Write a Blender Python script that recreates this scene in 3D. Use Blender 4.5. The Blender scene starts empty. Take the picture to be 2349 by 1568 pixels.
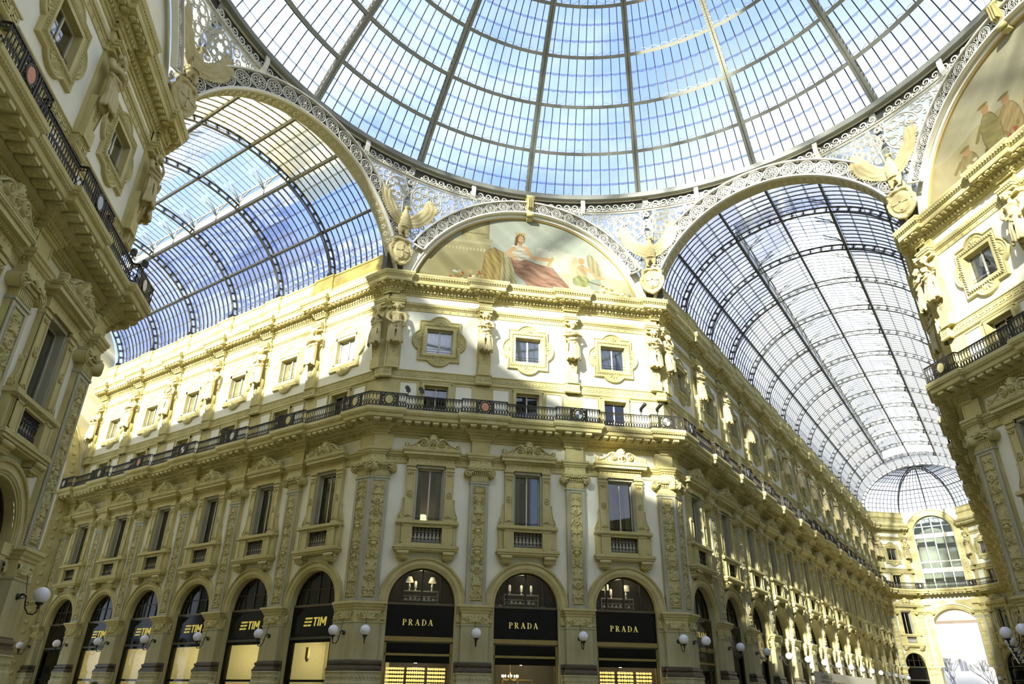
# The octagon of a glass-roofed shopping gallery: camera in the crossing looking up at a corner building.
import bpy, bmesh, math, random
import numpy as np
from mathutils import Vector, Matrix
random.seed(7)
PI = math.pi
S2 = math.sqrt(0.5)
scene = bpy.context.scene
COL = scene.collection
A = 17.8        # distance of each octagon side from the centre
HC = 7.82       # half width of the corner facades
BAY = 4.9
S0 = 3.12       # first window axis on an arm, from the corner
AW = (A - HC) * math.sqrt(2)    # width of an arm (about 14.1)
NB_R, NB_L = 14, 6

# ------------------------------------------------------------------ materials
MATS = {}
def nodes_of(name):
    m = bpy.data.materials.new(name); m.use_nodes = True
    nt = m.node_tree
    for n in list(nt.nodes): nt.nodes.remove(n)
    out = nt.nodes.new('ShaderNodeOutputMaterial')
    MATS[name] = m
    return m, nt, out
def stonelike(name, c1, c2, rough=0.8, scale=1.2, bump=0.25, fine=18.0, streak=False, spec=0.3):
    m, nt, out = nodes_of(name)
    b = nt.nodes.new('ShaderNodeBsdfPrincipled')
    tc = nt.nodes.new('ShaderNodeTexCoord')
    n1 = nt.nodes.new('ShaderNodeTexNoise'); n1.inputs['Scale'].default_value = scale; n1.inputs['Detail'].default_value = 5
    if streak:
        mp = nt.nodes.new('ShaderNodeMapping'); mp.inputs['Scale'].default_value = (1.6, 1.6, 0.25)
        nt.links.new(tc.outputs['Object'], mp.inputs['Vector']); nt.links.new(mp.outputs['Vector'], n1.inputs['Vector'])
    else:
        nt.links.new(tc.outputs['Object'], n1.inputs['Vector'])
    cr = nt.nodes.new('ShaderNodeValToRGB')
    cr.color_ramp.elements[0].position = 0.35; cr.color_ramp.elements[0].color = (*c2, 1)
    cr.color_ramp.elements[1].position = 0.62; cr.color_ramp.elements[1].color = (*c1, 1)
    nt.links.new(n1.outputs['Fac'], cr.inputs['Fac'])
    nt.links.new(cr.outputs['Color'], b.inputs['Base Color'])
    b.inputs['Roughness'].default_value = rough
    b.inputs['Specular IOR Level'].default_value = spec
    if bump:
        n2 = nt.nodes.new('ShaderNodeTexNoise'); n2.inputs['Scale'].default_value = fine; n2.inputs['Detail'].default_value = 4
        nt.links.new(tc.outputs['Object'], n2.inputs['Vector'])
        bp = nt.nodes.new('ShaderNodeBump'); bp.inputs['Strength'].default_value = bump; bp.inputs['Distance'].default_value = 0.02
        nt.links.new(n2.outputs['Fac'], bp.inputs['Height']); nt.links.new(bp.outputs['Normal'], b.inputs['Normal'])
    nt.links.new(b.outputs[0], out.inputs['Surface'])
    return m
def plain(name, c, rough=0.5, metal=0.0, spec=0.5, emit=None, es=0.0, noise=0.0):
    m, nt, out = nodes_of(name)
    b = nt.nodes.new('ShaderNodeBsdfPrincipled')
    b.inputs['Base Color'].default_value = (*c, 1); b.inputs['Roughness'].default_value = rough
    b.inputs['Metallic'].default_value = metal; b.inputs['Specular IOR Level'].default_value = spec
    tc = nt.nodes.new('ShaderNodeTexCoord')
    n1 = nt.nodes.new('ShaderNodeTexNoise'); n1.inputs['Scale'].default_value = 6.0
    nt.links.new(tc.outputs['Object'], n1.inputs['Vector'])
    mx = nt.nodes.new('ShaderNodeMix'); mx.data_type = 'RGBA'
    mx.inputs[6].default_value = (*[v * (1 - noise) for v in c], 1); mx.inputs[7].default_value = (*[min(1, v * (1 + noise)) for v in c], 1)
    nt.links.new(n1.outputs['Fac'], mx.inputs[0]); nt.links.new(mx.outputs[2], b.inputs['Base Color'])
    if emit:
        b.inputs['Emission Color'].default_value = (*emit, 1); b.inputs['Emission Strength'].default_value = es
    nt.links.new(b.outputs[0], out.inputs['Surface'])
    return m
def thin_glass(name, tint, haze=(0.9, 0.93, 0.95), hz=0.3, refl=0.06, rough=0.03, nscale=0.6, dark=None):
    """single sheet of glass: straight-through light, a little dirt that scatters, a little reflection"""
    m, nt, out = nodes_of(name)
    tr = nt.nodes.new('ShaderNodeBsdfTransparent'); tr.inputs[0].default_value = (*tint, 1)
    tl = nt.nodes.new('ShaderNodeBsdfTranslucent'); tl.inputs[0].default_value = (*haze, 1)
    gl = nt.nodes.new('ShaderNodeBsdfGlossy'); gl.inputs['Roughness'].default_value = rough
    tc = nt.nodes.new('ShaderNodeTexCoord')
    n1 = nt.nodes.new('ShaderNodeTexNoise'); n1.inputs['Scale'].default_value = nscale; n1.inputs['Detail'].default_value = 6
    nt.links.new(tc.outputs['Object'], n1.inputs['Vector'])
    mr = nt.nodes.new('ShaderNodeMapRange'); mr.inputs[1].default_value = 0.3; mr.inputs[2].default_value = 0.7
    mr.inputs[3].default_value = hz * 0.45; mr.inputs[4].default_value = min(1, hz * 1.6)
    nt.links.new(n1.outputs['Fac'], mr.inputs[0])
    m1 = nt.nodes.new('ShaderNodeMixShader'); nt.links.new(mr.outputs[0], m1.inputs[0])
    nt.links.new(tr.outputs[0], m1.inputs[1]); nt.links.new(tl.outputs[0], m1.inputs[2])
    fr = nt.nodes.new('ShaderNodeFresnel'); fr.inputs['IOR'].default_value = 1.45
    mm = nt.nodes.new('ShaderNodeMath'); mm.operation = 'MULTIPLY'; mm.inputs[1].default_value = refl / 0.04
    mm.use_clamp = True
    nt.links.new(fr.outputs[0], mm.inputs[0])
    m2 = nt.nodes.new('ShaderNodeMixShader'); nt.links.new(mm.outputs[0], m2.inputs[0])
    nt.links.new(m1.outputs[0], m2.inputs[1]); nt.links.new(gl.outputs[0], m2.inputs[2])
    nt.links.new(m2.outputs[0], out.inputs['Surface'])
    return m
STONE = stonelike('carved_stone', (0.585, 0.515, 0.235), (0.495, 0.425, 0.165))
PLASTER = stonelike('white_plaster', (0.85, 0.825, 0.64), (0.80, 0.77, 0.57), rough=0.9, scale=0.7, bump=0.08)
PIER = stonelike('pier_stone', (0.50, 0.46, 0.25), (0.41, 0.375, 0.18), rough=0.6, scale=1.5, streak=True, bump=0.1)
MARBLE = stonelike('grey_marble', (0.44, 0.425, 0.29), (0.33, 0.315, 0.20), rough=0.5, scale=2.5, streak=True, bump=0.05)
DARKBASE = stonelike('dark_plinth_stone', (0.11, 0.09, 0.05), (0.07, 0.058, 0.03), rough=0.4, scale=3, bump=0.05)
IRON = plain('wrought_iron', (0.045, 0.04, 0.025), 0.5, 0.4, noise=0.3)
STEEL = plain('grey_painted_steel', (0.25, 0.25, 0.19), 0.5, 0.1, noise=0.12)
DSTEEL = plain('dark_painted_steel', (0.075, 0.072, 0.05), 0.5, 0.1, noise=0.2)
CAST = plain('pale_painted_cast_iron', (0.78, 0.75, 0.60), 0.55, 0.0, noise=0.08)
CASTD = plain('weathered_pale_iron', (0.50, 0.48, 0.36), 0.6, 0.0, noise=0.15)
WHITEP = plain('white_painted_metal', (0.82, 0.82, 0.78), 0.5, 0.0, noise=0.03)
STATUE = stonelike('statue_stone', (0.54, 0.46, 0.23), (0.45, 0.37, 0.16), scale=2.5, bump=0.1)
FRAMEW = plain('painted_window_frame', (0.55, 0.53, 0.40), 0.5, noise=0.05)
CURTAIN = plain('white_curtain', (0.80, 0.80, 0.76), 0.9, noise=0.05)
SHUTTER = plain('olive_shutter', (0.30, 0.32, 0.15), 0.7, noise=0.1)
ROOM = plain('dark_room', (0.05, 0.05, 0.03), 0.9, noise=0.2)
BLACKG = plain('black_glass_board', (0.006, 0.006, 0.005), 0.08, 0.0, spec=0.22, noise=0.0)
BLACKI = plain('black_cast_iron', (0.012, 0.011, 0.008), 0.5, noise=0.3)
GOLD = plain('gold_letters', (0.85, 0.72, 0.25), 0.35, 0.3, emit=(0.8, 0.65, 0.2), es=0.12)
BRASS = plain('brass_frame', (0.36, 0.28, 0.11), 0.35, 0.7, noise=0.15)
BRASSD = plain('dark_brass_frame', (0.13, 0.11, 0.06), 0.4, 0.5, noise=0.15)
GLOBE = plain('opal_globe', (0.86, 0.86, 0.87), 0.18, 0.0, spec=0.5, noise=0.01)
PAVING = stonelike('floor_mosaic', (0.42, 0.37, 0.24), (0.34, 0.29, 0.18), rough=0.4, scale=4, bump=0.0)
SKYGLASS = thin_glass('roof_glass', (0.86, 0.90, 1.0), hz=0.16, refl=0.02, nscale=0.35)
SKYGLASSY = thin_glass('yellowed_roof_glass', (0.88, 0.82, 0.55), haze=(0.85, 0.74, 0.42), hz=0.75, refl=0.02, nscale=0.35)
LAPG = thin_glass('glass_overlap', (0.66, 0.69, 0.68), haze=(0.5, 0.52, 0.5), hz=0.5, refl=0.02)
WINGLASS = thin_glass('window_glass', (0.55, 0.58, 0.50), hz=0.04, refl=0.12, rough=0.02)
SHOPGLASS = thin_glass('shop_glass', (0.80, 0.82, 0.78), hz=0.02, refl=0.045, rough=0.01)
CLEARG = thin_glass('upper_window_glass', (0.86, 0.88, 0.86), hz=0.04, refl=0.16, rough=0.02)
FROST = thin_glass('frosted_panel_glass', (0.62, 0.70, 0.74), haze=(0.80, 0.82, 0.78), hz=0.7, refl=0.03)

# ------------------------------------------------------------------ objects
def tag(o, label=None, cat=None, group=None, kind=None):
    if label: o['label'] = label
    if cat: o['category'] = cat
    if group: o['group'] = group
    if kind: o['kind'] = kind
    return o
def put(name, mesh, parent=None, mat4=None):
    o = bpy.data.objects.new(name, mesh); COL.objects.link(o)
    if parent is not None: o.parent = parent
    if mat4 is not None: o.matrix_local = mat4
    return o
def thing(name, label, cat, M, group=None, kind='thing'):
    o = bpy.data.objects.new(name, None); COL.objects.link(o)
    o.empty_display_size = 0.2; o.matrix_local = M
    return tag(o, label, cat, group, kind)
T = lambda x=0, y=0, z=0: Matrix.Translation((x, y, z))
RZ = lambda a: Matrix.Rotation(a, 4, 'Z')
RX = lambda a: Matrix.Rotation(a, 4, 'X')
RY = lambda a: Matrix.Rotation(a, 4, 'Y')
def SC(x, y=None, z=None):
    y = x if y is None else y; z = x if z is None else z
    return Matrix.Diagonal((x, y, z, 1))

class MB:
    """collects geometry; build() makes one mesh"""
    def __init__(s): s.v = []; s.f = []; s.m = []; s.mats = []; s.smooth = []
    def mi(s, mat):
        if mat not in s.mats: s.mats.append(mat)
        return s.mats.index(mat)
    def add(s, vs, fs, mat, M=None, smooth=False):
        b = len(s.v); k = s.mi(mat)
        if M is not None: vs = [M @ Vector(v) for v in vs]
        s.v += [tuple(v) for v in vs]
        for f in fs:
            s.f.append([b + i for i in f]); s.m.append(k); s.smooth.append(smooth)
    def box(s, x0, x1, y0, y1, z0, z1, mat, M=None):
        vs = [(x0,y0,z0),(x1,y0,z0),(x1,y1,z0),(x0,y1,z0),(x0,y0,z1),(x1,y0,z1),(x1,y1,z1),(x0,y1,z1)]
        s.add(vs, [(0,3,2,1),(4,5,6,7),(0,1,5,4),(1,2,6,5),(2,3,7,6),(3,0,4,7)], mat, M)
    def taper(s, x, y, z, mat, M=None):
        """x=(half bottom, half top) y=(y0 bottom,y0 top,y1) z=(z0,z1)"""
        vs = [(-x[0],y[0],z[0]),(x[0],y[0],z[0]),(x[0],y[2],z[0]),(-x[0],y[2],z[0]),(-x[1],y[1],z[1]),(x[1],y[1],z[1]),(x[1],y[2],z[1]),(-x[1],y[2],z[1])]
        s.add(vs, [(0,3,2,1),(4,5,6,7),(0,1,5,4),(1,2,6,5),(2,3,7,6),(3,0,4,7)], mat, M)
    def quad(s, pts, mat, M=None): s.add(pts, [tuple(range(len(pts)))], mat, M)
    def prism(s, poly, y0, y1, mat, M=None, smooth=False):
        """poly of (x,z) counter-clockwise seen from -y; extruded y0 (front) .. y1 (back)"""
        n = len(poly)
        vs = [(x, y0, z) for x, z in poly] + [(x, y1, z) for x, z in poly]
        s.add(vs, [tuple(range(n)), tuple(range(2*n-1, n-1, -1))], mat, M)
        s.add(vs, [(i, i+n, (i+1) % n + n, (i+1) % n) for i in range(n)], mat, M, smooth)
    def tube(s, pts, r, mat, n=6, M=None, closed=False, r1=None, caps=True):
        pts = [Vector(p) for p in pts]; vs = []; k = len(pts)
        prev = None
        for i, p in enumerate(pts):
            if closed: d = pts[(i+1) % k] - pts[i-1]
            else: d = pts[min(i+1, k-1)] - pts[max(i-1, 0)]
            if d.length < 1e-9: d = Vector((0,0,1))
            d.normalize()
            if prev is None:
                u = d.cross(Vector((0,0,1)))
                if u.length < 0.1: u = d.cross(Vector((0,1,0)))
            else: u = prev - d * prev.dot(d)
            u.normalize(); prev = u; w = d.cross(u)
            rr = r if r1 is None else r + (r1 - r) * i / max(1, k-1)
            if callable(r): rr = r(i / max(1, k-1))
            for j in range(n):
                a = 2*PI*j/n
                vs.append(p + u*math.cos(a)*rr + w*math.sin(a)*rr)
        fs = []
        for i in range(k if closed else k-1):
            for j in range(n):
                a, b = i*n+j, i*n+(j+1) % n; i2 = (i+1) % k
                fs.append((a, b, i2*n+(j+1) % n, i2*n+j))
        if not closed and caps:
            fs.append(tuple(range(n-1, -1, -1))); fs.append(tuple((k-1)*n+j for j in range(n)))
        s.add(vs, fs, mat, M, smooth=n > 4)
    def lathe(s, prof, mat, n=16, M=None, smooth=True):
        """prof of (r,z)"""
        vs = []; fs = []
        for r, z in prof:
            for j in range(n): vs.append((r*math.cos(2*PI*j/n), r*math.sin(2*PI*j/n), z))
        for i in range(len(prof)-1):
            for j in range(n): fs.append((i*n+j, i*n+(j+1) % n, (i+1)*n+(j+1) % n, (i+1)*n+j))
        fs.append(tuple(range(n-1, -1, -1))); fs.append(tuple((len(prof)-1)*n+j for j in range(n)))
        s.add(vs, fs, mat, M, smooth)
    def ball(s, c, r, mat, n=8, m=5, M=None):
        rx, ry, rz = (r, r, r) if not isinstance(r, tuple) else r
        vs = [(c[0], c[1], c[2]-rz)]; fs = []
        for i in range(1, m):
            t = -PI/2 + PI*i/m
            for j in range(n):
                a = 2*PI*j/n; vs.append((c[0]+rx*math.cos(t)*math.cos(a), c[1]+ry*math.cos(t)*math.sin(a), c[2]+rz*math.sin(t)))
        vs.append((c[0], c[1], c[2]+rz)); L = len(vs)-1
        for j in range(n): fs.append((0, 1+(j+1) % n, 1+j)); fs.append((L, L-n+j, L-n+(j+1) % n))
        for i in range(m-2):
            for j in range(n): fs.append((1+i*n+j, 1+i*n+(j+1) % n, 1+(i+1)*n+(j+1) % n, 1+(i+1)*n+j))
        s.add(vs, fs, mat, M, True)
    def arcband(s, cx, cz, r0, r1, a0, a1, y0, y1, mat, n=24, M=None):
        """flat ring segment in xz, extruded y0..y1"""
        vs = []; fs = []
        for i in range(n+1):
            a = a0 + (a1-a0)*i/n
            c, q = math.cos(a), math.sin(a)
            vs += [(cx+r0*c, y0, cz+r0*q), (cx+r1*c, y0, cz+r1*q), (cx+r1*c, y1, cz+r1*q), (cx+r0*c, y1, cz+r0*q)]
        for i in range(n):
            b = i*4; e = b+4
            fs += [(b, b+1, e+1, e), (b+1, b+2, e+2, e+1), (b+2, b+3, e+3, e+2), (b+3, b, e, e+3)]
        if abs(abs(a1-a0) - 2*PI) > 1e-6: fs += [(0,3,2,1), (n*4, n*4+1, n*4+2, n*4+3)]
        s.add(vs, fs, mat, M, False)
    def build(s, name='m'):
        me = bpy.data.meshes.new(name)
        me.from_pydata(s.v, [], s.f)
        for m in s.mats: me.materials.append(m)
        me.polygons.foreach_set('material_index', s.m)
        me.polygons.foreach_set('use_smooth', s.smooth)
        me.update()
        bm = bmesh.new(); bm.from_mesh(me)
        bmesh.ops.recalc_face_normals(bm, faces=bm.faces)
        bm.to_mesh(me); bm.free()
        return me

# ------------------------------------------------------------------ mitred sweeps along a plan path
def sweep(mb, path, prof, mat, caps=True, smooth=False):
    """path: plan points (walking with the open side on the right); prof: (outset, z) list, mats may be a list per strip"""
    P = [Vector(p) for p in path]; k = len(P)
    nm = []
    for i in range(k-1):
        d = (P[i+1]-P[i]).normalized(); nm.append(Vector((d.y, -d.x)))
    ms = []
    for i in range(k):
        if i == 0: ms.append(nm[0])
        elif i == k-1: ms.append(nm[-1])
        else:
            a, b = nm[i-1], nm[i]; ms.append((a+b) / max(0.15, 1+a.dot(b)))
    q = len(prof); vs = []
    for p, m in zip(P, ms):
        for o, z in prof: vs.append((p.x+m.x*o, p.y+m.y*o, z))
    for j in range(q-1):
        mt = mat[j] if isinstance(mat, (list, tuple)) else mat
        fs = [(i*q+j, (i+1)*q+j, (i+1)*q+j+1, i*q+j+1) for i in range(k-1)]
        mb.add([vs[t] for t in range(len(vs))], fs, mt, None, smooth) if False else _addshare(mb, vs, fs, mt, smooth)
    if caps:
        mt = mat[0] if isinstance(mat, (list, tuple)) else mat
        _addshare(mb, vs, [tuple(range(q)), tuple((k-1)*q+j for j in range(q-1, -1, -1))], mt, False)
def _addshare(mb, vs, fs, mat, smooth):
    used = {}; vv = []; ff = []
    for f in fs:
        g = []
        for i in f:
            if i not in used: used[i] = len(vv); vv.append(vs[i])
            g.append(used[i])
        ff.append(tuple(g))
    mb.add(vv, ff, mat, None, smooth)
def along(path, step, outset, skip=0.0):
    """yield (x, y, angle of local +x) at even steps of every segment at a given outset"""
    P = [Vector(p) for p in path]; k = len(P)
    nm = [Vector(((P[i+1]-P[i]).normalized().y, -(P[i+1]-P[i]).normalized().x)) for i in range(k-1)]
    def mit(i):
        if i == 0: return nm[0]
        if i == k-1: return nm[-1]
        a, b = nm[i-1], nm[i]; return (a+b)/max(0.15, 1+a.dot(b))
    for i in range(k-1):
        a = P[i]+mit(i)*outset; b = P[i+1]+mit(i+1)*outset
        d = b-a; L = d.length
        if d.dot(P[i+1]-P[i]) <= 0 or L < step*0.7: continue
        n = max(1, int(L/step)); d.normalize()
        for j in range(n):
            p = a + d*(L*(j+0.5)/n)
            yield p.x, p.y, math.atan2(d.y, d.x)

# ------------------------------------------------------------------ frames: local x along wall, y into the wall, z up
class Frame:
    def __init__(s, o, n):
        s.o = Vector(o); s.n = Vector(n).normalized(); s.X = Vector((-s.n.y, s.n.x))
        s.M = Matrix(((s.X.x, -s.n.x, 0, s.o.x), (s.X.y, -s.n.y, 0, s.o.y), (0, 0, 1, 0), (0, 0, 0, 1)))
    def p(s, x, off=0.0):
        q = s.o + s.X*x + s.n*off; return (q.x, q.y)
    def at(s, x, off=0.0, z=0.0): return s.M @ T(x, -off, z)
F = {
 'prada': Frame((0, A), (0, -1)),
 'larm': Frame((-HC, A), (-1, -1)),       # x from -L to 0
 'rarm': Frame((HC, A), (1, -1)),         # x from 0 to L
 'rface': Frame((A, 0), (-1, 0)),
 'lface': Frame((-A, 0), (1, 0)),
 'rarm2': Frame((A, HC), (-1, 1)),        # x from -L to 0
 'larm2': Frame((-A, HC), (1, 1)),        # x from 0 to L
}
TC_R = 69.6
cR = Vector(F['rarm'].p(TC_R)); cR2 = Vector(F['rarm2'].p(-TC_R))
CH = 3.7
eR = Vector(F['rarm'].p(TC_R+CH, CH)); eR2 = Vector(F['rarm2'].p(-TC_R-CH, CH))
F['rch'] = Frame((cR+eR)/2, (0, -1)); F['rend'] = Frame((eR+eR2)/2, (-1, -1)); F['rch2'] = Frame((cR2+eR2)/2, (-1, 0))
TE_L = 30.6
F['lend'] = Frame((Vector(F['larm'].p(-TE_L))+Vector(F['larm2'].p(TE_L)))/2, (1, -1))
CHL = CH*math.sqrt(2)
# window axes and pilaster axes per frame
WIN = {
 'prada': [-4.97, 0, 4.97], 'rface': [-4.97, 0, 4.97], 'lface': [-4.97, 0, 4.97],
 'rarm': [S0+BAY*k for k in range(NB_R)], 'larm': [-(S0+BAY*k) for k in range(NB_L)],
 'rarm2': [-(S0+BAY*k) for k in range(NB_R)], 'larm2': [S0+BAY*k for k in range(NB_L)],
 'rch': [0], 'rch2': [0]}
PIL = {
 'prada': [-2.49, 2.49], 'rface': [-2.49, 2.49], 'lface': [-2.49, 2.49],
 'rarm': [S0+BAY*(k+.5) for k in range(NB_R-1)], 'larm': [-(S0+BAY*(k+.5)) for k in range(NB_L)],
 'rarm2': [-(S0+BAY*(k+.5)) for k in range(NB_R-1)], 'larm2': [S0+BAY*(k+.5) for k in range(NB_L)],
 'rch': [], 'rch2': [], 'rend': [], 'lend': []}
def jog_path(spec, d, w):
    """spec: list of (frame key, x0, x1, cornerstart, cornerend); plan path that steps out by d for +-w around each pilaster"""
    out = []
    def push(p):
        if not out or (Vector(p)-Vector(out[-1])).length > 1e-4: out.append(p)
    for i, (k, x0, x1, c0, c1) in enumerate(spec):
        fr = F[k]; o = d if c0 else 0.0
        ps = sorted(q for q in PIL[k] if x0 < q < x1)
        tn = []
        if c0: tn.append((x0+w*1.0, 'in'))
        for q in ps: tn += [(q-w, 'out'), (q+w, 'in')]
        if c1: tn.append((x1-w*1.0, 'out'))
        if i == 0: push(fr.p(x0, o))
        for x, t in tn:
            a, b = (0, d) if t == 'out' else (d, 0)
            push(fr.p(x, a)); push(fr.p(x, b))
        o1 = d if c1 else 0.0
        if i == len(spec)-1: push(fr.p(x1, o1))
        else:
            # corner point with next frame at outset o1
            n1, n2 = fr.n, F[spec[i+1][0]].n
            c = Vector(fr.p(x1)); m = (n1+n2)/(1+n1.dot(n2)); q = c+m*o1
            push((q.x, q.y))
    return out
NORTH = [('larm', -TE_L, 0, False, True), ('prada', -HC, HC, True, True), ('rarm', 0, TC_R, True, True), ('rch', -CHL/2, CHL/2, True, True)]
EAST = [('rch2', -CHL/2, CHL/2, True, True), ('rarm2', -TC_R, 0, True, True), ('rface', -HC, HC, True, True)]
WEST = [('lface', -HC, HC, True, True), ('larm2', 0, TE_L, True, False)]
# ------------------------------------------------------------------ carved relief: height fields drawn with strokes
class Relief:
    def __init__(s, x0, x1, z0, z1, res):
        s.x0, s.z0 = x0, z0
        s.nx = max(2, int(round((x1-x0)/res))); s.nz = max(2, int(round((z1-z0)/res)))
        s.dx = (x1-x0)/s.nx; s.dz = (z1-z0)/s.nz
        s.X, s.Z = np.meshgrid(x0+np.arange(s.nx+1)*s.dx, z0+np.arange(s.nz+1)*s.dz)
        s.H = np.zeros_like(s.X)
    def win(s, xa, xb, za, zb):
        i0 = max(0, int((xa-s.x0)/s.dx)); i1 = min(s.nx+1, int((xb-s.x0)/s.dx)+2)
        j0 = max(0, int((za-s.z0)/s.dz)); j1 = min(s.nz+1, int((zb-s.z0)/s.dz)+2)
        return slice(j0, j1), slice(i0, i1)
    def stroke(s, pts, w, h, w1=None):
        n = len(pts)-1
        for i in range(n):
            wa = w if w1 is None else w+(w1-w)*i/max(1, n-1)
            (x0, z0), (x1, z1) = pts[i], pts[i+1]
            js, is_ = s.win(min(x0, x1)-wa, max(x0, x1)+wa, min(z0, z1)-wa, max(z0, z1)+wa)
            X, Z = s.X[js, is_], s.Z[js, is_]
            if X.size == 0: continue
            dx, dz = x1-x0, z1-z0; L = dx*dx+dz*dz+1e-12
            t = np.clip(((X-x0)*dx+(Z-z0)*dz)/L, 0, 1)
            d = np.hypot(X-x0-t*dx, Z-z0-t*dz)/wa
            s.H[js, is_] = np.maximum(s.H[js, is_], h*np.sqrt(np.clip(1-d*d, 0, 1)))
    def blob(s, cx, cz, rx, rz, h, p=0.5):
        js, is_ = s.win(cx-rx, cx+rx, cz-rz, cz+rz)
        X, Z = s.X[js, is_], s.Z[js, is_]
        if X.size == 0: return
        d = ((X-cx)/rx)**2+((Z-cz)/rz)**2
        s.H[js, is_] = np.maximum(s.H[js, is_], h*np.clip(1-d, 0, 1)**p)
    def dent(s, cx, cz, rx, rz, h):
        js, is_ = s.win(cx-rx, cx+rx, cz-rz, cz+rz)
        X, Z = s.X[js, is_], s.Z[js, is_]
        if X.size == 0: return
        d = ((X-cx)/rx)**2+((Z-cz)/rz)**2
        s.H[js, is_] = np.where(d < 1, np.minimum(s.H[js, is_], h+0.5*h*d), s.H[js, is_])
    def spiral(s, cx, cz, r, turns, w, h, a0=0.0, sgn=1, n=26):
        pts = []
        for i in range(n+1):
            t = i/n; rr = r*(1-0.88*t); a = a0+sgn*turns*2*PI*t
            pts.append((cx+rr*math.cos(a), cz+rr*math.sin(a)))
        s.stroke(pts, w, h, w*0.55); s.blob(pts[-1][0], pts[-1][1], w*1.3, w*1.3, h*1.2)
        return pts[0]
    def palm(s, cx, cz, r, h, a=PI/2, n=7, spread=2.3, w=None):
        w = w or r*0.16
        for i in range(n):
            t = (i/(n-1)-0.5)*spread; rr = r*(1-0.25*abs(t)); an = a+t
            pts = [(cx+rr*q*math.cos(an+0.25*t*q*q), cz+rr*q*math.sin(an+0.25*t*q*q)) for q in (0.15, .45, .75, 1)]
            s.stroke(pts, w*.6, h, w)
    def mask(s, cx, cz, r, h):
        s.blob(cx, cz, r, r*1.25, h); s.dent(cx-r*.4, cz+r*.25, r*.22, r*.14, h*.45); s.dent(cx+r*.4, cz+r*.25, r*.22, r*.14, h*.45)
        s.stroke([(cx, cz+r*.35), (cx, cz-r*.2)], r*.17, h*1.35); s.dent(cx, cz-r*.55, r*.38, r*.1, h*.5)
        for i in range(9):
            a = PI*(-.15+1.3*i/8); s.blob(cx+r*1.1*math.cos(a), cz+r*1.25*math.sin(a)+r*.1, r*.34, r*.34, h*.9)
    def mesh(s, y, mat, cut=None, thick=0.0, name='relief', hole=None):
        """front surface at y - H; cut: drop cells below this height; thick: closes the rim back to y+thick"""
        H = s.H; nx, nz = s.nx, s.nz
        idx = np.arange((nx+1)*(nz+1)).reshape(nz+1, nx+1)
        a, b, c, d = idx[:-1, :-1], idx[:-1, 1:], idx[1:, 1:], idx[1:, :-1]
        keep = np.ones((nz, nx), bool)
        if cut is not None:
            keep = (np.maximum(np.maximum(H[:-1, :-1], H[:-1, 1:]), np.maximum(H[1:, 1:], H[1:, :-1])) > cut)
        if hole is not None: keep &= ~(hole[:-1, :-1] & hole[:-1, 1:] & hole[1:, 1:] & hole[1:, :-1])
        Q = np.stack([a, b, c, d], -1)[keep]
        V = np.stack([s.X.ravel(), (y-H).ravel(), s.Z.ravel()], -1)
        used = np.unique(Q); mp = -np.ones(len(V), int); mp[used] = np.arange(len(used))
        V = V[used]; Q = mp[Q]
        faces = Q.tolist(); verts = V.tolist()
        if thick > 0:
            from collections import Counter
            cnt = {}
            for q in faces:
                for i in range(4):
                    e = (q[i], q[(i+1) % 4]); cnt[e] = 1
            back = {}
            extra = []
            for e in list(cnt):
                if (e[1], e[0]) not in cnt:
                    for i in e:
                        if i not in back:
                            back[i] = len(verts); verts.append([verts[i][0], y+thick, verts[i][2]])
                    extra.append([e[1], e[0], back[e[0]], back[e[1]]])
            faces += extra
        me = bpy.data.meshes.new(name); me.from_pydata(verts, [], faces); me.materials.append(mat)
        me.polygons.foreach_set('use_smooth', [len(f) == 4 for f in faces]); me.update()
        return me

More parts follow.
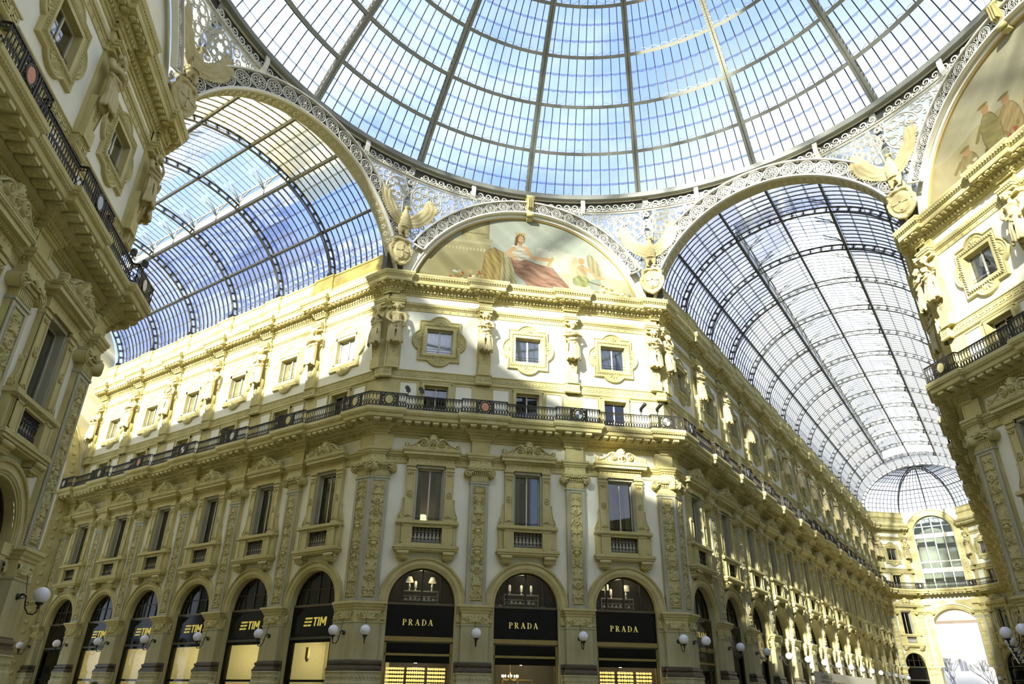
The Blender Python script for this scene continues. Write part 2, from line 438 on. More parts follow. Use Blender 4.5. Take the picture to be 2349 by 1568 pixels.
def arabesque(seed, w=0.30, z0=5.52, z1=10.92, y=-0.224, res=0.017, mat=None):
    rnd = random.Random(seed); r = Relief(-w, w, z0, z1, res)
    z = z0+.12
    def sym(f):
        for sg in (-1, 1): f(sg)
    r.spiral(.12, z+.05, .10, 1.2, .03, .05, a0=PI, sgn=1); r.spiral(-.12, z+.05, .10, 1.2, .03, .05, a0=0, sgn=-1)
    r.stroke([(-.2, z0+.06), (.2, z0+.06)], .035, .05)
    kinds = ['vase', 'scroll', 'mask', 'palm', 'eagle', 'scroll', 'ring', 'lyre']
    last = None
    while z < z1-.35:
        k = rnd.choice([q for q in kinds if q != last]); last = k
        step = rnd.uniform(.42, .58)
        r.stroke([(0, z), (0, z+step)], .022, .045)
        if k == 'vase':
            r.blob(0, z+.16, .13, .12, .075); r.stroke([(-.12, z+.30), (.12, z+.30)], .028, .065); r.stroke([(-.07, z+.02), (.07, z+.02)], .022, .05)
            sym(lambda q: r.spiral(q*.17, z+.2, .07, 1.1, .02, .05, a0=PI/2, sgn=-q)); r.palm(0, z+.3, .2, .05)
        elif k == 'scroll':
            sym(lambda q: r.spiral(q*.15, z+.17, .115, 1.5, .026, .06, a0=-PI/2, sgn=q)); sym(lambda q: r.palm(q*.16, z+.32, .13, .05, a=PI/2-q*.6, n=4, spread=1.4))
            r.blob(0, z+.2, .05, .09, .07)
        elif k == 'mask':
            r.mask(0, z+.2, .09, .075); sym(lambda q: r.stroke([(q*.1, z+.1), (q*.2, z+.05), (q*.24, z+.18), (q*.2, z+.3)], .028, .055)); r.palm(0, z+.33, .14, .05, n=5)
        elif k == 'palm':
            r.palm(0, z+.03, .3, .055, n=9, spread=2.6); sym(lambda q: r.spiral(q*.2, z+.33, .06, 1, .018, .05, a0=-PI/2, sgn=-q))
        elif k == 'eagle':
            r.blob(0, z+.2, .05, .12, .075); r.blob(0, z+.35, .035, .04, .07)
            sym(lambda q: [r.stroke([(q*.04, z+.22), (q*(.14+.02*j), z+.36-.05*j), (q*.26, z+.34-.08*j)], .024, .055) for j in range(4)])
        elif k == 'ring':
            pts = [(.13*math.cos(a), z+.2+.13*math.sin(a)) for a in np.linspace(0, 2*PI, 18)]
            r.stroke(pts, .026, .06); r.blob(0, z+.2, .06, .06, .07); sym(lambda q: r.palm(q*.15, z+.2, .12, .045, a=(0 if q > 0 else PI), n=5, spread=1.8, w=.02))
        else:
            sym(lambda q: r.stroke([(0, z+.05), (q*.12, z+.1), (q*.17, z+.24), (q*.09, z+.36), (q*.16, z+.46)], .026, .055)); r.blob(0, z+.24, .04, .08, .06)
            sym(lambda q: r.palm(q*.2, z+.1, .1, .045, a=PI/2-q*1.2, n=4, spread=1.2))
        for _ in range(5):
            q = rnd.choice((-1, 1)); xx = rnd.uniform(.05, .25); zz = z+rnd.uniform(0, step)
            r.blob(xx, zz, .022, .03, .045); r.blob(-xx, zz, .022, .03, .045)
        z += step
    r.palm(0, z1-.3, .22, .05)
    r.H *= 1.5
    return r.mesh(y, mat or STONE, name='carved_panel')
def frieze_relief(x0, x1, z0=4.52, z1=4.96, y=-0.3, seed=1, res=0.017):
    r = Relief(x0, x1, z0, z1, res); zc = (z0+z1)/2; c = (x0+x1)/2; W = (x1-x0)/2
    r.palm(c, zc-.16, .33, .06, n=7); 
    if W > .35:
        for q in (-1, 1):
            r.spiral(c+q*.32, zc-.03, .14, 1.5, .03, .06, a0=PI/2, sgn=-q); r.palm(c+q*.5, zc-.02, .14, .05, a=PI/2-q*.5, n=5, spread=1.6)
            r.spiral(c+q*.55, zc+.1, .07, 1.1, .02, .045, a0=0, sgn=q)
        r.stroke([(c-W+.03, z0+.03), (c+W-.03, z0+.03)], .02, .03)
    r.H *= 1.3
    return r.mesh(y, STONE, name='carved_frieze')
def crest_relief():
    r = Relief(-1.42, 1.42, 12.60, 13.50, .016)
    r.stroke([(-1.36, 12.65), (1.36, 12.65)], .05, .10)
    for q in (-1, 1):
        p = [(q*.30, 13.12), (q*.45, 13.17), (q*.62, 13.10), (q*.80, 12.93), (q*1.0, 12.79), (q*1.25, 12.72)]
        r.stroke(p, .05, .12, .035)
        # web filled behind the scroll
        for j in range(14):
            t = j/13; x = q*(.2+1.0*t); zt = 13.08-.42*t**.8
            r.stroke([(x, 12.64), (x, max(12.66, zt))], .06, .04)
        r.spiral(q*.47, 12.92, .20, 1.8, .045, .17, a0=PI/2, sgn=q, n=40)
        r.spiral(q*.80, 12.77, .08, 1.3, .025, .09, a0=PI/2, sgn=-q); r.palm(q*.95, 12.7, .14, .08, a=PI/2-q*.9, n=4, spread=1.3)
        r.blob(q*1.31, 12.76, .085, .11, .14); r.blob(q*1.33, 12.88, .05, .06, .12); r.palm(q*1.3, 12.8, .12, .12, n=4, spread=1.5)
    r.mask(0, 12.92, .13, .24)
    for j in range(5):
        a = PI*(.5+(j-2)*.17); r.stroke([(0+.1*math.cos(a), 13.06+.06*math.sin(a)), (.17*math.cos(a), 13.08+.24*math.sin(a))], .055, .15, .07)
        r.blob(.19*math.cos(a), 13.08+.27*math.sin(a), .06, .06, .16)
    for q in (-1, 1): r.stroke([(q*.13, 13.08), (q*.19, 12.9), (q*.15, 12.72), (q*.08, 12.68)], .045, .14)
    r.palm(0, 12.78, .16, .12, a=-PI/2, n=5, spread=1.6)
    return r.mesh(-0.50, STONE, cut=.012, thick=.16, name='crest')
def quatrefoil_relief():
    r = Relief(-1.56, 1.56, 17.35, 20.55, .02); X, Z = r.X, r.Z-18.95
    def sd(e):
        b = np.maximum(np.abs(X)-(1.16-e), np.abs(Z)-(1.235-e))
        for cx, cz in ((.80, 0), (-.80, 0), (0, .85), (0, -.85)):
            b = np.minimum(b, np.hypot(X-cx, Z-cz)-(.70-e))
        return b
    d = sd(0)
    op = np.maximum(np.abs(X)-.90, np.abs(Z)-.90)     # opening frame
    H = np.zeros_like(X)
    H = np.where(d < 0, .07, H)
    H = np.where((d < 0) & (d > -.10), .07+.07*np.sin(np.clip(-d/.10, 0, 1)*PI)**.5, H)
    H = np.where((d < -.17) & (d > -.23), .095, H)          # inner fillet
    bead = (np.sin(X*46)*np.sin(Z*46) > 0)
    H = np.where((d < -.12) & (d > -.165) & bead, .10, H)
    H = np.where(op < .14, .11, H); H = np.where((op < .10), .15-.05*np.cos((X+Z)*50)*(op > .02), H)
    r.H = H; hole = op < 0.0
    return r.mesh(0, STONE, cut=.01, thick=.02, name='quatrefoil_surround', hole=hole)
def shell_mesh(R=.34):
    """half round fluted shell standing on its straight side, hinge at the origin"""
    vs = []; fs = []; na, nr = 44, 8
    for j in range(nr+1):
        q = .18+.82*j/nr
        for i in range(na+1):
            a = PI*i/na; fl = abs(math.sin(a*5.5))
            rr = R*q*(1+.05*fl*(q > .9))
            vs.append((rr*math.cos(a), -(.05+.10*math.sin(q*PI*.85)*(0.35+.65*fl)), rr*math.sin(a)))
    for j in range(nr):
        for i in range(na):
            b = j*(na+1)+i; fs.append((b, b+1, b+na+2, b+na+1))
    m = MB(); m.add(vs, fs, STONE, None, True); m.ball((0, -.08, 0.03), (.09, .06, .06), STONE)
    rim = [(R*1.06*math.cos(PI*i/18), -.03, R*1.06*math.sin(PI*i/18)) for i in range(19)]
    m.tube(rim, .022, STONE, 5)
    return m.build('shell')
def greek_key(mb, x, y, ang, z0, z1, mat, w=.34, t=.028, d=.018):
    M = T(x, y, 0) @ RZ(ang); h = z1-z0
    def b(xa, xb, za, zb): mb.box(xa, xb, -d, 0, z0+za*h, z0+zb*h, mat, M)
    k = .12
    b(-w/2, w/2, 0, k); b(-w/2, -w/2+t, 0, 1); b(-w/2, w/2-2*t, 1-k, 1); b(w/2-3*t, w/2-2*t, .35, 1); b(-w/2+2.4*t, w/2-2*t, .35, .35+k); b(-w/2+2.4*t, -w/2+3.4*t, .35, .7)
# ------------------------------------------------------------------ building parts, made once, shared by every copy
LIB = {}
def lib(name, fn=None):
    if name not in LIB: LIB[name] = fn()
    return LIB[name]
def local_path(w, d, s1=.9, s2=.9, turn=0.0, w2=None):
    """plan path round a pier in its own frame (y into wall): s1/s2 side lengths, +-w jog of depth d, optional fold at x=0"""
    w2 = w if w2 is None else w2
    if not turn: return [(-s1, 0), (-w, 0), (-w, -d), (w2, -d), (w2, 0), (s2, 0)]
    c, s = math.cos(turn), math.sin(turn)
    def q(x, y): return (x*c-y*s, x*s+y*c)
    n1, n2 = Vector((0, -1)), Vector((s, -c)); m = (n1+n2)/(1+n1.dot(n2))
    return [(-s1, 0), (-w, 0), (-w, -d), (m.x*d, m.y*d), q(w2, -d), q(w2, 0), q(s2, 0)]
def cap_poly(mb, path, o, z, mat):
    P = [Vector(p) for p in path]; k = len(P); nm = [Vector(((P[i+1]-P[i]).normalized().y, -(P[i+1]-P[i]).normalized().x)) for i in range(k-1)]
    pts = []
    for i in range(k):
        m = nm[0] if i == 0 else nm[-1] if i == k-1 else (nm[i-1]+nm[i])/max(.15, 1+nm[i-1].dot(nm[i]))
        q = P[i]+m*o; pts.append((q.x, q.y, z))
    mb.quad([(P[0].x, P[0].y+.0, z)]+pts+[(P[-1].x, P[-1].y, z)], mat)
def seg(i, n): return 2*PI*i/n
def pier_parts(key, w, w2, s1, s2, turn):
    """dict name -> mesh for the pedestal zone"""
    def mk():
        out = {}
        pj = local_path(w, .30, s1, s2, turn, w2)
        m = MB(); sweep(m, pj, [(.16, 0), (.16, 2.0), (.12, 2.06), (.12, 2.40), (.16, 2.42), (.14, 2.47), (.01, 2.47)], PIER)
        for x, y, a in along(pj, .15, .12): m.ball((x, y, 2.23), (.05, .05, .07), PIER, 6, 4)
        out['base_block'] = m.build()
        m = MB(); sweep(m, pj, [(.01, 2.47), (.15, 2.47), (.15, 2.56), (.11, 2.58), (.09, 2.66), (.05, 2.70), (.09, 2.76), (.09, 2.84), (.03, 2.87), (.01, 2.92)], DARKBASE)
        out['plinth_moulding'] = m.build()
        m = MB(); sweep(m, pj, [(.01, 2.9), (.01, 4.42), (.04, 4.44), (.04, 4.50), (.01, 4.52)], PIER); out['pedestal'] = m.build()
        m = MB(); sweep(m, pj, [(.01, 4.5), (.01, 5.0)], STONE)
        def addrel(x0, x1, M, off):
            me = frieze_relief(x0, x1, y=0)
            m.add([v.co.copy() for v in me.vertices], [tuple(p.vertices) for p in me.polygons], STONE, M @ T(0, off, 0), True)
            bpy.data.meshes.remove(me)
        c, s_ = math.cos(turn), math.sin(turn); R = RZ(turn)
        if not turn:
            addrel(-w+.02, w2-.02, Matrix(), -.315); addrel(-s1+.02, -w-.02, Matrix(), -.015); addrel(w2+.02, s2-.02, Matrix(), -.015)
        else:
            addrel(-w+.02, .0, Matrix(), -.315); addrel(0, w2-.02, R, -.315)
            if s1-w > .1: addrel(-s1+.02, -w-.02, Matrix(), -.015)
            if s2-w2 > .1: addrel(w2+.02, s2-.02, R, -.015)
        out['carved_frieze'] = m.build()
        m = MB(); pr = [(.01, 4.98), (.05, 5.0), (.06, 5.07), (.12, 5.12), (.14, 5.21), (.20, 5.24), (.20, 5.32), (.18, 5.335), (.0, 5.335)]
        sweep(m, pj, pr, STONE); cap_poly(m, pj, .18, 5.335, STONE)
        out['impost_cornice'] = m.build()
        return out
    return lib(('pier', key), mk)
def shaft_mesh():
    m = MB(); hw = .47
    m.box(-hw, hw, -.215, 0, 5.33, 11.14, STONE)
    for a, b, c, d in ((-hw, -.315, 5.33, 11.14), (.315, hw, 5.33, 11.14), (-.315, .315, 5.33, 5.5), (-.315, .315, 10.95, 11.14)):
        m.box(a, b, -.255, -.2, c, d, MARBLE)
    m.box(-hw-.03, hw+.03, -.30, 0, 5.33, 5.45, MARBLE); m.box(-hw-.03, hw+.03, -.29, 0, 11.08, 11.16, MARBLE)
    for x in (-.315, .315): m.box(x-.015, x+.015, -.27, -.2, 5.5, 10.95, MARBLE)
    return m.build('shaft')
def capital_mesh():
    m = MB()
    m.box(-.45, .45, -.26, 0, 11.14, 11.62, STONE)
    for i in range(9):
        x = -.40+.1*i; m.box(x-.03, x+.03, -.285, -.2, 11.2, 11.5, STONE)
    m.tube([(-.46, -.28, 11.52), (.46, -.28, 11.52)], .04, STONE, 6)
    for i in range(8): m.ball((-.35+.1*i, -.34, 11.60), (.045, .05, .065), STONE, 6, 4)
    m.box(-.60, .60, -.36, 0, 11.66, 11.80, STONE)
    m.tube([(-.62, -.38, 11.79), (-.3, -.40, 11.74), (0, -.41, 11.72), (.3, -.40, 11.74), (.62, -.38, 11.79)], .04, STONE, 6)
    for q in (-1, 1):
        # volute: a drum with a spiral ridge
        M = T(q*.60, 0, 11.62)
        m.prism([(.20*math.cos(seg(i, 20)), .22*math.sin(seg(i, 20))) for i in range(20)], -.38, 0, STONE, M, True)
        sp = [((.20-.155*i/30)*math.cos(PI/2+q*(-1)*2.3*2*PI*i/30*.8), -.40, (.22-.17*i/30)*math.sin(PI/2+q*(-1)*2.3*2*PI*i/30*.8)) for i in range(31)]
        m.tube(sp, .026, STONE, 5, M, r1=.018); m.ball((0, -.40, 0), .045, STONE, 7, 5, M)
        m.tube([(q*.02, -.42, -.15), (q*-.12, -.43, -.02), (q*-.25, -.42, .06)], .035, STONE, 5, M)
        for j in range(3): m.ball((q*-.1-q*.09*j, -.43, .13+.02*j), (.05, .05, .06), STONE, 6, 4, M)
    for i in range(5):
        a = PI*(.5+(i-2)*.16); m.tube([(0, -.42, 11.70), (.1*math.cos(a), -.46, 11.72+.12*math.sin(a)), (.17*math.cos(a), -.44, 11.74+.20*math.sin(a))], .028, STONE, 5)
    m.box(-.62, .62, -.40, 0, 11.86, 11.96, STONE); m.box(-.58, .58, -.37, 0, 11.80, 11.86, STONE)
    return m.build('capital')
def frieze_block_mesh():
    m = MB(); m.box(-.47, .47, -.25, 0, 12.58, 13.36, STONE)
    for a, b, c, d in ((-.47, -.40, 12.62, 13.32), (.40, .47, 12.62, 13.32), (-.47, .47, 12.60, 12.66), (-.47, .47, 13.28, 13.34)): m.box(a, b, -.27, -.2, c, d, STONE)
    return m.build('frieze_block')
def herm_parts():
    out = {}
    m = MB(); m.box(-.38, .38, -.10, 0, 17.05, 20.78, STONE); m.box(-.37, .37, -.14, 0, 21.18, 21.72, STONE)
    for a, b, c, d in ((-.37, -.32, 21.22, 21.68), (.32, .37, 21.22, 21.68), (-.37, .37, 21.20, 21.25), (-.37, .37, 21.64, 21.70)): m.box(a, b, -.16, -.1, c, d, STONE)
    out['backing_pilaster'] = m.build()
    m = MB(); m.taper((.31, .31), (-.34, -.34, 0), (17.06, 17.62), STONE)
    m.taper((.27, .25), (-.30, -.28, 0), (17.62, 17.70), STONE); m.taper((.25, .35), (-.28, -.36, 0), (17.70, 18.75), STONE)
    for q in (-1, 1): m.add([(q*.25, -.29, 17.72), (q*.20, -.31, 17.72), (q*.27, -.385, 18.72), (q*.33, -.37, 18.72)], [(0, 1, 2, 3)], STONE)
    for j in range(4):
        z = 18.5-.16*j; y = -.345-.0*j
        for q in (-1, 1): m.tube([(0, -.36+.02*j, z), (q*.05, -.38+.02*j, z+.04), (q*(.12-.015*j), -.35+.02*j, z-.02)], .028, STATUE, 5)
        m.ball((0, -.36+.02*j, z-.05), (.035, .035, .05), STATUE, 6, 4)
    out['tapered_pedestal'] = m.build()
    m = MB()
    m.box(-.40, .40, -.46, 0, 21.02, 21.2, STONE); m.box(-.36, .36, -.42, 0, 20.90, 21.02, STONE); m.box(-.43, .43, -.50, 0, 21.14, 21.22, STONE)
    m.box(-.34, .34, -.3, 0, 20.75, 20.90, STONE)
    for i in range(7): m.ball((-.33+.11*i, -.47, 21.08), (.04, .03, .05), STONE, 6, 4)
    out['head_block'] = m.build()
    return out

# ---- windows
BLIND = plain('tan_blind', (.50, .44, .20), .7, noise=.08)
def aedicule_parts():
    out = {}
    m = MB()
    for q in (-1, 1):
        xa, xb = sorted((q*.76, q*1.18)); c = (xa+xb)/2
        m.box(xa, xb, -.20, 0, 9.10, 11.88, STONE)
        for a, b in ((xa, xa+.06), (xb-.06, xb)): m.box(a, b, -.235, -.18, 9.30, 11.55, STONE)
        m.box(xa-.02, xb+.02, -.25, 0, 11.60, 11.70, STONE); m.box(xa-.03, xb+.03, -.27, 0, 11.80, 11.90, STONE); m.box(xa-.02, xb+.02, -.25, 0, 9.10, 9.24, STONE)
        m.tube([(c+.11*math.cos(t), -.23, 10.42+.15*math.sin(t)) for t in np.linspace(0, 2*PI, 13)[:-1]], .025, STONE, 5, closed=True)
        m.ball((c, -.22, 10.42), (.055, .05, .06), STONE, 7, 4)
        for t in range(6): m.ball((c+.085*math.cos(t*PI/3), -.22, 10.42+.095*math.sin(t*PI/3)), (.03, .03, .035), STONE, 5, 3)
        for zc in (11.52, 9.26):
            m.tube([(c+.13*math.cos(t), -.23, zc+.12*math.sin(t)*(1 if zc < 10 else -1)) for t in np.linspace(0, PI, 9)], .025, STONE, 5); m.ball((c, -.22, zc+(.03 if zc < 10 else -.03)), (.05, .04, .05), STONE, 6, 4)
        # side bracket: flat scroll that swells towards the sill
        P = [(1.18, 9.12), (1.42, 9.12), (1.46, 9.22), (1.43, 9.36), (1.34, 9.52), (1.28, 9.72), (1.25, 9.95), (1.29, 10.02), (1.27, 10.14), (1.22, 10.20), (1.18, 10.2)]
        P = [(q*x, z) for x, z in P]
        if q < 0: P = P[::-1]
        m.prism(P, -.14, 0, STONE)
        m.tube([(q*x, -.15, z) for x, z in [(1.36, 9.16), (1.43, 9.2), (1.44, 9.3), (1.38, 9.36), (1.32, 9.3), (1.34, 9.24)]], .028, STONE, 5)
        m.tube([(q*x, -.15, z) for x, z in [(1.43, 9.36), (1.34, 9.54), (1.28, 9.76), (1.26, 9.98), (1.22, 10.06), (1.26, 10.12)]], .022, STONE, 5)
        m.ball((q*1.25, -.14, 10.17), (.05, .05, .07), STONE, 6, 4)
        # jamb reveals
        m.box(*sorted((q*.65, q*.74)), -.10, .24, 9.0, 11.82, MARBLE); m.box(*sorted((q*.70, q*.78)), -.14, 0, 9.0, 11.88, MARBLE)
    m.box(-.78, .78, -.14, .24, 11.74, 11.90, MARBLE); m.box(-.66, .66, .0, .24, 8.9, 9.06, STONE)
    out['surround'] = m.build()
    m = MB()
    pr = [(.0, 11.88), (.24, 11.88), (.25, 12.0), (.24, 12.02), (.24, 12.20), (.28, 12.22), (.30, 12.28), (.36, 12.30), (.50, 12.38), (.52, 12.50), (.58, 12.54), (.60, 12.60), (.0, 12.62)]
    sweep(m, [(-.93, 0.0), (.93, 0.0)], [(0, 11.88), (.2, 11.88)], STONE, caps=False)
    for z0, z1, w, d in ((11.88, 12.02, 1.16, .25), (12.02, 12.22, 1.14, .23), (12.22, 12.29, 1.20, .29), (12.29, 12.35, 1.26, .36), (12.35, 12.50, 1.40, .50), (12.50, 12.56, 1.44, .55), (12.56, 12.62, 1.47, .58)):
        m.box(-w, w, -d, 0, z0, z1, STONE)
    for i in range(22): m.box(-1.13+.105*i, -1.07+.105*i, -.34, -.25, 12.225, 12.29, STONE)
    for i in range(9): m.ball((-1.0+.25*i, -.235, 12.12), (.045, .03, .045), STONE, 6, 4)
    for i in range(36): m.ball((-1.38+.079*i, -.55, 12.53), .03, STONE, 5, 3)
    out['hood'] = m.build()
    m = MB()
    for z0, z1, w, d in ((8.90, 8.96, 1.47, .34), (8.96, 9.06, 1.52, .40), (9.06, 9.11, 1.49, .36)): m.box(-w, w, -d, 0, z0, z1, STONE)
    for i in range(34): m.ball((-1.48+.09*i, -.37, 8.93), .028, STONE, 5, 3)
    for q in (-1, 1):
        m.box(*sorted((q*.72, q*1.22)), -.32, 0, 7.92, 8.92, STONE); m.box(*sorted((q*1.22, q*1.46)), -.22, 0, 7.92, 8.92, STONE)
        for a, b, c, d in ((.72, .79, 8.0, 8.84), (1.15, 1.22, 8.0, 8.84), (.72, 1.22, 7.96, 8.03), (.72, 1.22, 8.80, 8.87)): m.box(*sorted((q*a, q*b)), -.345, -.3, c, d, STONE)
        for a, b, c, d in ((1.25, 1.29, 8.02, 8.82), (1.41, 1.45, 8.02, 8.82)): m.box(*sorted((q*a, q*b)), -.24, -.2, c, d, STONE)
    m.box(-.72, .72, -.10, .42, 7.92, 8.08, STONE); m.box(-.74, .74, -.30, 0, 8.80, 8.92, STONE); m.box(-.74, .74, -.30, 0, 7.92, 8.06, STONE)
    for z0, z1, w, d in ((7.64, 7.70, 1.46, .36), (7.70, 7.80, 1.52, .42), (7.80, 7.88, 1.57, .47), (7.88, 7.94, 1.54, .44)): m.box(-w, w, -d, 0, z0, z1, STONE)
    for i in range(34): m.ball((-1.52+.092*i, -.455, 7.885), .028, STONE, 5, 3)
    out['sill_balcony'] = m.build()
    m = MB(); m.box(-.27, .27, -.40, 0, 7.46, 7.66, STONE); m.prism([(-.25, 7.44), (-.25, 7.32), (-.16, 7.25), (.16, 7.25), (.25, 7.32), (.25, 7.44)], -.26, 0, STONE)
    for j in range(3): m.tube([(-.28, -.30-.03*j, 7.36+.07*j), (.28, -.30-.03*j, 7.36+.07*j)], .06, STONE, 8)
    m.tube([(-.28, -.40, 7.56), (.28, -.40, 7.56)], .09, STONE, 8)
    out['console'] = m.build()
    # iron grille of the sill
    m = MB(); z0, z1 = 8.09, 8.80; y = -.16
    m.box(-.72, .72, y-.015, y+.015, z0, z0+.03, BLACKI); m.box(-.72, .72, y-.015, y+.015, z1-.03, z1, BLACKI); m.box(-.72, .72, y-.01, y+.01, z0+.17, z0+.19, BLACKI); m.box(-.72, .72, y-.01, y+.01, z1-.17, z1-.15, BLACKI)
    for i in range(8):
        x = -.63+.18*i; m.tube([(x, y, z0), (x, y, z1)], .018, BLACKI, 4); m.ball((x, y-.01, z0+.37), (.045, .03, .07), BLACKI, 6, 4); m.ball((x, y-.01, z0+.30), (.05, .02, .02), BLACKI, 6, 4)
        for q in (-1, 1):
            m.tube([(x, y, z0+.42), (x+q*.06, y, z0+.50), (x+q*.085, y, z0+.44)], .014, BLACKI, 4); m.tube([(x, y, z0+.2), (x+q*.06, y, z0+.12), (x+q*.085, y, z0+.06)], .014, BLACKI, 4)
            m.tube([(x+q*.09, y, z1-.15), (x+q*.045, y, z1-.06), (x, y, z1-.15)], .014, BLACKI, 4)
    m.box(-.72, .72, .12, .14, 8.06, 8.82, BLACKI)
    out['iron_grille'] = m.build()
    m = MB(); y = .18
    for a, b, c, d in ((-.65, -.60, 9.06, 11.74), (.60, .65, 9.06, 11.74), (-.65, .65, 11.68, 11.74), (-.65, .65, 9.06, 9.12), (-.035, .035, 9.06, 11.74)): m.box(a, b, y-.03, y+.03, c, d, DSTEEL if c > 50 else FRAMEW)
    m.tube([(-.64, .05, 9.30), (.64, .05, 9.30)], .012, IRON, 4); m.tube([(-.64, .05, 9.16), (.64, .05, 9.16)], .012, IRON, 4)
    out['sash_frame'] = m.build()
    m = MB(); m.quad([(-.64, y, 9.06), (.64, y, 9.06), (.64, y, 11.74), (-.64, y, 11.74)], WINGLASS); out['glass'] = m.build()
    # the room behind, with shutters folded back and a ceiling
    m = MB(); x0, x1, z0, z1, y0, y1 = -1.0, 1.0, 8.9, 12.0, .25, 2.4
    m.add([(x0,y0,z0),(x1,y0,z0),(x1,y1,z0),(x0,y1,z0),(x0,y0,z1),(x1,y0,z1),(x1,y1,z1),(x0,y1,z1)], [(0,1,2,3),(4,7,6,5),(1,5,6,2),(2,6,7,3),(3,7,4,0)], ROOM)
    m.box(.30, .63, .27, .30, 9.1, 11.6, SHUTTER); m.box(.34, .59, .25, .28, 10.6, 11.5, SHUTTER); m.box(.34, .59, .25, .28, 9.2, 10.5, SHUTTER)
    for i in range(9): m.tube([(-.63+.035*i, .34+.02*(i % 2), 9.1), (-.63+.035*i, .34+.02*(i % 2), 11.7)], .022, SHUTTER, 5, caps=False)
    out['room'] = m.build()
    return out
def quatre_parts(kind):
    out = {}
    m = MB(); y = .17
    for q in (-1, 1): m.box(*sorted((q*.72, q*.92)), -.12, .20, 18.03, 19.87, STONE)
    m.box(-.92, .92, -.12, .20, 19.66, 19.87, STONE); m.box(-.92, .92, -.12, .20, 18.03, 18.17, STONE)
    out['reveal'] = m.build()
    m = MB()
    for a, b, c, d in ((-.72, -.66, 18.17, 19.66), (.66, .72, 18.17, 19.66), (-.72, .72, 19.60, 19.66), (-.72, .72, 18.17, 18.23), (-.04, .04, 18.17, 19.66)): m.box(a, b, y-.03, y+.03, c, d, FRAMEW)
    m.tube([(-.72, .02, 18.48), (.72, .02, 18.48)], .012, IRON, 4); m.tube([(-.72, .02, 18.33), (.72, .02, 18.33)], .012, IRON, 4)
    out['sash_frame'] = m.build()
    m = MB(); m.quad([(-.7, y, 18.2), (.7, y, 18.2), (.7, y, 19.64), (-.7, y, 19.64)], CLEARG); out['glass'] = m.build()
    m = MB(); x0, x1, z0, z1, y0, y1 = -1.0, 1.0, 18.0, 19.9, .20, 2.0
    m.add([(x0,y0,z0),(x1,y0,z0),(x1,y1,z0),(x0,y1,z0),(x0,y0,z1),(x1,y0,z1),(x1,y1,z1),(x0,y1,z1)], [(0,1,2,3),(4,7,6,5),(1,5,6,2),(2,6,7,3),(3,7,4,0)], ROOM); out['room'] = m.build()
    m = MB()
    def cloth(x0, x1, zt, zb, n, gather=None):
        pts = []; k = 4
        for j in range(k+1):
            t = j/k
            for i in range(n+1):
                u = i/n; xa = x0+(x1-x0)*u
                if gather is not None: xa = xa+(gather-xa)*(t**1.5)*.75
                pts.append((xa, .22+.015*math.sin(i*2.4), zt+(zb-zt)*t))
        m.add(pts, [(j*(n+1)+i, j*(n+1)+i+1, (j+1)*(n+1)+i+1, (j+1)*(n+1)+i) for j in range(k) for i in range(n)], CURTAIN, None, True)
    if kind == 'open': cloth(-.70, -.02, 19.64, 18.15, 20, -.7); cloth(.02, .70, 19.64, 18.15, 20, .7)
    elif kind == 'full': cloth(-.70, -.03, 19.64, 18.15, 20); cloth(.03, .70, 19.64, 18.15, 20)
    elif kind == 'side': cloth(-.70, .25, 19.64, 18.15, 26); cloth(.25, .70, 19.64, 18.15, 14, .7)
    elif kind == 'blind':
        for i in range(26): m.box(-.68, .68, .23, .27, 18.2+.055*i, 18.235+.055*i, BLIND)
    out['curtain' if kind != 'blind' else 'louvre_blind'] = m.build()
    return out
def mezz_parts():
    out = {}
    m = MB()
    for q in (-1, 1):
        m.box(*sorted((q*.64, q*.80)), -.10, .3, 14.42, 16.42, STONE)
    m.box(-.80, .80, -.10, .3, 16.28, 16.44, STONE); m.box(-.86, .86, -.12, 0, 16.42, 16.48, STONE)
    out['frame'] = m.build()
    m = MB()
    for a, b, c, d in ((.98, 1.04, 14.45, 16.42), (1.90, 1.96, 14.45, 16.42), (.98, 1.96, 16.38, 16.44)): m.box(a, b, -.05, 0, c, d, STONE)
    m.box(1.04, 1.90, -.015, 0, 14.45, 16.38, PLASTER)
    out['side_panel'] = m.build()
    m = MB(); y = .26
    for a, b, c, d in ((-.64, -.58, 14.42, 16.28), (.58, .64, 14.42, 16.28), (-.64, .64, 16.20, 16.28), (-.035, .035, 14.42, 16.28), (-.6, .6, 15.05, 15.10)): m.box(a, b, y-.03, y+.03, c, d, FRAMEW)
    out['sash_frame'] = m.build()
    m = MB(); m.quad([(-.62, y, 14.42), (.62, y, 14.42), (.62, y, 16.26), (-.62, y, 16.26)], WINGLASS); out['glass'] = m.build()
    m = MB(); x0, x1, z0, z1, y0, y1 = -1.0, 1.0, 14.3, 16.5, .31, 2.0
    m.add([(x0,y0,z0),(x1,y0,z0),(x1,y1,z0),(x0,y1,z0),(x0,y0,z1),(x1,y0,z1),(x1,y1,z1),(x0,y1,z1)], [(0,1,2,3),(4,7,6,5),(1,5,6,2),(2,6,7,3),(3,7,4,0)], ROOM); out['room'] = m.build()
    return out

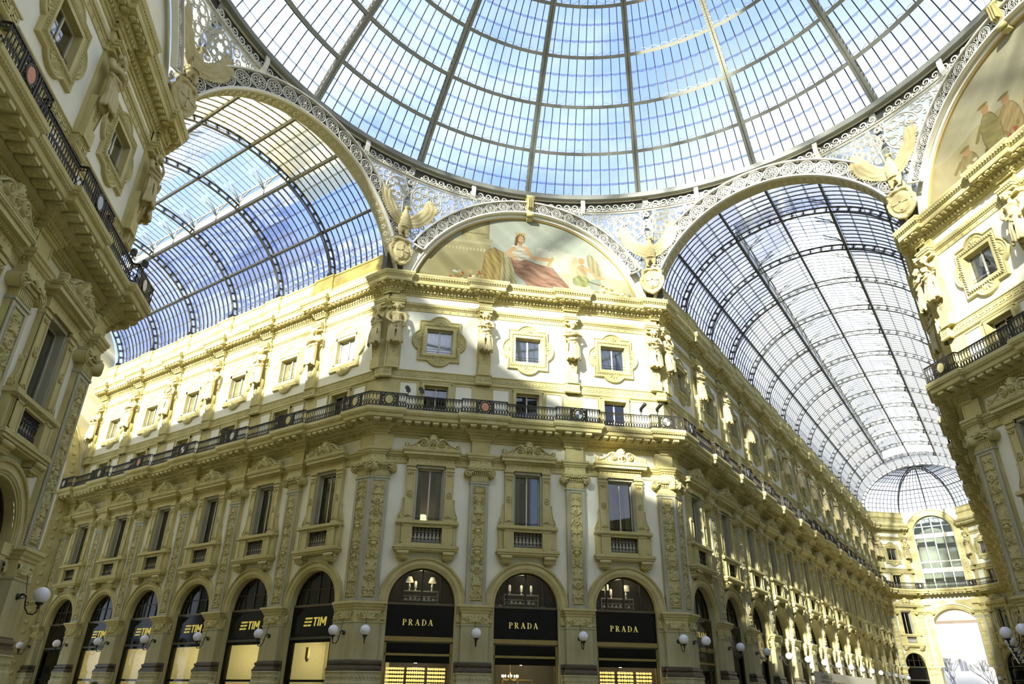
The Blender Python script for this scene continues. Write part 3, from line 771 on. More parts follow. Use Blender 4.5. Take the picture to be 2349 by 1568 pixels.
# ---- shop arch
def archivolt_parts():
    out = {}
    m = MB(); c = 5.4; n = 36
    for r0, r1, d in ((1.55, 1.62, .06), (1.62, 1.70, .10), (1.70, 1.92, .13), (1.92, 2.00, .20), (2.00, 2.03, .16)):
        m.arcband(0, c, r0, r1, 0, PI, -d, 0, STONE, n)
        for q in (-1, 1): m.box(*sorted((q*r0, q*r1)), -d, 0, 5.33, 5.41, STONE)
    for i in range(70): a = PI*(i+.5)/70; m.ball((1.97*math.cos(a), -.20, c+1.97*math.sin(a)), .028, STONE, 5, 3)
    for i in range(52): a = PI*(i+.5)/52; m.ball((1.66*math.cos(a), -.11, c+1.66*math.sin(a)), .022, STONE, 5, 3)
    out['archivolt'] = m.build()
    m = MB(); n = 24; D = .55
    vs = []; fs = []
    prof = [(1.55, 0.0), (1.55, 5.4)]+[(1.55*math.cos(PI*i/n), 5.4+1.55*math.sin(PI*i/n)) for i in range(1, n)]+[(-1.55, 5.4), (-1.55, 0)]
    for x, z in prof: vs += [(x, 0, z), (x, D, z)]
    for i in range(len(prof)-1): fs.append((2*i, 2*i+1, 2*i+3, 2*i+2))
    m.add(vs, fs, STONE, None, False)
    out['arch_reveal'] = m.build()
    return out
def lunette_glazing(bars):
    m = MB(); y = .32; c = 5.4
    m.arcband(0, c, 1.47, 1.56, 0, PI, y-.05, y+.05, IRON, 28)
    m.box(-1.56, 1.56, y-.14, y+.05, 5.30, 5.40, BRASSD)
    xs = [-.88, 0, .88] if bars == 'three' else [-.75, 0, .75]
    for x in xs:
        h = math.sqrt(1.5**2-x*x); wv = .045 if x == 0 else .03; m.box(x-wv, x+wv, y-.04, y+.04, 5.38, c+h, IRON)
    if bars != 'three': m.box(-1.25, 1.25, y-.03, y+.03, 6.08, 6.13, IRON)
    fr = m.build('fanlight_frame')
    m = MB(); pts = [(1.5*math.cos(PI*i/24), y, c+1.5*math.sin(PI*i/24)) for i in range(25)]
    m.quad(pts, SHOPGLASS); return fr, m.build('fanlight_glass')

# ---- lamp
def lamp_parts():
    out = {}
    m = MB(); m.ball((0, -.95, 4.08), .225, GLOBE, 24, 16); out['globe'] = m.build()
    m = MB()
    m.lathe([(.03, 3.70), (.05, 3.74), (.03, 3.78), (.10, 3.83), (.12, 3.88), (.09, 3.885)], IRON, 10, T(0, -.95, 0))
    P = [(0, -.36, 4.02), (0, -.44, 4.10), (0, -.55, 4.05), (0, -.56, 3.90), (0, -.60, 3.72), (0, -.72, 3.56), (0, -.86, 3.54), (0, -.94, 3.62), (0, -.95, 3.74)]
    m.tube(P, .022, IRON, 6)
    m.tube([(0, -.44+.09*math.cos(t)*(1-t/14), 4.03+.09*math.sin(t)*(1-t/14)) for t in np.linspace(-1.2, 9, 24)], .014, IRON, 5)
    m.tube([(0, -.62+.05*math.cos(t), 3.83+.05*math.sin(t)) for t in np.linspace(0, 5.4, 12)], .012, IRON, 5)
    m.tube([(0, -.52, 4.12), (0, -.47, 4.35), (0, -.42, 4.60), (0, -.35, 4.70), (0, -.34, 4.80)], .011, IRON, 5)
    out['bracket_arm'] = m.build()
    m = MB(); m.lathe([(.02, 0), (.10, .0), (.09, .03), (.05, .05), (.03, .08), (.0, .09)], IRON, 12, T(0, -.31, 4.02) @ RX(PI/2))
    out['wall_plate'] = m.build()
    return out
def spot_mesh():
    m = MB()
    m.lathe([(.07, 0), (.09, .03), (.10, .30), (.115, .32), (.115, .40), (.10, .40), (.095, .34)], IRON, 12, T(0, 0, .22) @ RX(-1.0))
    m.box(-.11, .11, -.02, .02, .05, .24, IRON); m.box(-.02, .02, -.02, .02, -.12, .06, IRON)
    return m.build('spotlight')

# ---- balcony railing between two pilasters (straight) and bowed part in front of a pilaster
def rail_straight(L):
    m = MB(); z0, z1 = 14.46, 15.22
    m.box(-L/2, L/2, -.03, .03, z1-.035, z1, IRON); m.box(-L/2, L/2, -.02, .02, z0+.02, z0+.05, IRON); m.box(-L/2, L/2, -.012, .012, z1-.16, z1-.14, IRON)
    n = max(1, int(round(L/.15)))
    for i in range(n+1):
        x = -L/2+L*i/n
        m.box(x-.012, x+.012, -.012, .012, z0, z1, IRON)
        if i < n:
            xc = x+L/n/2; w = L/n/2
            for q in (-1, 1):
                m.tube([(xc, 0, z0+.02), (xc+q*w*.9, 0, z0+.13), (xc+q*w*.25, 0, z0+.27)], .014, IRON, 4, caps=False)
                m.tube([(xc+q*w*.2, 0, z0+.05), (xc+q*w*.8, 0, z0+.22), (xc+q*w*.95, 0, z0+.30)], .011, IRON, 4, caps=False)
                m.tube([(xc+q*w, 0, z1-.20), (xc+q*w*.6, 0, z1-.07), (xc, 0, z1-.05)], .013, IRON, 4, caps=False)
            m.ball((xc, 0, z0+.30), (.032, .022, .06), IRON, 5, 3); m.ball((x, 0, z1-.22), (.034, .022, .05), IRON, 5, 3); m.ball((xc, 0, z1-.10), (.03, .02, .03), IRON, 5, 3)
    return m.build('railing')
def rail_medallion_plate(w=.46):
    m = MB(); z0, z1 = 14.46, 15.22
    for x in (-w, -w+.12, w-.12, w): m.box(x-.02, x+.02, -.03, .01, z0, z1, IRON)
    for q in (-1, 1): m.box(*sorted((q*(w-.12), q*w)), -.01, .0, z0+.04, z1-.06, IRON)
    m.box(-w, w, -.03, .03, z1-.035, z1, IRON); m.box(-w, w, -.02, .02, z0, z0+.04, IRON)
    zc = (z0+z1)/2
    for i in range(16):
        a = seg(i, 16); r = .30; m.tube([(r*math.cos(a), 0, zc+.32*math.sin(a)), (.36*math.cos(a+.2), -.01, zc+.40*math.sin(a+.2)*.9), (.31*math.cos(a+.42), 0, zc+.35*math.sin(a+.42))], .02, IRON, 4, caps=False)
    for qx in (-1, 1):
        for qz in (-1, 1):
            for k in range(3): m.ball((qx*(.22+.05*k), 0, zc+qz*(.33-.07*k)), (.05, .02, .05), IRON, 6, 3)
    m.tube([(.23*math.cos(t), -.02, zc+.27*math.sin(t)) for t in np.linspace(0, 2*PI, 20)[:-1]], .035, IRON, 6, closed=True)
    for i in range(12):
        a = seg(i, 12); m.ball((.29*math.cos(a), -.02, zc+.33*math.sin(a)), (.035, .025, .035), IRON, 5, 3)
    for qx in (-1, 1):
        for qz in (-1, 1): m.tube([(qx*(.30+.06*math.cos(t)), -.01, zc+qz*(.30+.05*math.sin(t))) for t in np.linspace(0, 5, 9)], .012, IRON, 4)
    return m.build('medallion_frame')
def disc_mesh(mat, rx=.18, rz=.22, quarters=None):
    m = MB(); zc = 14.84; n = 24
    if not quarters: m.prism([(rx*math.cos(seg(i, n)), zc+rz*math.sin(seg(i, n))) for i in range(n)], -.045, -.0, mat)
    else:
        for k in range(4):
            pts = [(0, zc)]+[(rx*math.cos(PI/2*k+PI/2*i/6), zc+rz*math.sin(PI/2*k+PI/2*i/6)) for i in range(7)]
            m.prism(pts, -.045, 0, quarters[k % 2])
    return m.build('medallion')
# ------------------------------------------------------------------ sculpture: overlapping rounded forms fused to one skin
class Clay:
    def __init__(s): s.v = []; s.f = []
    def ell(s, c, r, n=12, m=8, R=None):
        b = len(s.v); rx, ry, rz = r if isinstance(r, tuple) else (r, r, r)
        R = R or Matrix.Identity(3)
        L = [(0, 0, -rz)]
        for i in range(1, m):
            t = -PI/2+PI*i/m
            for j in range(n):
                a = 2*PI*j/n; L.append((rx*math.cos(t)*math.cos(a), ry*math.cos(t)*math.sin(a), rz*math.sin(t)))
        L.append((0, 0, rz)); k = len(L)-1
        s.v += [tuple(R @ Vector(p)+Vector(c)) for p in L]
        for j in range(n): s.f.append((b, b+1+(j+1) % n, b+1+j)); s.f.append((b+k, b+k-n+j, b+k-n+(j+1) % n))
        for i in range(m-2):
            for j in range(n): s.f.append((b+1+i*n+j, b+1+i*n+(j+1) % n, b+1+(i+1)*n+(j+1) % n, b+1+(i+1)*n+j))
    def limb(s, p0, r0, p1, r1, n=10, flat=1.0):
        """rounded cone between two points"""
        p0, p1 = Vector(p0), Vector(p1); d = p1-p0; L = d.length; d.normalize()
        u = d.cross(Vector((0, 1, 0)));
        if u.length < .1: u = d.cross(Vector((1, 0, 0)))
        u.normalize(); w = d.cross(u)
        b = len(s.v); rings = []
        for t in (-.95, -.6, 0): rings.append((p0+d*r0*t, r0*math.sqrt(1-t*t)))
        for t in (.33, .66): rings.append((p0+d*L*t, r0+(r1-r0)*t))
        for t in (0, .6, .95): rings.append((p1+d*r1*t, r1*math.sqrt(1-t*t)))
        for c, r in rings:
            for j in range(n):
                a = 2*PI*j/n; s.v.append(tuple(c+u*math.cos(a)*r+w*math.sin(a)*r*flat))
        k = len(rings)
        for i in range(k-1):
            for j in range(n): s.f.append((b+i*n+j, b+i*n+(j+1) % n, b+(i+1)*n+(j+1) % n, b+(i+1)*n+j))
        s.f.append(tuple(b+j for j in range(n-1, -1, -1))); s.f.append(tuple(b+(k-1)*n+j for j in range(n)))
    def chain(s, pts, rs, n=10):
        for i in range(len(pts)-1): s.limb(pts[i], rs[i], pts[i+1], rs[i+1], n)
    def skin(s, name, mat, vox, smooth=1, fac=.5, flip=False):
        me = bpy.data.meshes.new('clay'); me.from_pydata(s.v, [], s.f)
        bm = bmesh.new(); bm.from_mesh(me); bmesh.ops.recalc_face_normals(bm, faces=bm.faces); bm.to_mesh(me); bm.free()
        o = bpy.data.objects.new('clay', me); COL.objects.link(o)
        r = o.modifiers.new('r', 'REMESH'); r.mode = 'VOXEL'; r.voxel_size = vox; r.adaptivity = 0
        if smooth: q = o.modifiers.new('s', 'SMOOTH'); q.factor = fac; q.iterations = smooth
        dg = bpy.context.evaluated_depsgraph_get(); dg.update()
        out = bpy.data.meshes.new_from_object(o.evaluated_get(dg), depsgraph=dg)
        bpy.data.objects.remove(o); bpy.data.meshes.remove(me)
        out.name = name; out.materials.clear(); out.materials.append(mat)
        out.polygons.foreach_set('use_smooth', [True]*len(out.polygons)); out.update()
        return out

def head(c, P, r=.135, turn=0.0, beard=False, hair='wave', tilt=0.0):
    """P centre of the skull; face looks to -y turned by turn"""
    x, y, z = P; ct, st = math.cos(turn), math.sin(turn)
    def w(a, b, h): # a right, b forward, h up (units of r)
        h2 = h-b*math.sin(tilt)*.6
        return (x+(a*ct+b*st)*r, y-(b*ct-a*st)*r, z+h2*r)
    c.ell(w(0, 0, 0), (r*.86, r*.98, r*1.12)); c.ell(w(0, .32, -.55), (r*.62, r*.62, r*.62))
    c.ell(w(0, .62, -1.05), (r*.28, r*.26, r*.22))                       # chin
    c.limb(w(0, .92, .18), r*.13, w(0, 1.16, -.32), r*.17, 8)            # nose
    c.limb(w(-.42, .86, .25), r*.12, w(.42, .86, .25), r*.12, 8)         # brow
    for q in (-1, 1):
        c.ell(w(q*.34, .84, -.02), r*.13); c.ell(w(q*.45, .66, -.45), r*.22); c.ell(w(q*.88, 0, -.1), (r*.14, r*.22, r*.3))
    c.limb(w(-.22, .92, -.62), r*.085, w(.22, .92, -.62), r*.085, 6); c.limb(w(-.18, .88, -.8), r*.085, w(.18, .88, -.8), r*.085, 6)
    n = 15
    for i in range(n):
        a = PI*(-.12+1.24*i/(n-1)); c.ell(w(math.cos(a)*.92, .28, .25+.85*math.sin(a)), r*.30)
        c.ell(w(math.cos(a)*1.0, -.2, .1+.95*math.sin(a)), r*.34)
    if hair == 'long':
        for q in (-1, 1): c.chain([w(q*.9, .1, 0), w(q*1.05, .15, -.8), w(q*.95, .35, -1.6)], [r*.3, r*.32, r*.2])
    if beard:
        for i in range(5):
            a = (i-2)*.32; c.chain([w(math.sin(a)*.6, .75, -.75), w(math.sin(a)*.55, .85, -1.35), w(math.sin(a)*.3, .8, -1.85-.1*(i % 2))], [r*.27, r*.26, r*.14])
        c.limb(w(-.4, .95, -.5), r*.14, w(.4, .95, -.5), r*.14)
def hand(c, P, D, U, s=.10):
    """small carved hand: palm plus four bent fingers and thumb; D pointing direction, U back of the hand"""
    P, D, U = Vector(P), Vector(D).normalized(), Vector(U).normalized(); W = D.cross(U)
    c.ell(tuple(P), (s*.48, s*.30, s*.48))
    for i in range(4):
        o = P+W*s*(.3*(i-1.5))+D*s*.35; L = s*(.62, .72, .68, .5)[i]
        c.limb(tuple(o), s*.15, tuple(o+D*L*.6), s*.13, 6); c.limb(tuple(o+D*L*.6), s*.13, tuple(o+D*L-U*s*.25), s*.10, 6)
    o = P-W*s*.45; c.limb(tuple(o), s*.16, tuple(o+D*s*.5-W*s*.2), s*.12, 6)
def skirt(c, cx, y, ztop, zbot, wt, wb, n=9, seed=0, lift=0.0):
    rnd = random.Random(seed)
    c.limb((cx, y+.02, ztop-.05), wt*.72, (cx, y-.0, zbot+wb*.62), wb*.66, 14, flat=.8)
    for i in range(n):
        a = PI*(.06+.88*i/(n-1)); j = rnd.uniform(-.05, .05)
        xt, yt = cx-math.cos(a)*wt*.78, y-math.sin(a)*wt*.62
        xb, yb = cx-math.cos(a)*wb*1.02, y-.03-math.sin(a)*wb*.78
        xm = (xt+xb)/2+j; ym = (yt+yb)/2-.02
        c.chain([(xt, yt-.01, ztop), (xm, ym-.03, (ztop+zbot)/2+j), (xb, yb-.03, zbot+rnd.uniform(-.02, .12)+lift*i/n)], [.026, .040, .055], 7)
    # rolled cloth round the hips
    c.chain([(cx-wt*1.0, y-.03, ztop+.02), (cx-wt*.45, y-wt*.75, ztop-.08), (cx+wt*.2, y-wt*.85, ztop-.03), (cx+wt*.98, y-.06, ztop+.10)], [.06, .085, .085, .06])
    c.chain([(cx-wt*.9, y-wt*.35, ztop-.1), (cx, y-wt*.95, ztop-.3), (cx+wt*.8, y-wt*.5, ztop-.05)], [.03, .05, .03])
    c.chain([(cx-wt*.7, y-wt*.6, ztop-.2), (cx+.05, y-wt*.98, ztop-.52), (cx+wt*.85, y-wt*.5, ztop-.3)], [.025, .045, .025])
def caryatid(kind):
    c = Clay(); y = -.33
    male = kind in ('folded', 'hip')
    sh = .29 if male else .25
    skirt(c, 0, y, 1.28, .02, .25, .31 if male else .30, 10, seed=hash(kind) % 7 if False else {'crossed': 1, 'folded': 2, 'hip': 3, 'hood': 4}[kind])
    # waist, belly, chest
    c.ell((0, y-.02, 1.34), (.21 if male else .18, .16, .16)); c.ell((0, y-.03, 1.52), (.205 if male else .165, .15, .18))
    c.ell((0, y-.03, 1.72), (.25 if male else .205, .165, .19)); c.limb((-sh*.8, y, 1.86), .09, (sh*.8, y, 1.86), .09)
    for q in (-1, 1):
        if male: c.ell((q*.105, y-.14, 1.76), (.11, .07, .085)); c.ell((q*.06, y-.155, 1.50), (.05, .03, .05)); c.ell((q*.06, y-.155, 1.60), (.05, .03, .045)); c.ell((q*.06, y-.155, 1.41), (.05, .03, .045))
        else: c.ell((q*.095, y-.15, 1.70), (.085, .085, .085))
        c.ell((q*sh, y, 1.84), .105 if male else .09)
    c.limb((0, y+.01, 1.88), .085 if male else .07, (0, y-.03, 2.08), .075 if male else .065)
    ar = .075 if male else .062
    if kind == 'crossed':
        c.chain([(-sh-.02, y, 1.83), (-.32, y-.10, 1.52), (-.02, y-.27, 1.62), (.08, y-.26, 1.70)], [ar*1.1, ar, ar*.75, ar*.6]); hand(c, (.10, y-.25, 1.74), (.3, 0, 1), (0, -1, 0))
        c.chain([(sh+.02, y, 1.83), (.33, y-.12, 1.50), (.06, y-.29, 1.44), (-.06, y-.28, 1.47)], [ar*1.1, ar, ar*.75, ar*.6]); hand(c, (-.10, y-.28, 1.50), (-1, 0, .3), (0, -1, 0))
        head(c, (0, y-.08, 2.22), .140, turn=.25, hair='long', tilt=.25)
    elif kind == 'folded':
        c.chain([(-sh-.02, y, 1.83), (-.37, y-.09, 1.50), (-.02, y-.28, 1.50), (.14, y-.26, 1.53)], [ar*1.25, ar*1.05, ar*.9, ar*.7]); hand(c, (.20, y-.24, 1.55), (1, .1, .2), (0, -1, 0), .12)
        c.chain([(sh+.02, y, 1.83), (.38, y-.10, 1.52), (.04, y-.31, 1.60), (-.12, y-.29, 1.63)], [ar*1.25, ar*1.05, ar*.9, ar*.7]); hand(c, (-.17, y-.27, 1.65), (-1, .1, .3), (0, -1, 0), .12)
        head(c, (0, y-.09, 2.22), .150, turn=-.15, beard=True, tilt=.3)
    elif kind == 'hip':
        c.chain([(-sh-.03, y, 1.83), (-.40, y-.04, 1.52), (-.27, y-.20, 1.27), (-.20, y-.24, 1.22)], [ar*1.3, ar*1.1, ar*.8, ar*.65]); hand(c, (-.17, y-.25, 1.19), (.6, -.2, -.7), (0, -1, 0), .12)
        c.chain([(sh+.03, y, 1.83), (.41, y-.05, 1.50), (.36, y-.18, 1.22), (.33, y-.22, 1.14)], [ar*1.3, ar*1.1, ar*.8, ar*.65]); hand(c, (.31, y-.23, 1.08), (-.1, -.1, -1), (0, -1, 0), .12)
        head(c, (0, y-.08, 2.23), .150, turn=.1, tilt=.25)
    else:  # draped, one arm across, veil falling from the head
        c.chain([(-sh-.01, y, 1.83), (-.33, y-.07, 1.50), (-.10, y-.26, 1.36), (0, y-.27, 1.36)], [ar*1.2, ar, ar*.8, ar*.6]); hand(c, (.05, y-.27, 1.36), (1, 0, .1), (0, -1, 0))
        c.chain([(sh+.01, y, 1.83), (.34, y-.12, 1.56), (.20, y-.24, 1.80), (.12, y-.22, 1.95)], [ar*1.2, ar, ar*.75, ar*.6]); hand(c, (.10, y-.21, 2.0), (-.2, 0, 1), (0, -1, 0))
        for i in range(6): c.chain([(-.22+.02*i, y-.13, 1.86), (-.05+.05*i, y-.22, 1.6-.03*i), (.25, y-.12, 1.3)], [.03, .035, .03], 7)
        head(c, (0, y-.08, 2.22), .140, turn=-.3, hair='long', tilt=.25)
    return c.skin('figure', STATUE, .017, 1, .25)

def feather(c, base, tip, w, th=.03, up=None):
    """flat rounded blade"""
    b, t = Vector(base), Vector(tip); d = t-b; L = d.length; d.normalize()
    n = Vector((0, 1, 0)); s_ = d.cross(n).normalized(); n2 = s_.cross(d)
    R = Matrix((s_, n2, d)).transposed()
    c.ell(tuple((b+t)/2), (w, th, L/2), 8, 6, R)
def eagle_body():
    """perched on z=0, looking to -y; wings separate"""
    c = Clay()
    c.limb((0, -.02, .62), .26, (0, -.10, 1.12), .25, 14); c.ell((0, -.13, .95), (.25, .20, .36))
    c.limb((0, -.08, 1.25), .19, (.03, -.15, 1.60), .12, 12); c.ell((.04, -.19, 1.72), (.115, .15, .12)); c.limb((.12, -.26, 1.72), .07, (.21, -.30, 1.69), .045, 8); c.limb((.21, -.30, 1.69), .045, (.235, -.32, 1.59), .018, 8)
    for q in (-1, 1):
        c.limb((.04+q*.05, -.24, 1.79), .035, (.04+q*.09, -.12, 1.80), .035, 6)
        c.limb((q*.14, -.06, .62), .17, (q*.17, -.12, .30), .10, 10); c.limb((q*.17, -.12, .30), .075, (q*.17, -.13, .10), .05, 8)
        for a in (-.6, 0, .6): c.chain([(q*.17, -.13, .10), (q*.17+.12*math.sin(a), -.13-.13*math.cos(a), .07), (q*.17+.16*math.sin(a), -.13-.19*math.cos(a), -.02)], [.045, .035, .015], 6)
        for i in range(5): feather(c, (q*(.08+.03*i), -.17, .62-.02*i), (q*(.10+.035*i), -.19, .30+.03*i), .035, .025)
    for r_ in range(6):
        for i in range(7):
            a = (i-3)*.36+(r_ % 2)*.18; z = 1.38-.14*r_; rr = .22+.04*math.sin(r_*.5)
            feather(c, (math.sin(a)*rr, -.09-math.cos(a)*rr*.86, z), (math.sin(a)*rr*1.03, -.10-math.cos(a)*rr*.92, z-.15), .05, .02)
    for i in range(5): feather(c, ((i-2)*.06, .12, .6), ((i-2)*.15, .15, .02), .07, .03)
    return c.skin('eagle_body', STATUE, .024, 1, .35)
def eagle_wing():
    """right wing (+x), root at (0.2, -.05, 1.25)"""
    c = Clay()
    arm = [(.16, -.04, 1.18), (.50, -.06, 1.36), (.78, -.03, 1.74), (.88, .02, 2.02)]
    c.chain(arm, [.17, .15, .12, .06], 10)
    N = 26
    for i in range(N):
        t = i/(N-1); s_ = t*2.999; k = int(s_); f = s_-k
        b = Vector(arm[k]).lerp(Vector(arm[min(3, k+1)]), f)
        ang = -1.75+2.95*t**1.15; L = .55+.42*t
        d = Vector((math.cos(ang), .03, math.sin(ang)))
        feather(c, b, b+d*L, .10, .024)
        feather(c, b+Vector((0, -.04, 0)), b+d*L*.66+Vector((0, -.05, 0)), .095, .024)
        feather(c, b+Vector((0, -.07, 0)), b+d*L*.38+Vector((0, -.09, 0)), .085, .024)
    return c.skin('wing', STATUE, .026, 1, .3)
def cartouche():
    c = Clay()
    c.ell((0, -.10, -.62), (.42, .13, .50), 20, 10); c.ell((0, -.03, -.60), (.53, .09, .66), 20, 10); c.limb((0, -.03, -.1), .3, (0, -.03, -1.1), .16, 12, .4)
    out = [(-.34, 0), (-.46, -.1), (-.44, -.3), (-.56, -.45), (-.52, -.75), (-.42, -.98), (-.22, -1.2), (0, -1.3), (.22, -1.2), (.42, -.98), (.52, -.75), (.56, -.45), (.44, -.3), (.46, -.1), (.34, 0)]
    c.chain([(x, -.04, z) for x, z in out], [.09]*len(out), 8)
    for x, z in ((-.44, -.08), (.44, -.08), (-.52, -.5), (.52, -.5), (-.2, -1.2), (.2, -1.2)):
        c.chain([(x+.07*math.cos(t), -.12, z+.07*math.sin(t)) for t in np.linspace(0, 5, 8)], [.035]*8, 6)
    c.chain([(-.4, -.12, 0), (-.2, -.16, .06), (0, -.17, .03), (.2, -.16, .06), (.4, -.12, 0)], [.08]*5, 8)
    ring = [(.34*math.cos(t), -.16, -.62+.43*math.sin(t)) for t in np.linspace(0, 2*PI, 25)]
    c.chain(ring, [.035]*25, 6)
    c.limb((0, -.12, -.62), .30, (0, -.12, -.9), .2, 10, .4)
    return c.skin('cartouche', STATUE, .026, 1, .3)
def cross_mesh():
    m = MB(); m.box(-.04, .04, -.245, -.12, -1.0, -.24, STATUE); m.box(-.32, .32, -.245, -.12, -.66, -.58, STATUE); return m.build('cross')

def person(seed, coat, trousers, hairc, skinc):
    """standing visitor, parts: body (one skin), hair, coat, trousers"""
    rnd = random.Random(seed); out = {}
    sk = plain('skin_%d' % seed, skinc, .6, noise=.05)
    c = Clay(); 
    c.limb((0, 0, 1.38), .055, (0, -.01, 1.50), .05); head(c, (0, -.02, 1.605), .098, hair='none')
    for q in (-1, 1):
        c.chain([(q*.18, 0, 1.36), (q*.23, .01, 1.10), (q*.25, -.05, .86)], [.05, .042, .03])
        hand(c, (q*.255, -.07, .80), (0, -.1, -1), (q, 0, 0), .085)
        c.chain([(q*.09, 0, .90), (q*.10, -.01, .50), (q*.10, .01, .08)], [.08, .055, .04]); c.limb((q*.10, .02, .05), .045, (q*.11, -.16, .035), .035)
    c.limb((0, 0, 1.0), .13, (0, 0, 1.28), .15, 12, .7)
    out['body'] = c.skin('body', sk, .016, 1, .4)
    c = Clay()
    c.limb((0, 0, .90), .175, (0, 0, 1.27), .185, 14, .75); c.limb((-.15, 0, 1.36), .075, (.15, 0, 1.36), .075)
    for q in (-1, 1): c.chain([(q*.18, 0, 1.36), (q*.235, .01, 1.10), (q*.25, -.045, .90)], [.072, .062, .05])
    out['coat'] = c.skin('coat', plain('coat_%d' % seed, coat, .9, noise=.1), .018, 1, .4)
    c = Clay(); c.ell((0, 0, .90), (.165, .12, .12))
    for q in (-1, 1): c.chain([(q*.09, 0, .86), (q*.10, -.01, .50), (q*.10, .01, .12)], [.098, .078, .065])
    out['trousers'] = c.skin('trousers', plain('trousers_%d' % seed, trousers, .9, noise=.1), .018, 1, .4)
    c = Clay(); c.ell((0, .012, 1.645), (.102, .112, .10)); c.ell((0, .05, 1.58), (.09, .06, .10))
    out['hair'] = c.skin('hair', plain('hair_%d' % seed, hairc, .7, noise=.2), .014, 1, .4)
    return out
# ------------------------------------------------------------------ iron and glass roofs
ZR, RR = 30.18, 18.1
TIER = [(18.1, 30.18), (16.55, 32.45), (14.75, 34.65), (12.85, 36.85), (10.75, 38.75), (8.4, 40.35), (5.8, 41.6), (3.0, 42.4)]
def dome_pt(t, off=0.0):
    """t in tiers 0..7 (Catmull interpolation), off outward"""
    k = min(len(TIER)-2, int(t)); f = t-k
    P = [Vector(TIER[max(0, k-1)]), Vector(TIER[k]), Vector(TIER[k+1]), Vector(TIER[min(len(TIER)-1, k+2)])]
    if k == 0: P[0] = 2*P[1]-P[2]
    if k == len(TIER)-2: P[3] = 2*P[2]-P[1]
    q = 0.5*((2*P[1])+(P[2]-P[0])*f+(2*P[0]-5*P[1]+4*P[2]-P[3])*f*f+(3*P[1]-P[0]-3*P[2]+P[3])*f**3)
    if off:
        e = .02; a = dome_pt(max(0, t-e)); b = dome_pt(min(len(TIER)-1.001, t+e)); d = Vector((b[0]-a[0], b[1]-a[1])).normalized()
        q = q+Vector((d.y, -d.x))*off
    return (q.x, q.y)
def strip(mb, pts, nrm, w, d, mat):
    """bar along pts; nrm list of unit normals (depth direction), w half width sideways, depth d along normal"""
    P = [Vector(p) for p in pts]; k = len(P); vs = []
    for i in range(k):
        t = (P[min(i+1, k-1)]-P[max(i-1, 0)]).normalized(); n = Vector(nrm[i]); s_ = t.cross(n).normalized()
        for a, b in ((-w, 0), (w, 0), (w, d), (-w, d)): vs.append(P[i]+s_*a+n*b)
    fs = [(0, 1, 2, 3), (4*k-1, 4*k-2, 4*k-3, 4*k-4)]
    for i in range(k-1):
        for j in range(4): a = 4*i+j; b = 4*i+(j+1) % 4; fs.append((a, b, b+4, a+4))
    mb.add(vs, fs, mat)
def cyl(a, rz): return Vector((rz[0]*math.cos(a), rz[0]*math.sin(a), rz[1]))
def dome_nrm(a, t):
    p, q = dome_pt(t), dome_pt(t, .1); v = Vector(((q[0]-p[0])*math.cos(a), (q[0]-p[0])*math.sin(a), q[1]-p[1])); return v.normalized()
NT = 7
def dome_rib():
    m = MB(); N = 56; ts = [NT*.999*i/N for i in range(N+1)]
    n = [dome_nrm(0, t) for t in ts]
    strip(m, [cyl(0, dome_pt(t, 0)) for t in ts], n, .175, .04, STEEL)
    strip(m, [cyl(0, dome_pt(t, .0)) for t in ts], n, .03, .12, STEEL)
    strip(m, [cyl(0, dome_pt(t, .48)) for t in ts], n, .13, .035, STEEL)
    for q in (-1, 1):
        off = Vector((0, q*.12, 0))
        for i in range(N):
            for u, v in (((0, .02), (1, .47)), ((0, .47), (1, .02))):
                a = cyl(0, dome_pt(ts[i+u[0]], u[1]))+off; b = cyl(0, dome_pt(ts[i+v[0]], v[1]))+off
                m.tube([a, b], .018, CASTD, 4, caps=False)
    for i in range(0, N*2):
        t = NT*.999*(i+.5)/(2*N)
        for q in (-.1, .1): m.ball(cyl(0, dome_pt(t, -.01))+Vector((0, q, 0)), .016, STEEL, 5, 3)
    return m.build('rib')
def dome_ring(t, big=False):
    """ring segment spanning one sixteenth, symmetric about angle 0"""
    m = MB(); N = 6; h = PI/16; an = [-h+2*h*i/N for i in range(N+1)]
    for off, w in ((.03, .045), (.36, .045)):
        strip(m, [cyl(a, dome_pt(t, off)) for a in an], [dome_nrm(a, t) for a in an], .10 if off < .1 else .06, w, STEEL)
    strip(m, [cyl(a, dome_pt(t, .05)) for a in an], [dome_nrm(a, t) for a in an], .015, .32, STEEL)
    L = 2*h*dome_pt(t)[0]; k = max(3, int(L/.6))
    for i in range(k):
        a0 = -h+2*h*i/k; a1 = -h+2*h*(i+1)/k; e = .14/3
        p = [cyl(a0, dome_pt(t+.05, .06)), cyl((a0+a1)/2, dome_pt(t+.10, .22)), cyl(a1, dome_pt(t+.05, .36))]
        m.tube(p, .013, CASTD, 4, caps=False)
    return m.build('ring_beam')
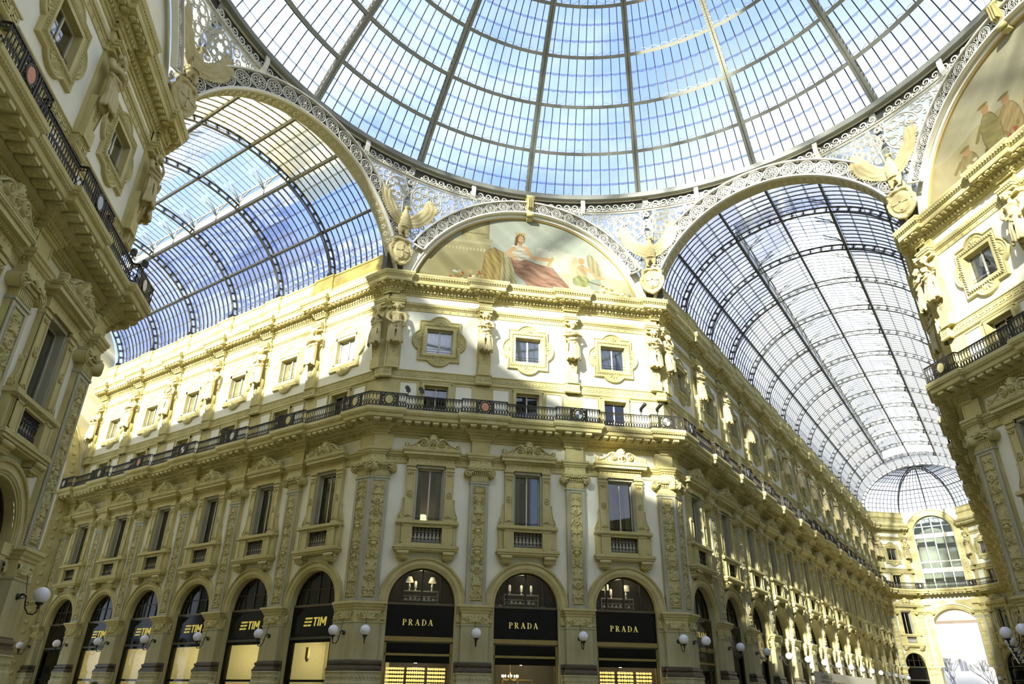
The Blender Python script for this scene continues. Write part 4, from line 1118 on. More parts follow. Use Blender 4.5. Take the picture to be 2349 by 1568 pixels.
def dome_glazing(t, nc):
    """bars, overlaps and glass of one panel between two ribs"""
    h = PI/16; m = MB(); K = 4; ts = [t+.04+.94*i/K for i in range(K+1)]
    for i in range(nc+1):
        a = -h+2*h*i/nc
        strip(m, [cyl(a, dome_pt(q, .40)) for q in ts], [dome_nrm(a, q) for q in ts], .022, .055, DSTEEL)
    g = MB(); lp = g; an = [-h+2*h*i/nc for i in range(nc+1)]
    vs = []; fs = []
    for q in ts:
        for a in an: vs.append(cyl(a, dome_pt(q, .46)))
    for j in range(K):
        for i in range(nc): b = j*(nc+1)+i; fs.append((b, b+1, b+nc+2, b+nc+1))
    g.add(vs, fs, SKYGLASS)
    for q in (.33, .66):
        dq = .022
        for i in range(nc):
            a0, a1 = an[i], an[i+1]; am = (a0+a1)/2; sg = .012
            vs = [cyl(a0, dome_pt(t+q+dq, .44)), cyl(a0, dome_pt(t+q-dq*.4, .44)), cyl(am, dome_pt(t+q-dq-sg, .44)), cyl(a1, dome_pt(t+q-dq*.4, .44)), cyl(a1, dome_pt(t+q+dq, .44))]
            lp.quad(vs, LAPG)
    if t < 1: # safety wire on stays inside the lowest tier
        strip(m, [cyl(a, dome_pt(.30, .20)) for a in an], [dome_nrm(a, .3) for a in an], .008, .016, DSTEEL)
        for i in range(1, nc, 3): m.tube([cyl(an[i], dome_pt(.30, .2)), cyl(an[i]+.02, dome_pt(.05, .35))], .006, DSTEEL, 4)
    return m.build('glazing_bars'), g.build('glass')

# vault over an arm: local x across (0..AW), local y along the arm, z up.  ellipse ribs.
ZV = 24.4; VB = 5.25; VA = AW/2
def vel(u, off=0.0):
    """u angle 0..pi over the ellipse, off outward: (across, z)"""
    a, b = VA, VB; c, s_ = math.cos(u), math.sin(u)
    n = Vector((b*c, a*s_)).normalized()
    return Vector((VA-a*c - n.x*off*1.0, ZV+b*s_+n.y*off)) if False else Vector((VA-(a*c+n.x*off), ZV+b*s_+n.y*off))
def u_of_x(dx):
    return math.acos(max(-1, min(1, -dx/VA))) if False else math.acos(max(-1, min(1, dx/VA)))
def vault_rib():
    m = MB(); N = 64; us = [PI*i/N for i in range(N+1)]
    P = lambda u, o: (vel(u, o).x, 0, vel(u, o).y)
    nr = []
    for u in us: d = vel(u, .1)-vel(u, 0); nr.append(Vector((d.x, 0, d.y)).normalized())
    strip(m, [P(u, 0) for u in us], nr, .07, .05, DSTEEL); strip(m, [P(u, .38) for u in us], nr, .07, .05, DSTEEL)
    for i in range(N):
        u0, u1 = us[i], us[i+1]; um = (u0+u1)/2
        # pierced web: post plus small curls
        strip(m, [P(u0, .04), P(u0, .21), P(u0, .39)], [Vector((0, 1, 0))]*3, .05, .02, DSTEEL) if i % 2 == 0 else None
        if i % 2 == 0:
            for sg in (-1, 1):
                uu = u0+sg*(PI/N)*.35; m.tube([P(u0, .06), P(uu, .10), P(uu, .16), P(u0, .21), P(uu, .26), P(uu, .33), P(u0, .37)], .02, DSTEEL, 4, caps=False)
    for x, q in ((0, 1), (AW, -1)):
        m.box(x-.14, x+.14, -.14, .14, ZV-.15, ZV+.55, DSTEEL); m.add([(x-.12, -.12, ZV-.15), (x+.12, -.12, ZV-.15), (x+.12, .12, ZV-.15), (x-.12, .12, ZV-.15), (x+q*.05, 0, ZV-.75)], [(0, 1, 4), (1, 2, 4), (2, 3, 4), (3, 0, 4)], DSTEEL)
        m.ball((x+q*.05, 0, ZV-.75), .08, DSTEEL, 6, 4)
    return m.build('rib')
LANT = 2.95   # half width of the raised lantern
def vault_bay(L, lantern, nb=11, glassmat=None, yel=False):
    """glazing of one bay, local y 0..L"""
    bars = MB(); glass = MB(); laps = glass; gm = SKYGLASSY if yel else SKYGLASS
    ul = u_of_x(LANT)
    ranges = [(0.02, ul), (PI-ul, PI-.02)] if lantern else [(.02, PI-.02)]
    for u0, u1 in ranges:
        K = 12 if lantern else 32; us = [u0+(u1-u0)*i/K for i in range(K+1)]
        nr = []
        for u in us: d = vel(u, .1)-vel(u, 0); nr.append(Vector((d.x, 0, d.y)).normalized())
        for i in range(nb+1):
            y = L*i/nb
            if i in (0, nb): continue
            strip(bars, [(vel(u, .36).x, y, vel(u, .36).y) for u in us], nr, .023, .06, DSTEEL)
        vs = [(vel(u, .42).x, y, vel(u, .42).y) for u in us for y in (0, L)]
        for mt_, ok_ in ((gm, lambda i: abs(vel((us[i]+us[i+1])/2).x-VA) < 4.6), (SKYGLASS, lambda i: abs(vel((us[i]+us[i+1])/2).x-VA) >= 4.6)):
            ff = [(2*i, 2*i+1, 2*i+3, 2*i+2) for i in range(K) if ok_(i)]
            if ff: _addshare(glass, vs, ff, mt_, False)
        kk = int((u1-u0)/.135)
        for j in range(1, kk):
            u = u0+(u1-u0)*j/kk
            for i in range(nb):
                y0, y1 = L*i/nb, L*(i+1)/nb; sg = 1 if u < PI/2 else -1
                a, b = vel(u+.008*sg, .40), vel(u-.003*sg, .40); c = vel(u-.012*sg, .40)
                laps.quad([(a.x, y0, a.y), (b.x, y0, b.y), (c.x, (y0+y1)/2, c.y), (b.x, y1, b.y), (a.x, y1, a.y)], LAPG)
    if lantern:
        for q in (-1, 1):
            X = lambda d: VA+q*d
            zb = vel(ul, 0).y
            # lantern roof slopes, ridge in the middle
            z0, z1 = zb+1.35, zb+2.15
            for i in range(nb+1):
                y = L*i/nb; bars.tube([(X(LANT+.1), y, z0), (X(0), y, z1)], .022, DSTEEL, 4, caps=False)
            glass.quad([(X(LANT+.15), 0, z0+.04), (X(LANT+.15), L, z0+.04), (X(0), L, z1+.04), (X(0), 0, z1+.04)], gm)
            for j in range(1, 4):
                f = j/4; xx = X(LANT*(1-f)); zz = z0+(z1-z0)*f; laps.quad([(xx, 0, zz+.02), (xx, L, zz+.02), (xx-q*.08, L, zz+.045), (xx-q*.08, 0, zz+.045)], LAPG)
            bars.tube([(X(LANT), 0, z0), (X(LANT), L, z0)], .05, CASTD, 6)
            # spring arches of the lantern side
            for y0, y1 in ((0, L/2), (L/2, L)):
                pts = [(X(LANT), y0+(y1-y0)*(.5-.5*math.cos(PI*i/14)), zb+.35+.95*math.sin(PI*i/14)**.8) for i in range(15)]
                bars.tube(pts, .045, STEEL, 5)
            for y in (0, L/2):
                bars.tube([(X(LANT), y, zb+.2), (X(LANT), y, z0)], .055, STEEL, 6)
                for s_ in (-1, 1): bars.tube([(X(LANT), y, zb+.6), (X(LANT-.35), y+s_*.1, zb+1.0), (X(LANT-1.2), y+s_*.25, z0+.15)], .04, STEEL, 5)
    return bars.build('glazing_bars'), glass.build('glass')
def vault_purlin(L, dx, beam=False):
    m = MB(); u = u_of_x(dx); p, q = vel(u, .12), vel(u, .36)
    m.box(p.x-.035, p.x+.035, 0, L, p.y, q.y, DSTEEL); m.box(p.x-.06, p.x+.06, 0, L, p.y-.02, p.y+.02, DSTEEL)
    if beam:
        m.box(p.x-.09, p.x+.09, 0, L, p.y-.06, p.y+.0, DSTEEL)
        sg = 1 if dx > 0 else -1
        m.box(p.x-.03, p.x+.03, 0, L, p.y-.05, p.y+.72, WHITEP); m.box(p.x-.07, p.x+.07, 0, L, p.y+.70, p.y+.76, CASTD)
    return m.build('upstand_beam' if beam else 'purlin')

# ------------------------------------------------------------------ pierced ornament of the great arches
def rosette(mb, M, r, mat, d=.05):
    mb.tube([(r*math.cos(seg(i, 24)), 0, r*math.sin(seg(i, 24))) for i in range(24)], r*.075, mat, 5, M, closed=True)
    mb.tube([(r*.80*math.cos(seg(i, 20)), 0, r*.80*math.sin(seg(i, 20))) for i in range(20)], r*.035, mat, 4, M, closed=True)
    mb.ball((0, -.02, 0), (r*.16, r*.1, r*.16), mat, 7, 4, M)
    for k in range(8):
        a = seg(k, 8); c = (r*.48*math.cos(a), 0, r*.48*math.sin(a))
        mb.tube([(c[0]+r*.20*math.cos(a+seg(i, 8))*1.25, 0, c[2]+r*.20*math.sin(a+seg(i, 8))) for i in range(8)], r*.045, mat, 4, M, closed=True)
def arch_band_mesh(zc, r0, r1, a0, n, mat=None):
    """pierced band with rosettes between two flat rims, arch centre (0, zc)"""
    mat = mat or CAST; m = MB(); a1 = PI-a0; rm = (r0+r1)/2; w = (r1-r0)
    m.arcband(0, zc, r0, r0+.09, a0, a1, -.16, .10, mat, 64); m.arcband(0, zc, r1-.08, r1, a0, a1, -.16, .10, mat, 64)
    m.arcband(0, zc, r0+.09, r0+.13, a0, a1, -.08, .0, CASTD, 64)
    for e in (a0, a1): m.tube([(r0*math.cos(e), -.03, zc+r0*math.sin(e)), (r1*math.cos(e), -.03, zc+r1*math.sin(e))], .06, mat, 6)
    m.arcband(0, zc, r0+.1, r1-.06, a0, a1, .06, .09, DSTEEL, 64)
    R = w*.5-.13
    for i in range(n):
        a = a0+(a1-a0)*(i+.5)/n; M = T(rm*math.cos(a), -.06, zc+rm*math.sin(a)) @ RY(-(a-PI/2))
        rosette(m, M, R, mat)
        b = a0+(a1-a0)*i/n
        if i:
            Mb = T(rm*math.cos(b), -.06, zc+rm*math.sin(b)) @ RY(-(b-PI/2))
            for q in (-1, 1):
                m.tube([(0, 0, 0), (.05*q, 0, q*.12), (.10, 0, q*.25)], .014, mat, 4, Mb); m.tube([(0, 0, 0), (-.05, 0, q*.12), (-.10, 0, q*.25)], .014, mat, 4, Mb)
                m.tube([(0, 0, q*(w*.5-.10)), (.05, 0, q*(w*.5-.2)), (-.05, 0, q*(w*.5-.2))], .012, mat, 4, Mb, closed=True)
            m.tube([(.06*math.cos(seg(j, 8)), 0, .06*math.sin(seg(j, 8))) for j in range(8)], .012, mat, 4, Mb, closed=True)
    return m.build('rosette_band')
def soffit_panels(zc, r0, a0, n, depth=.62):
    """underside of an arm arch: square panels, each with a small relief"""
    m = MB(); a1 = PI-a0
    m.arcband(0, zc, r0, r0+.05, a0, a1, 0, depth+.1, CASTD, 64)
    for i in range(n):
        a = a0+(a1-a0)*(i+.5)/n; h = (a1-a0)/n*.5*.86
        M = T(0, 0, zc) @ RY(-(a-PI/2))
        x = r0*math.sin(h)
        for y0, y1 in ((.08, depth),):
            m.box(-x, x, y0, y0+.03, r0-.03, r0, STONE, M); m.box(-x, x, y1-.03, y1, r0-.03, r0, STONE, M)
            m.box(-x, -x+.03, y0, y1, r0-.03, r0, STONE, M); m.box(x-.03, x, y0, y1, r0-.03, r0, STONE, M)
            m.ball((0, (y0+y1)/2, r0-.0), (.07, .07, .04), STONE, 6, 4, M)
            for q in (-1, 1):
                for p in (-1, 1): m.ball((q*x*.5, (y0+y1)/2+p*.14, r0), (.04, .05, .03), STONE, 5, 3, M)
    return m.build('panelled_soffit')
def volute_run(mb, P0, P1, up, mat, n, h, out=None):
    """running-dog scroll between two points"""
    P0, P1, up = Vector(P0), Vector(P1), Vector(up); d = (P1-P0)/n; L = d.length; d = d/L
    for i in range(n):
        c = P0+d*L*(i+.5)+up*h*.5; r = h*.36; pts = []
        for j in range(19):
            t = j/18; rr = r*(1-.82*t); a = -PI*.9+2*PI*1.45*t
            pts.append(c+d*(rr*math.cos(a))+up*(rr*math.sin(a)))
        pts = [P0+d*L*i+up*h*.12-d*L*.05, c-d*r*1.05-up*h*.18]+pts
        mb.tube(pts, lambda t: .052*(1-.4*t), mat, 5, caps=False)
def star_panel(mb, inside, x0, x1, z0, z1, mat):
    """eight-pointed star tracery: one big star wheel, then rings packed in what is left"""
    cx, cz, R = (x0+x1)/2, (z0+z1)/2, min(x1-x0, z1-z0)*.46
    def ringp(c, r, w, n=12):
        mb.tube([(c[0]+r*math.cos(seg(i, n)), 0, c[1]+r*math.sin(seg(i, n))) for i in range(n)], w, mat, 4, closed=True)
    pts = []
    if inside(cx, cz, R*.9):
        star = []
        for i in range(16):
            r = R*(.36 if i % 2 == 0 else .27); a = seg(i, 16); star.append((cx+r*math.cos(a), 0, cz+r*math.sin(a)))
        mb.tube(star, .05, mat, 4, closed=True)
        for i in range(8):
            a = seg(i, 8)+PI/8; c = (cx+R*.60*math.cos(a), cz+R*.60*math.sin(a)); ringp(c, R*.205, .055, 8)
            b = seg(i, 8); mb.tube([(cx+R*.36*math.cos(b), 0, cz+R*.36*math.sin(b)), (cx+R*.9*math.cos(b), 0, cz+R*.9*math.sin(b))], .045, mat, 4)
        ringp((cx, cz), R*.90, .05, 24)
        pts.append((cx, cz, R*.92))
    return pts
def pack_rings(mb, inside, x0, x1, z0, z1, mat, taken, seed=3, sizes=(.30, .22, .16, .11), tries=(60, 200, 500, 900)):
    rnd = random.Random(seed); C_ = list(taken)
    for r, k in zip(sizes, tries):
        for _ in range(k):
            x, z = rnd.uniform(x0, x1), rnd.uniform(z0, z1)
            if not inside(x, z, r): continue
            if any((x-a)**2+(z-b)**2 < (r+c)**2*.98 for a, b, c in C_): continue
            C_.append((x, z, r)); n = 8 if r < .15 else 12
            mb.tube([(x+r*.9*math.cos(seg(i, n)), 0, z+r*.9*math.sin(seg(i, n))) for i in range(n)], .042, mat, 4, closed=True)
            if r > .12:
                for i in range(4):
                    a = seg(i, 4)+.4; mb.tube([(x+r*.4*math.cos(a), 0, z+r*.4*math.sin(a)), (x+r*.9*math.cos(a), 0, z+r*.9*math.sin(a))], .024, mat, 4)
                mb.tube([(x+r*.4*math.cos(seg(i, 6)), 0, z+r*.4*math.sin(seg(i, 6))) for i in range(6)], .018, mat, 4, closed=True)
# ------------------------------------------------------------------ assembly
ORD = ['first', 'second', 'third', 'fourth', 'fifth', 'sixth', 'seventh', 'eighth', 'ninth', 'tenth', 'eleventh', 'twelfth', 'thirteenth', 'fourteenth', 'fifteenth']
def wall_mesh(key, x0, x1, ztop, wins, feats=True):
    m = MB(); fr = F[key]
    def P(x, z, o=0.0): a = fr.p(x, o); return (a[0], a[1], z)
    def rect(xa, xb, za, zb, mat):
        if xb-xa > 1e-4: m.quad([P(xa, za), P(xb, za), P(xb, zb), P(xa, zb)], mat)
    edges = []
    ws = sorted(wins) if feats else []
    if not ws:
        rect(x0, x1, 0, 5.33, PIER); rect(x0, x1, 5.33, 14.3, PLASTER); rect(x0, x1, 14.3, 16.65, STONE); rect(x0, x1, 16.65, 22.7, PLASTER); rect(x0, x1, 22.7, ztop, STONE)
        return m.build('wall')
    cuts = [x0]+[(ws[i]+ws[i+1])/2 for i in range(len(ws)-1)]+[x1]
    for i, w in enumerate(ws):
        a, b = cuts[i], cuts[i+1]
        rect(a, w-1.55, 0, 5.4, PIER); rect(w+1.55, b, 0, 5.4, PIER)
        n = 20
        for q in (-1, 1):
            arc = [(w+q*1.55*math.cos(PI/2*j/n), 5.4+1.55*math.sin(PI/2*j/n)) for j in range(n+1)]
            e = a if q < 0 else b
            for j in range(n):
                m.quad([P(*arc[j]), P(e, arc[j][1]), P(e, arc[j+1][1]), P(*arc[j+1])], PLASTER)
        rect(a, b, 6.95, 8.95, PLASTER)
        rect(a, w-.65, 8.95, 11.8, PLASTER); rect(w+.65, b, 8.95, 11.8, PLASTER); rect(a, b, 11.8, 14.3, PLASTER)
        rect(a, w-.62, 14.3, 16.3, STONE); rect(w+.62, b, 14.3, 16.3, STONE); rect(a, b, 16.3, 16.65, STONE); rect(a, b, 16.65, 18.05, PLASTER)
        rect(a, w-.74, 18.05, 19.75, PLASTER); rect(w+.74, b, 18.05, 19.75, PLASTER); rect(a, b, 19.75, 22.7, PLASTER); rect(a, b, 22.7, ztop, STONE)
    return m.build('wall')
def structure(name, mesh): return tag(put(name, mesh), kind='structure')
structure('wall_center', wall_mesh('prada', -HC, HC, 22.75, WIN['prada']))
structure('wall_left', wall_mesh('larm', -TE_L, 0, ZV+.1, WIN['larm']))
structure('wall_right', wall_mesh('rarm', 0, TC_R, ZV+.1, WIN['rarm']))
structure('wall_far_bay', wall_mesh('rch', -CHL/2, CHL/2, ZV+.1, [0]))
structure('wall_far_bay_east', wall_mesh('rch2', -CHL/2, CHL/2, ZV+.1, [0]))
structure('wall_east_gallery', wall_mesh('rarm2', -TC_R, 0, ZV+.1, [], False))
structure('wall_east', wall_mesh('rface', -HC, HC, 22.75, [-4.97]))
structure('wall_west', wall_mesh('lface', -HC, HC, 22.75, [0, 4.97]))
structure('wall_west_gallery', wall_mesh('larm2', 0, TE_L, ZV+.1, [], False))
# the side of the crossing behind the camera: plain wall, plus added arm closures sized to block or admit light
m = MB()
ptsS = [(-A, -HC), (-HC, -A), (HC, -A), (A, -HC)]
for i in range(3):
    (xa, ya), (xb, yb) = ptsS[i], ptsS[i+1]; zt = (28.3, 23.0, 5.3)[i]
    for z0, z1, mt in ((0, 5.3, PIER), (5.3, 14, PLASTER), (14, 16.6, STONE), (16.6, zt, PLASTER)):
        if z1 > z0: m.quad([(xa, ya, z0), (xb, yb, z0), (xb, yb, z1), (xa, ya, z1)], mt)
structure('wall_south_and_light_screens', m.build('wall_south_and_light_screens'))
m = MB(); m.box(-75, 110, -75, 110, -.3, 0, PAVING); structure('floor', m.build('floor'))

# end wall of the long arm: street archway and the great window over it
def end_wall_right():
    m = MB(); fr = F['rend']; W = (eR2-eR).length/2
    def P(x, z, y=0.0): a = fr.p(x, -y); return (a[0], a[1], z)
    def rect(xa, xb, za, zb, mt): m.quad([P(xa, za), P(xb, za), P(xb, zb), P(xa, zb)], mt)
    R1, s1, R2, s2 = 2.8, 9.3, 2.35, 21.45; n = 24
    def arch(R, s, top, mt):
        for q in (-1, 1):
            arc = [(q*R*math.cos(PI/2*j/n), s+R*math.sin(PI/2*j/n)) for j in range(n+1)]
            for j in range(n): m.quad([P(*arc[j]), P(q*W, arc[j][1]), P(q*W, arc[j+1][1]), P(*arc[j+1])], mt)
        rect(-W, W, s+R, top, mt)
    rect(-W, -R1, 0, s1, PLASTER); rect(R1, W, 0, s1, PLASTER); arch(R1, s1, 14.4, PLASTER)
    rect(-W, -R2, 14.4, s2, PLASTER); rect(R2, W, 14.4, s2, PLASTER); arch(R2, s2, ZV+.1, PLASTER)
    # depth of the archway and of the window
    for R, s, zb, D in ((R1, s1, 0, 2.6), (R2, s2, 14.4, .5)):
        pr = [(R, zb), (R, s)]+[(R*math.cos(PI*i/n), s+R*math.sin(PI*i/n)) for i in range(1, n)]+[(-R, s), (-R, zb)]
        for i in range(len(pr)-1): m.quad([P(*pr[i]), P(*pr[i], D), P(*pr[i+1], D), P(*pr[i+1])], STONE)
    # rear face of the wall towards the street
    for (a, b, c, d) in ((-9, -R1, 0, 27), (R1, 9, 0, 27), (-R1, R1, s1+R1, 14.3)):
        pass
    return m.build('wall')
structure('wall_end', end_wall_right())
def end_trim_right():
    m = MB(); fr = F['rend'].M
    for r0, r1, d in ((2.8, 2.95, .10), (2.95, 3.22, .16), (3.22, 3.30, .22)):
        m.arcband(0, 9.3, r0, r1, 0, PI, -d, 0, STONE, 36, fr)
    for q in (-1, 1):
        m.box(*sorted((q*2.8, q*3.3)), -.2, 0, 8.9, 9.3, STONE, fr); m.box(*sorted((q*2.8, q*3.25)), -.12, 0, 0, 8.9, STONE, fr)
        # spandrel panel
        pts = [(q*3.1, 13.1), (q*.6, 13.1)]
        for i in range(9): a = PI/2-.15-(PI/2-.35)*i/8; pts.append((q*3.45*math.cos(a), 9.3+3.45*math.sin(a)))
        if q > 0: pts = pts
        m.prism(pts, -.05, 0, STONE, fr)
    for r0, r1, d in ((2.35, 2.45, .06), (2.45, 3.05, .10), (3.05, 3.15, .18)):
        m.arcband(0, 21.45, r0, r1, 0, PI, -d, 0, STONE, 40, fr)
        for q in (-1, 1): m.box(*sorted((q*r0, q*r1)), -d, 0, 14.45, 21.45, STONE, fr)
    for i in range(15):
        a = PI*(i+.5)/15; m.ball((2.75*math.cos(a), -.10, 21.45+2.75*math.sin(a)), (.09, .05, .09), STONE, 7, 4, fr)
    for q in (-1, 1):
        for i in range(13): m.ball((q*2.75, -.10, 14.9+.5*i), (.09, .05, .09), STONE, 7, 4, fr)
    return m.build('trim')
structure('trim_end', end_trim_right())
BACKP = plain('pale_backing', (.62, .62, .55), .8)
wt = thing('great_arched_window', 'great round-headed window with pale bars above the far street archway', 'window', F['rend'].at(0, 0, 14.4))
m = MB(); y = .35
for x in (-2.32, -1.16, 0, 1.16, 2.32): h = math.sqrt(max(.04, 2.35**2-x*x)); m.box(x-.07, x+.07, y-.06, y+.06, 14.4, 21.45+h*.99, FRAMEW)
for z in (16.6, 17.9, 21.3): m.box(-2.35, 2.35, y-.08, y+.08, z-.09, z+.09, FRAMEW)
m.box(-2.35, 2.35, y-.1, y+.1, 16.7, 17.1, FRAMEW); m.box(-2.35, 2.35, y-.1, y+.1, 20.95, 21.5, FRAMEW); m.box(-2.0, 2.0, y-.04, y+.04, 22.4, 22.5, FRAMEW)
m.arcband(0, 21.45, 2.25, 2.36, 0, PI, y-.06, y+.06, FRAMEW, 30)
put('window_bars', m.build(), wt, T(0, 0, -14.4))
m = MB(); m.quad([(2.33*math.cos(PI*i/24), y, 21.45+2.33*math.sin(PI*i/24)) for i in range(25)]+[(-2.33, y, 14.4), (2.33, y, 14.4)], WINGLASS); put('glass', m.build(), wt, T(0, 0, -14.4))
m = MB(); m.box(-3, 3, 2.5, 2.6, 14.3, 24, BACKP); m.box(-3, 3, .6, 2.6, 14.2, 14.3, BACKP); m.box(-3, -2.9, .6, 2.6, 14.3, 24, BACKP); m.box(2.9, 3, .6, 2.6, 14.3, 24, BACKP); m.box(-2.2, -.2, 2.0, 2.1, 17.2, 21, CURTAIN); put('added_backing_box', m.build(), wt, T(0, 0, -14.4))  # backing box added so bright sky does not blow out the panes

# end wall of the short arm with its big arch (only a slice shows past the near building)
def end_wall_left():
    m = MB(); fr = F['lend']; W = AW/2
    def P(x, z, y=0.0): a = fr.p(x, -y); return (a[0], a[1], z)
    R, s, n = 5.75, 15.6, 32
    for q in (-1, 1):
        m.quad([P(q*R, 0), P(q*W, 0), P(q*W, s), P(q*R, s)], STONE)
        arc = [(q*R*math.cos(PI/2*j/n), s+R*math.sin(PI/2*j/n)) for j in range(n+1)]
        for j in range(n): m.quad([P(*arc[j]), P(q*W, arc[j][1]), P(q*W, arc[j+1][1]), P(*arc[j+1])], PLASTER)
    m.quad([P(-W, s+R), P(W, s+R), P(W, ZV), P(-W, ZV)], PLASTER)
    gp = [P(W*math.cos(PI*i/24), ZV+(VB+.45)*math.sin(PI*i/24)) for i in range(25)]
    m.quad(gp, PLASTER)
    pr = [(R, 0), (R, s)]+[(R*math.cos(PI*i/n), s+R*math.sin(PI*i/n)) for i in range(1, n)]+[(-R, s), (-R, 0)]
    for i in range(len(pr)-1): m.quad([P(*pr[i]), P(*pr[i], 1.2), P(*pr[i+1], 1.2), P(*pr[i+1])], PLASTER)
    return m.build('wall')
structure('wall_end_short', end_wall_left())
m = MB(); frM = F['lend'].M
for r0, r1, d in ((5.75, 5.85, .14), (5.85, 6.65, .10), (6.65, 6.78, .18)):
    m.arcband(0, 15.6, r0, r1, 0, PI, -d, 0, STONE, 48, frM)
    for q in (-1, 1): m.box(*sorted((q*r0, q*r1)), -d, 0, 0, 15.6, STONE, frM)
for i in range(30): a = PI*(i+.5)/30; m.ball((6.25*math.cos(a), -.10, 15.6+6.25*math.sin(a)), (.16, .08, .16), STONE, 8, 5, frM)
for i in range(24):
    for q in (-1, 1): m.ball((q*6.25, -.10, .6+.62*i), (.15, .07, .15), STONE, 8, 5, frM)
structure('trim_end_short', m.build('trim'))
wt = thing('arched_screen', 'tall arched screen of grey marble and white framing ending the short gallery', 'window', F['lend'].at(0, 0, 0))
m = MB()
for q in (-1, 1):
    m.box(*sorted((q*4.6, q*5.75)), .5, 1.0, 0, 17.5, MARBLE)
    for k in range(10):
        z = .6+1.55*k
        m.box(*sorted((q*4.75, q*5.6)), .44, .5, z, z+.12, WHITEP); m.box(*sorted((q*5.5, q*5.62)), .42, .5, z, z+1.5, WHITEP); m.box(*sorted((q*4.72, q*4.84)), .42, .5, z, z+1.5, WHITEP)
        if k % 3 != 2: m.box(*sorted((q*5.1, q*5.2)), .43, .5, z, z+1.5, WHITEP)
        else:
            for j in range(9): m.ball((q*(4.95+.45*((j*.37) % 1)), .5, z+.2+.13*j), (.12, .07, .1), MARBLE, 6, 4)
m.arcband(0, 15.6, 5.35, 5.75, 0, PI, .35, 1.0, WHITEP, 40)
for x in (-3.4, -1.7, 0, 1.7, 3.4): m.box(x-.08, x+.08, .7, .9, 0, 15.6+math.sqrt(5.4**2-x*x), WHITEP)
for z in (5, 9, 13, 16.5, 18.5): m.box(-4.7, 4.7, .7, .9, z-.08, z+.08, WHITEP)
put('screen_frame', m.build(), wt)
m = MB(); m.quad([(5.4*math.cos(PI*i/24), .8, 15.6+5.4*math.sin(PI*i/24)) for i in range(25)]+[(-5.4, .8, 4), (5.4, .8, 4)], FROST); put('glass', m.build(), wt)

# ------------------------------------------------------------------ mouldings that run round the buildings
def beads(mb, path, step, o, z, r, mat, n=5, k=3):
    for x, y, a in along(path, step, o): mb.add(*unit_ball(n, k), mat, T(x, y, z) @ RZ(a) @ SC(*(r if isinstance(r, tuple) else (r, r, r))), True)
_ub = {}
def unit_ball(n, m):
    if (n, m) not in _ub:
        q = MB(); q.ball((0, 0, 0), 1, STONE, n, m); _ub[(n, m)] = (q.v, [tuple(f) for f in q.f])
    return _ub[(n, m)]
def blocks(mb, path, step, o0, o1, w, z0, z1, mat):
    for x, y, a in along(path, step, o0): mb.box(-w/2, w/2, -(o1-o0), 0, z0, z1, mat, T(x, y, 0) @ RZ(a))
def trims(spec, tagname, n0):
    m = MB(); p = jog_path(spec, .27, .50)
    sweep(m, p, [(.01, 11.94), (.07, 11.96), (.07, 12.08), (.05, 12.1), (.05, 12.26), (.09, 12.28), (.10, 12.34), (.16, 12.38), (.18, 12.46), (.23, 12.50), (.24, 12.60), (.01, 12.62)], STONE)
    beads(m, p, .13, .10, 12.31, (.045, .045, .035), STONE); beads(m, p, .30, .05, 12.18, (.05, .03, .05), STONE)
    structure('trim_%d' % n0, m.build('trim'))
    m = MB(); p = jog_path(spec, .27, .50)
    sweep(m, p, [(.01, 13.30), (.05, 13.32), (.06, 13.40), (.11, 13.42), (.12, 13.56), (.20, 13.60), (.24, 13.68), (.34, 13.72), (.46, 13.80), (.48, 13.92), (.0, 13.93)], STONE)
    blocks(m, p, .15, .11, .17, .09, 13.45, 13.55, STONE); beads(m, p, .16, .28, 13.69, (.05, .05, .04), STONE)
    structure('trim_%d' % (n0+1), m.build('trim'))
    m = MB(); p = jog_path(spec, .2, .36)
    sweep(m, p, [(.01, 16.50), (.06, 16.54), (.09, 16.58), (.09, 16.63), (.06, 16.65), (.05, 16.67), (.05, 17.02), (.09, 17.05), (.09, 17.10), (.01, 17.12)], STONE)
    for x, y, a in along(p, .37, .05): greek_key(m, x, y, a, 16.72, 16.98, STONE)
    structure('trim_%d' % (n0+2), m.build('trim'))
    m = MB(); p = jog_path(spec, .10, .40)
    sweep(m, p, [(.01, 20.70), (.04, 20.72), (.04, 20.93), (.08, 20.95), (.09, 21.02), (.14, 21.06), (.16, 21.16), (.16, 21.2), (.01, 21.22)], STONE)
    beads(m, p, .11, .12, 21.04, (.038, .045, .045), STONE); 
    for x, y, a in along(p, .42, .04):
        M = T(x, y, 0) @ RZ(a); m.box(-.02, .02, -.02, 0, 20.76, 20.90, STONE, M); m.box(-.06, .06, -.02, 0, 20.82, 20.85, STONE, M)
    structure('trim_%d' % (n0+3), m.build('trim'))
    m = MB(); p = jog_path(spec, .2, .38)
    sweep(m, p, [(.01, 21.64), (.06, 21.66), (.08, 21.76), (.14, 21.79), (.16, 21.84), (.16, 21.98), (.24, 22.0), (.30, 22.05), (.34, 22.13), (.64, 22.15), (.66, 22.20), (.66, 22.36), (.70, 22.39), (.78, 22.52), (.83, 22.62), (.83, 22.70), (.78, 22.73), (0, 22.76)], STONE)
    blocks(m, p, .19, .15, .26, .11, 21.84, 21.97, STONE); beads(m, p, .14, .77, 22.50, (.055, .05, .06), STONE); beads(m, p, .115, .12, 21.76, (.035, .035, .03), STONE)
    blocks(m, p, .33, .36, .60, .16, 22.06, 22.15, STONE); beads(m, p, .33, .47, 22.06, (.09, .13, .045), STONE, 6, 3)
    structure('trim_%d' % (n0+4), m.build('trim'))
    return
trims(NORTH, 'north', 1); trims(EAST, 'east', 6); trims(WEST, 'west', 11)
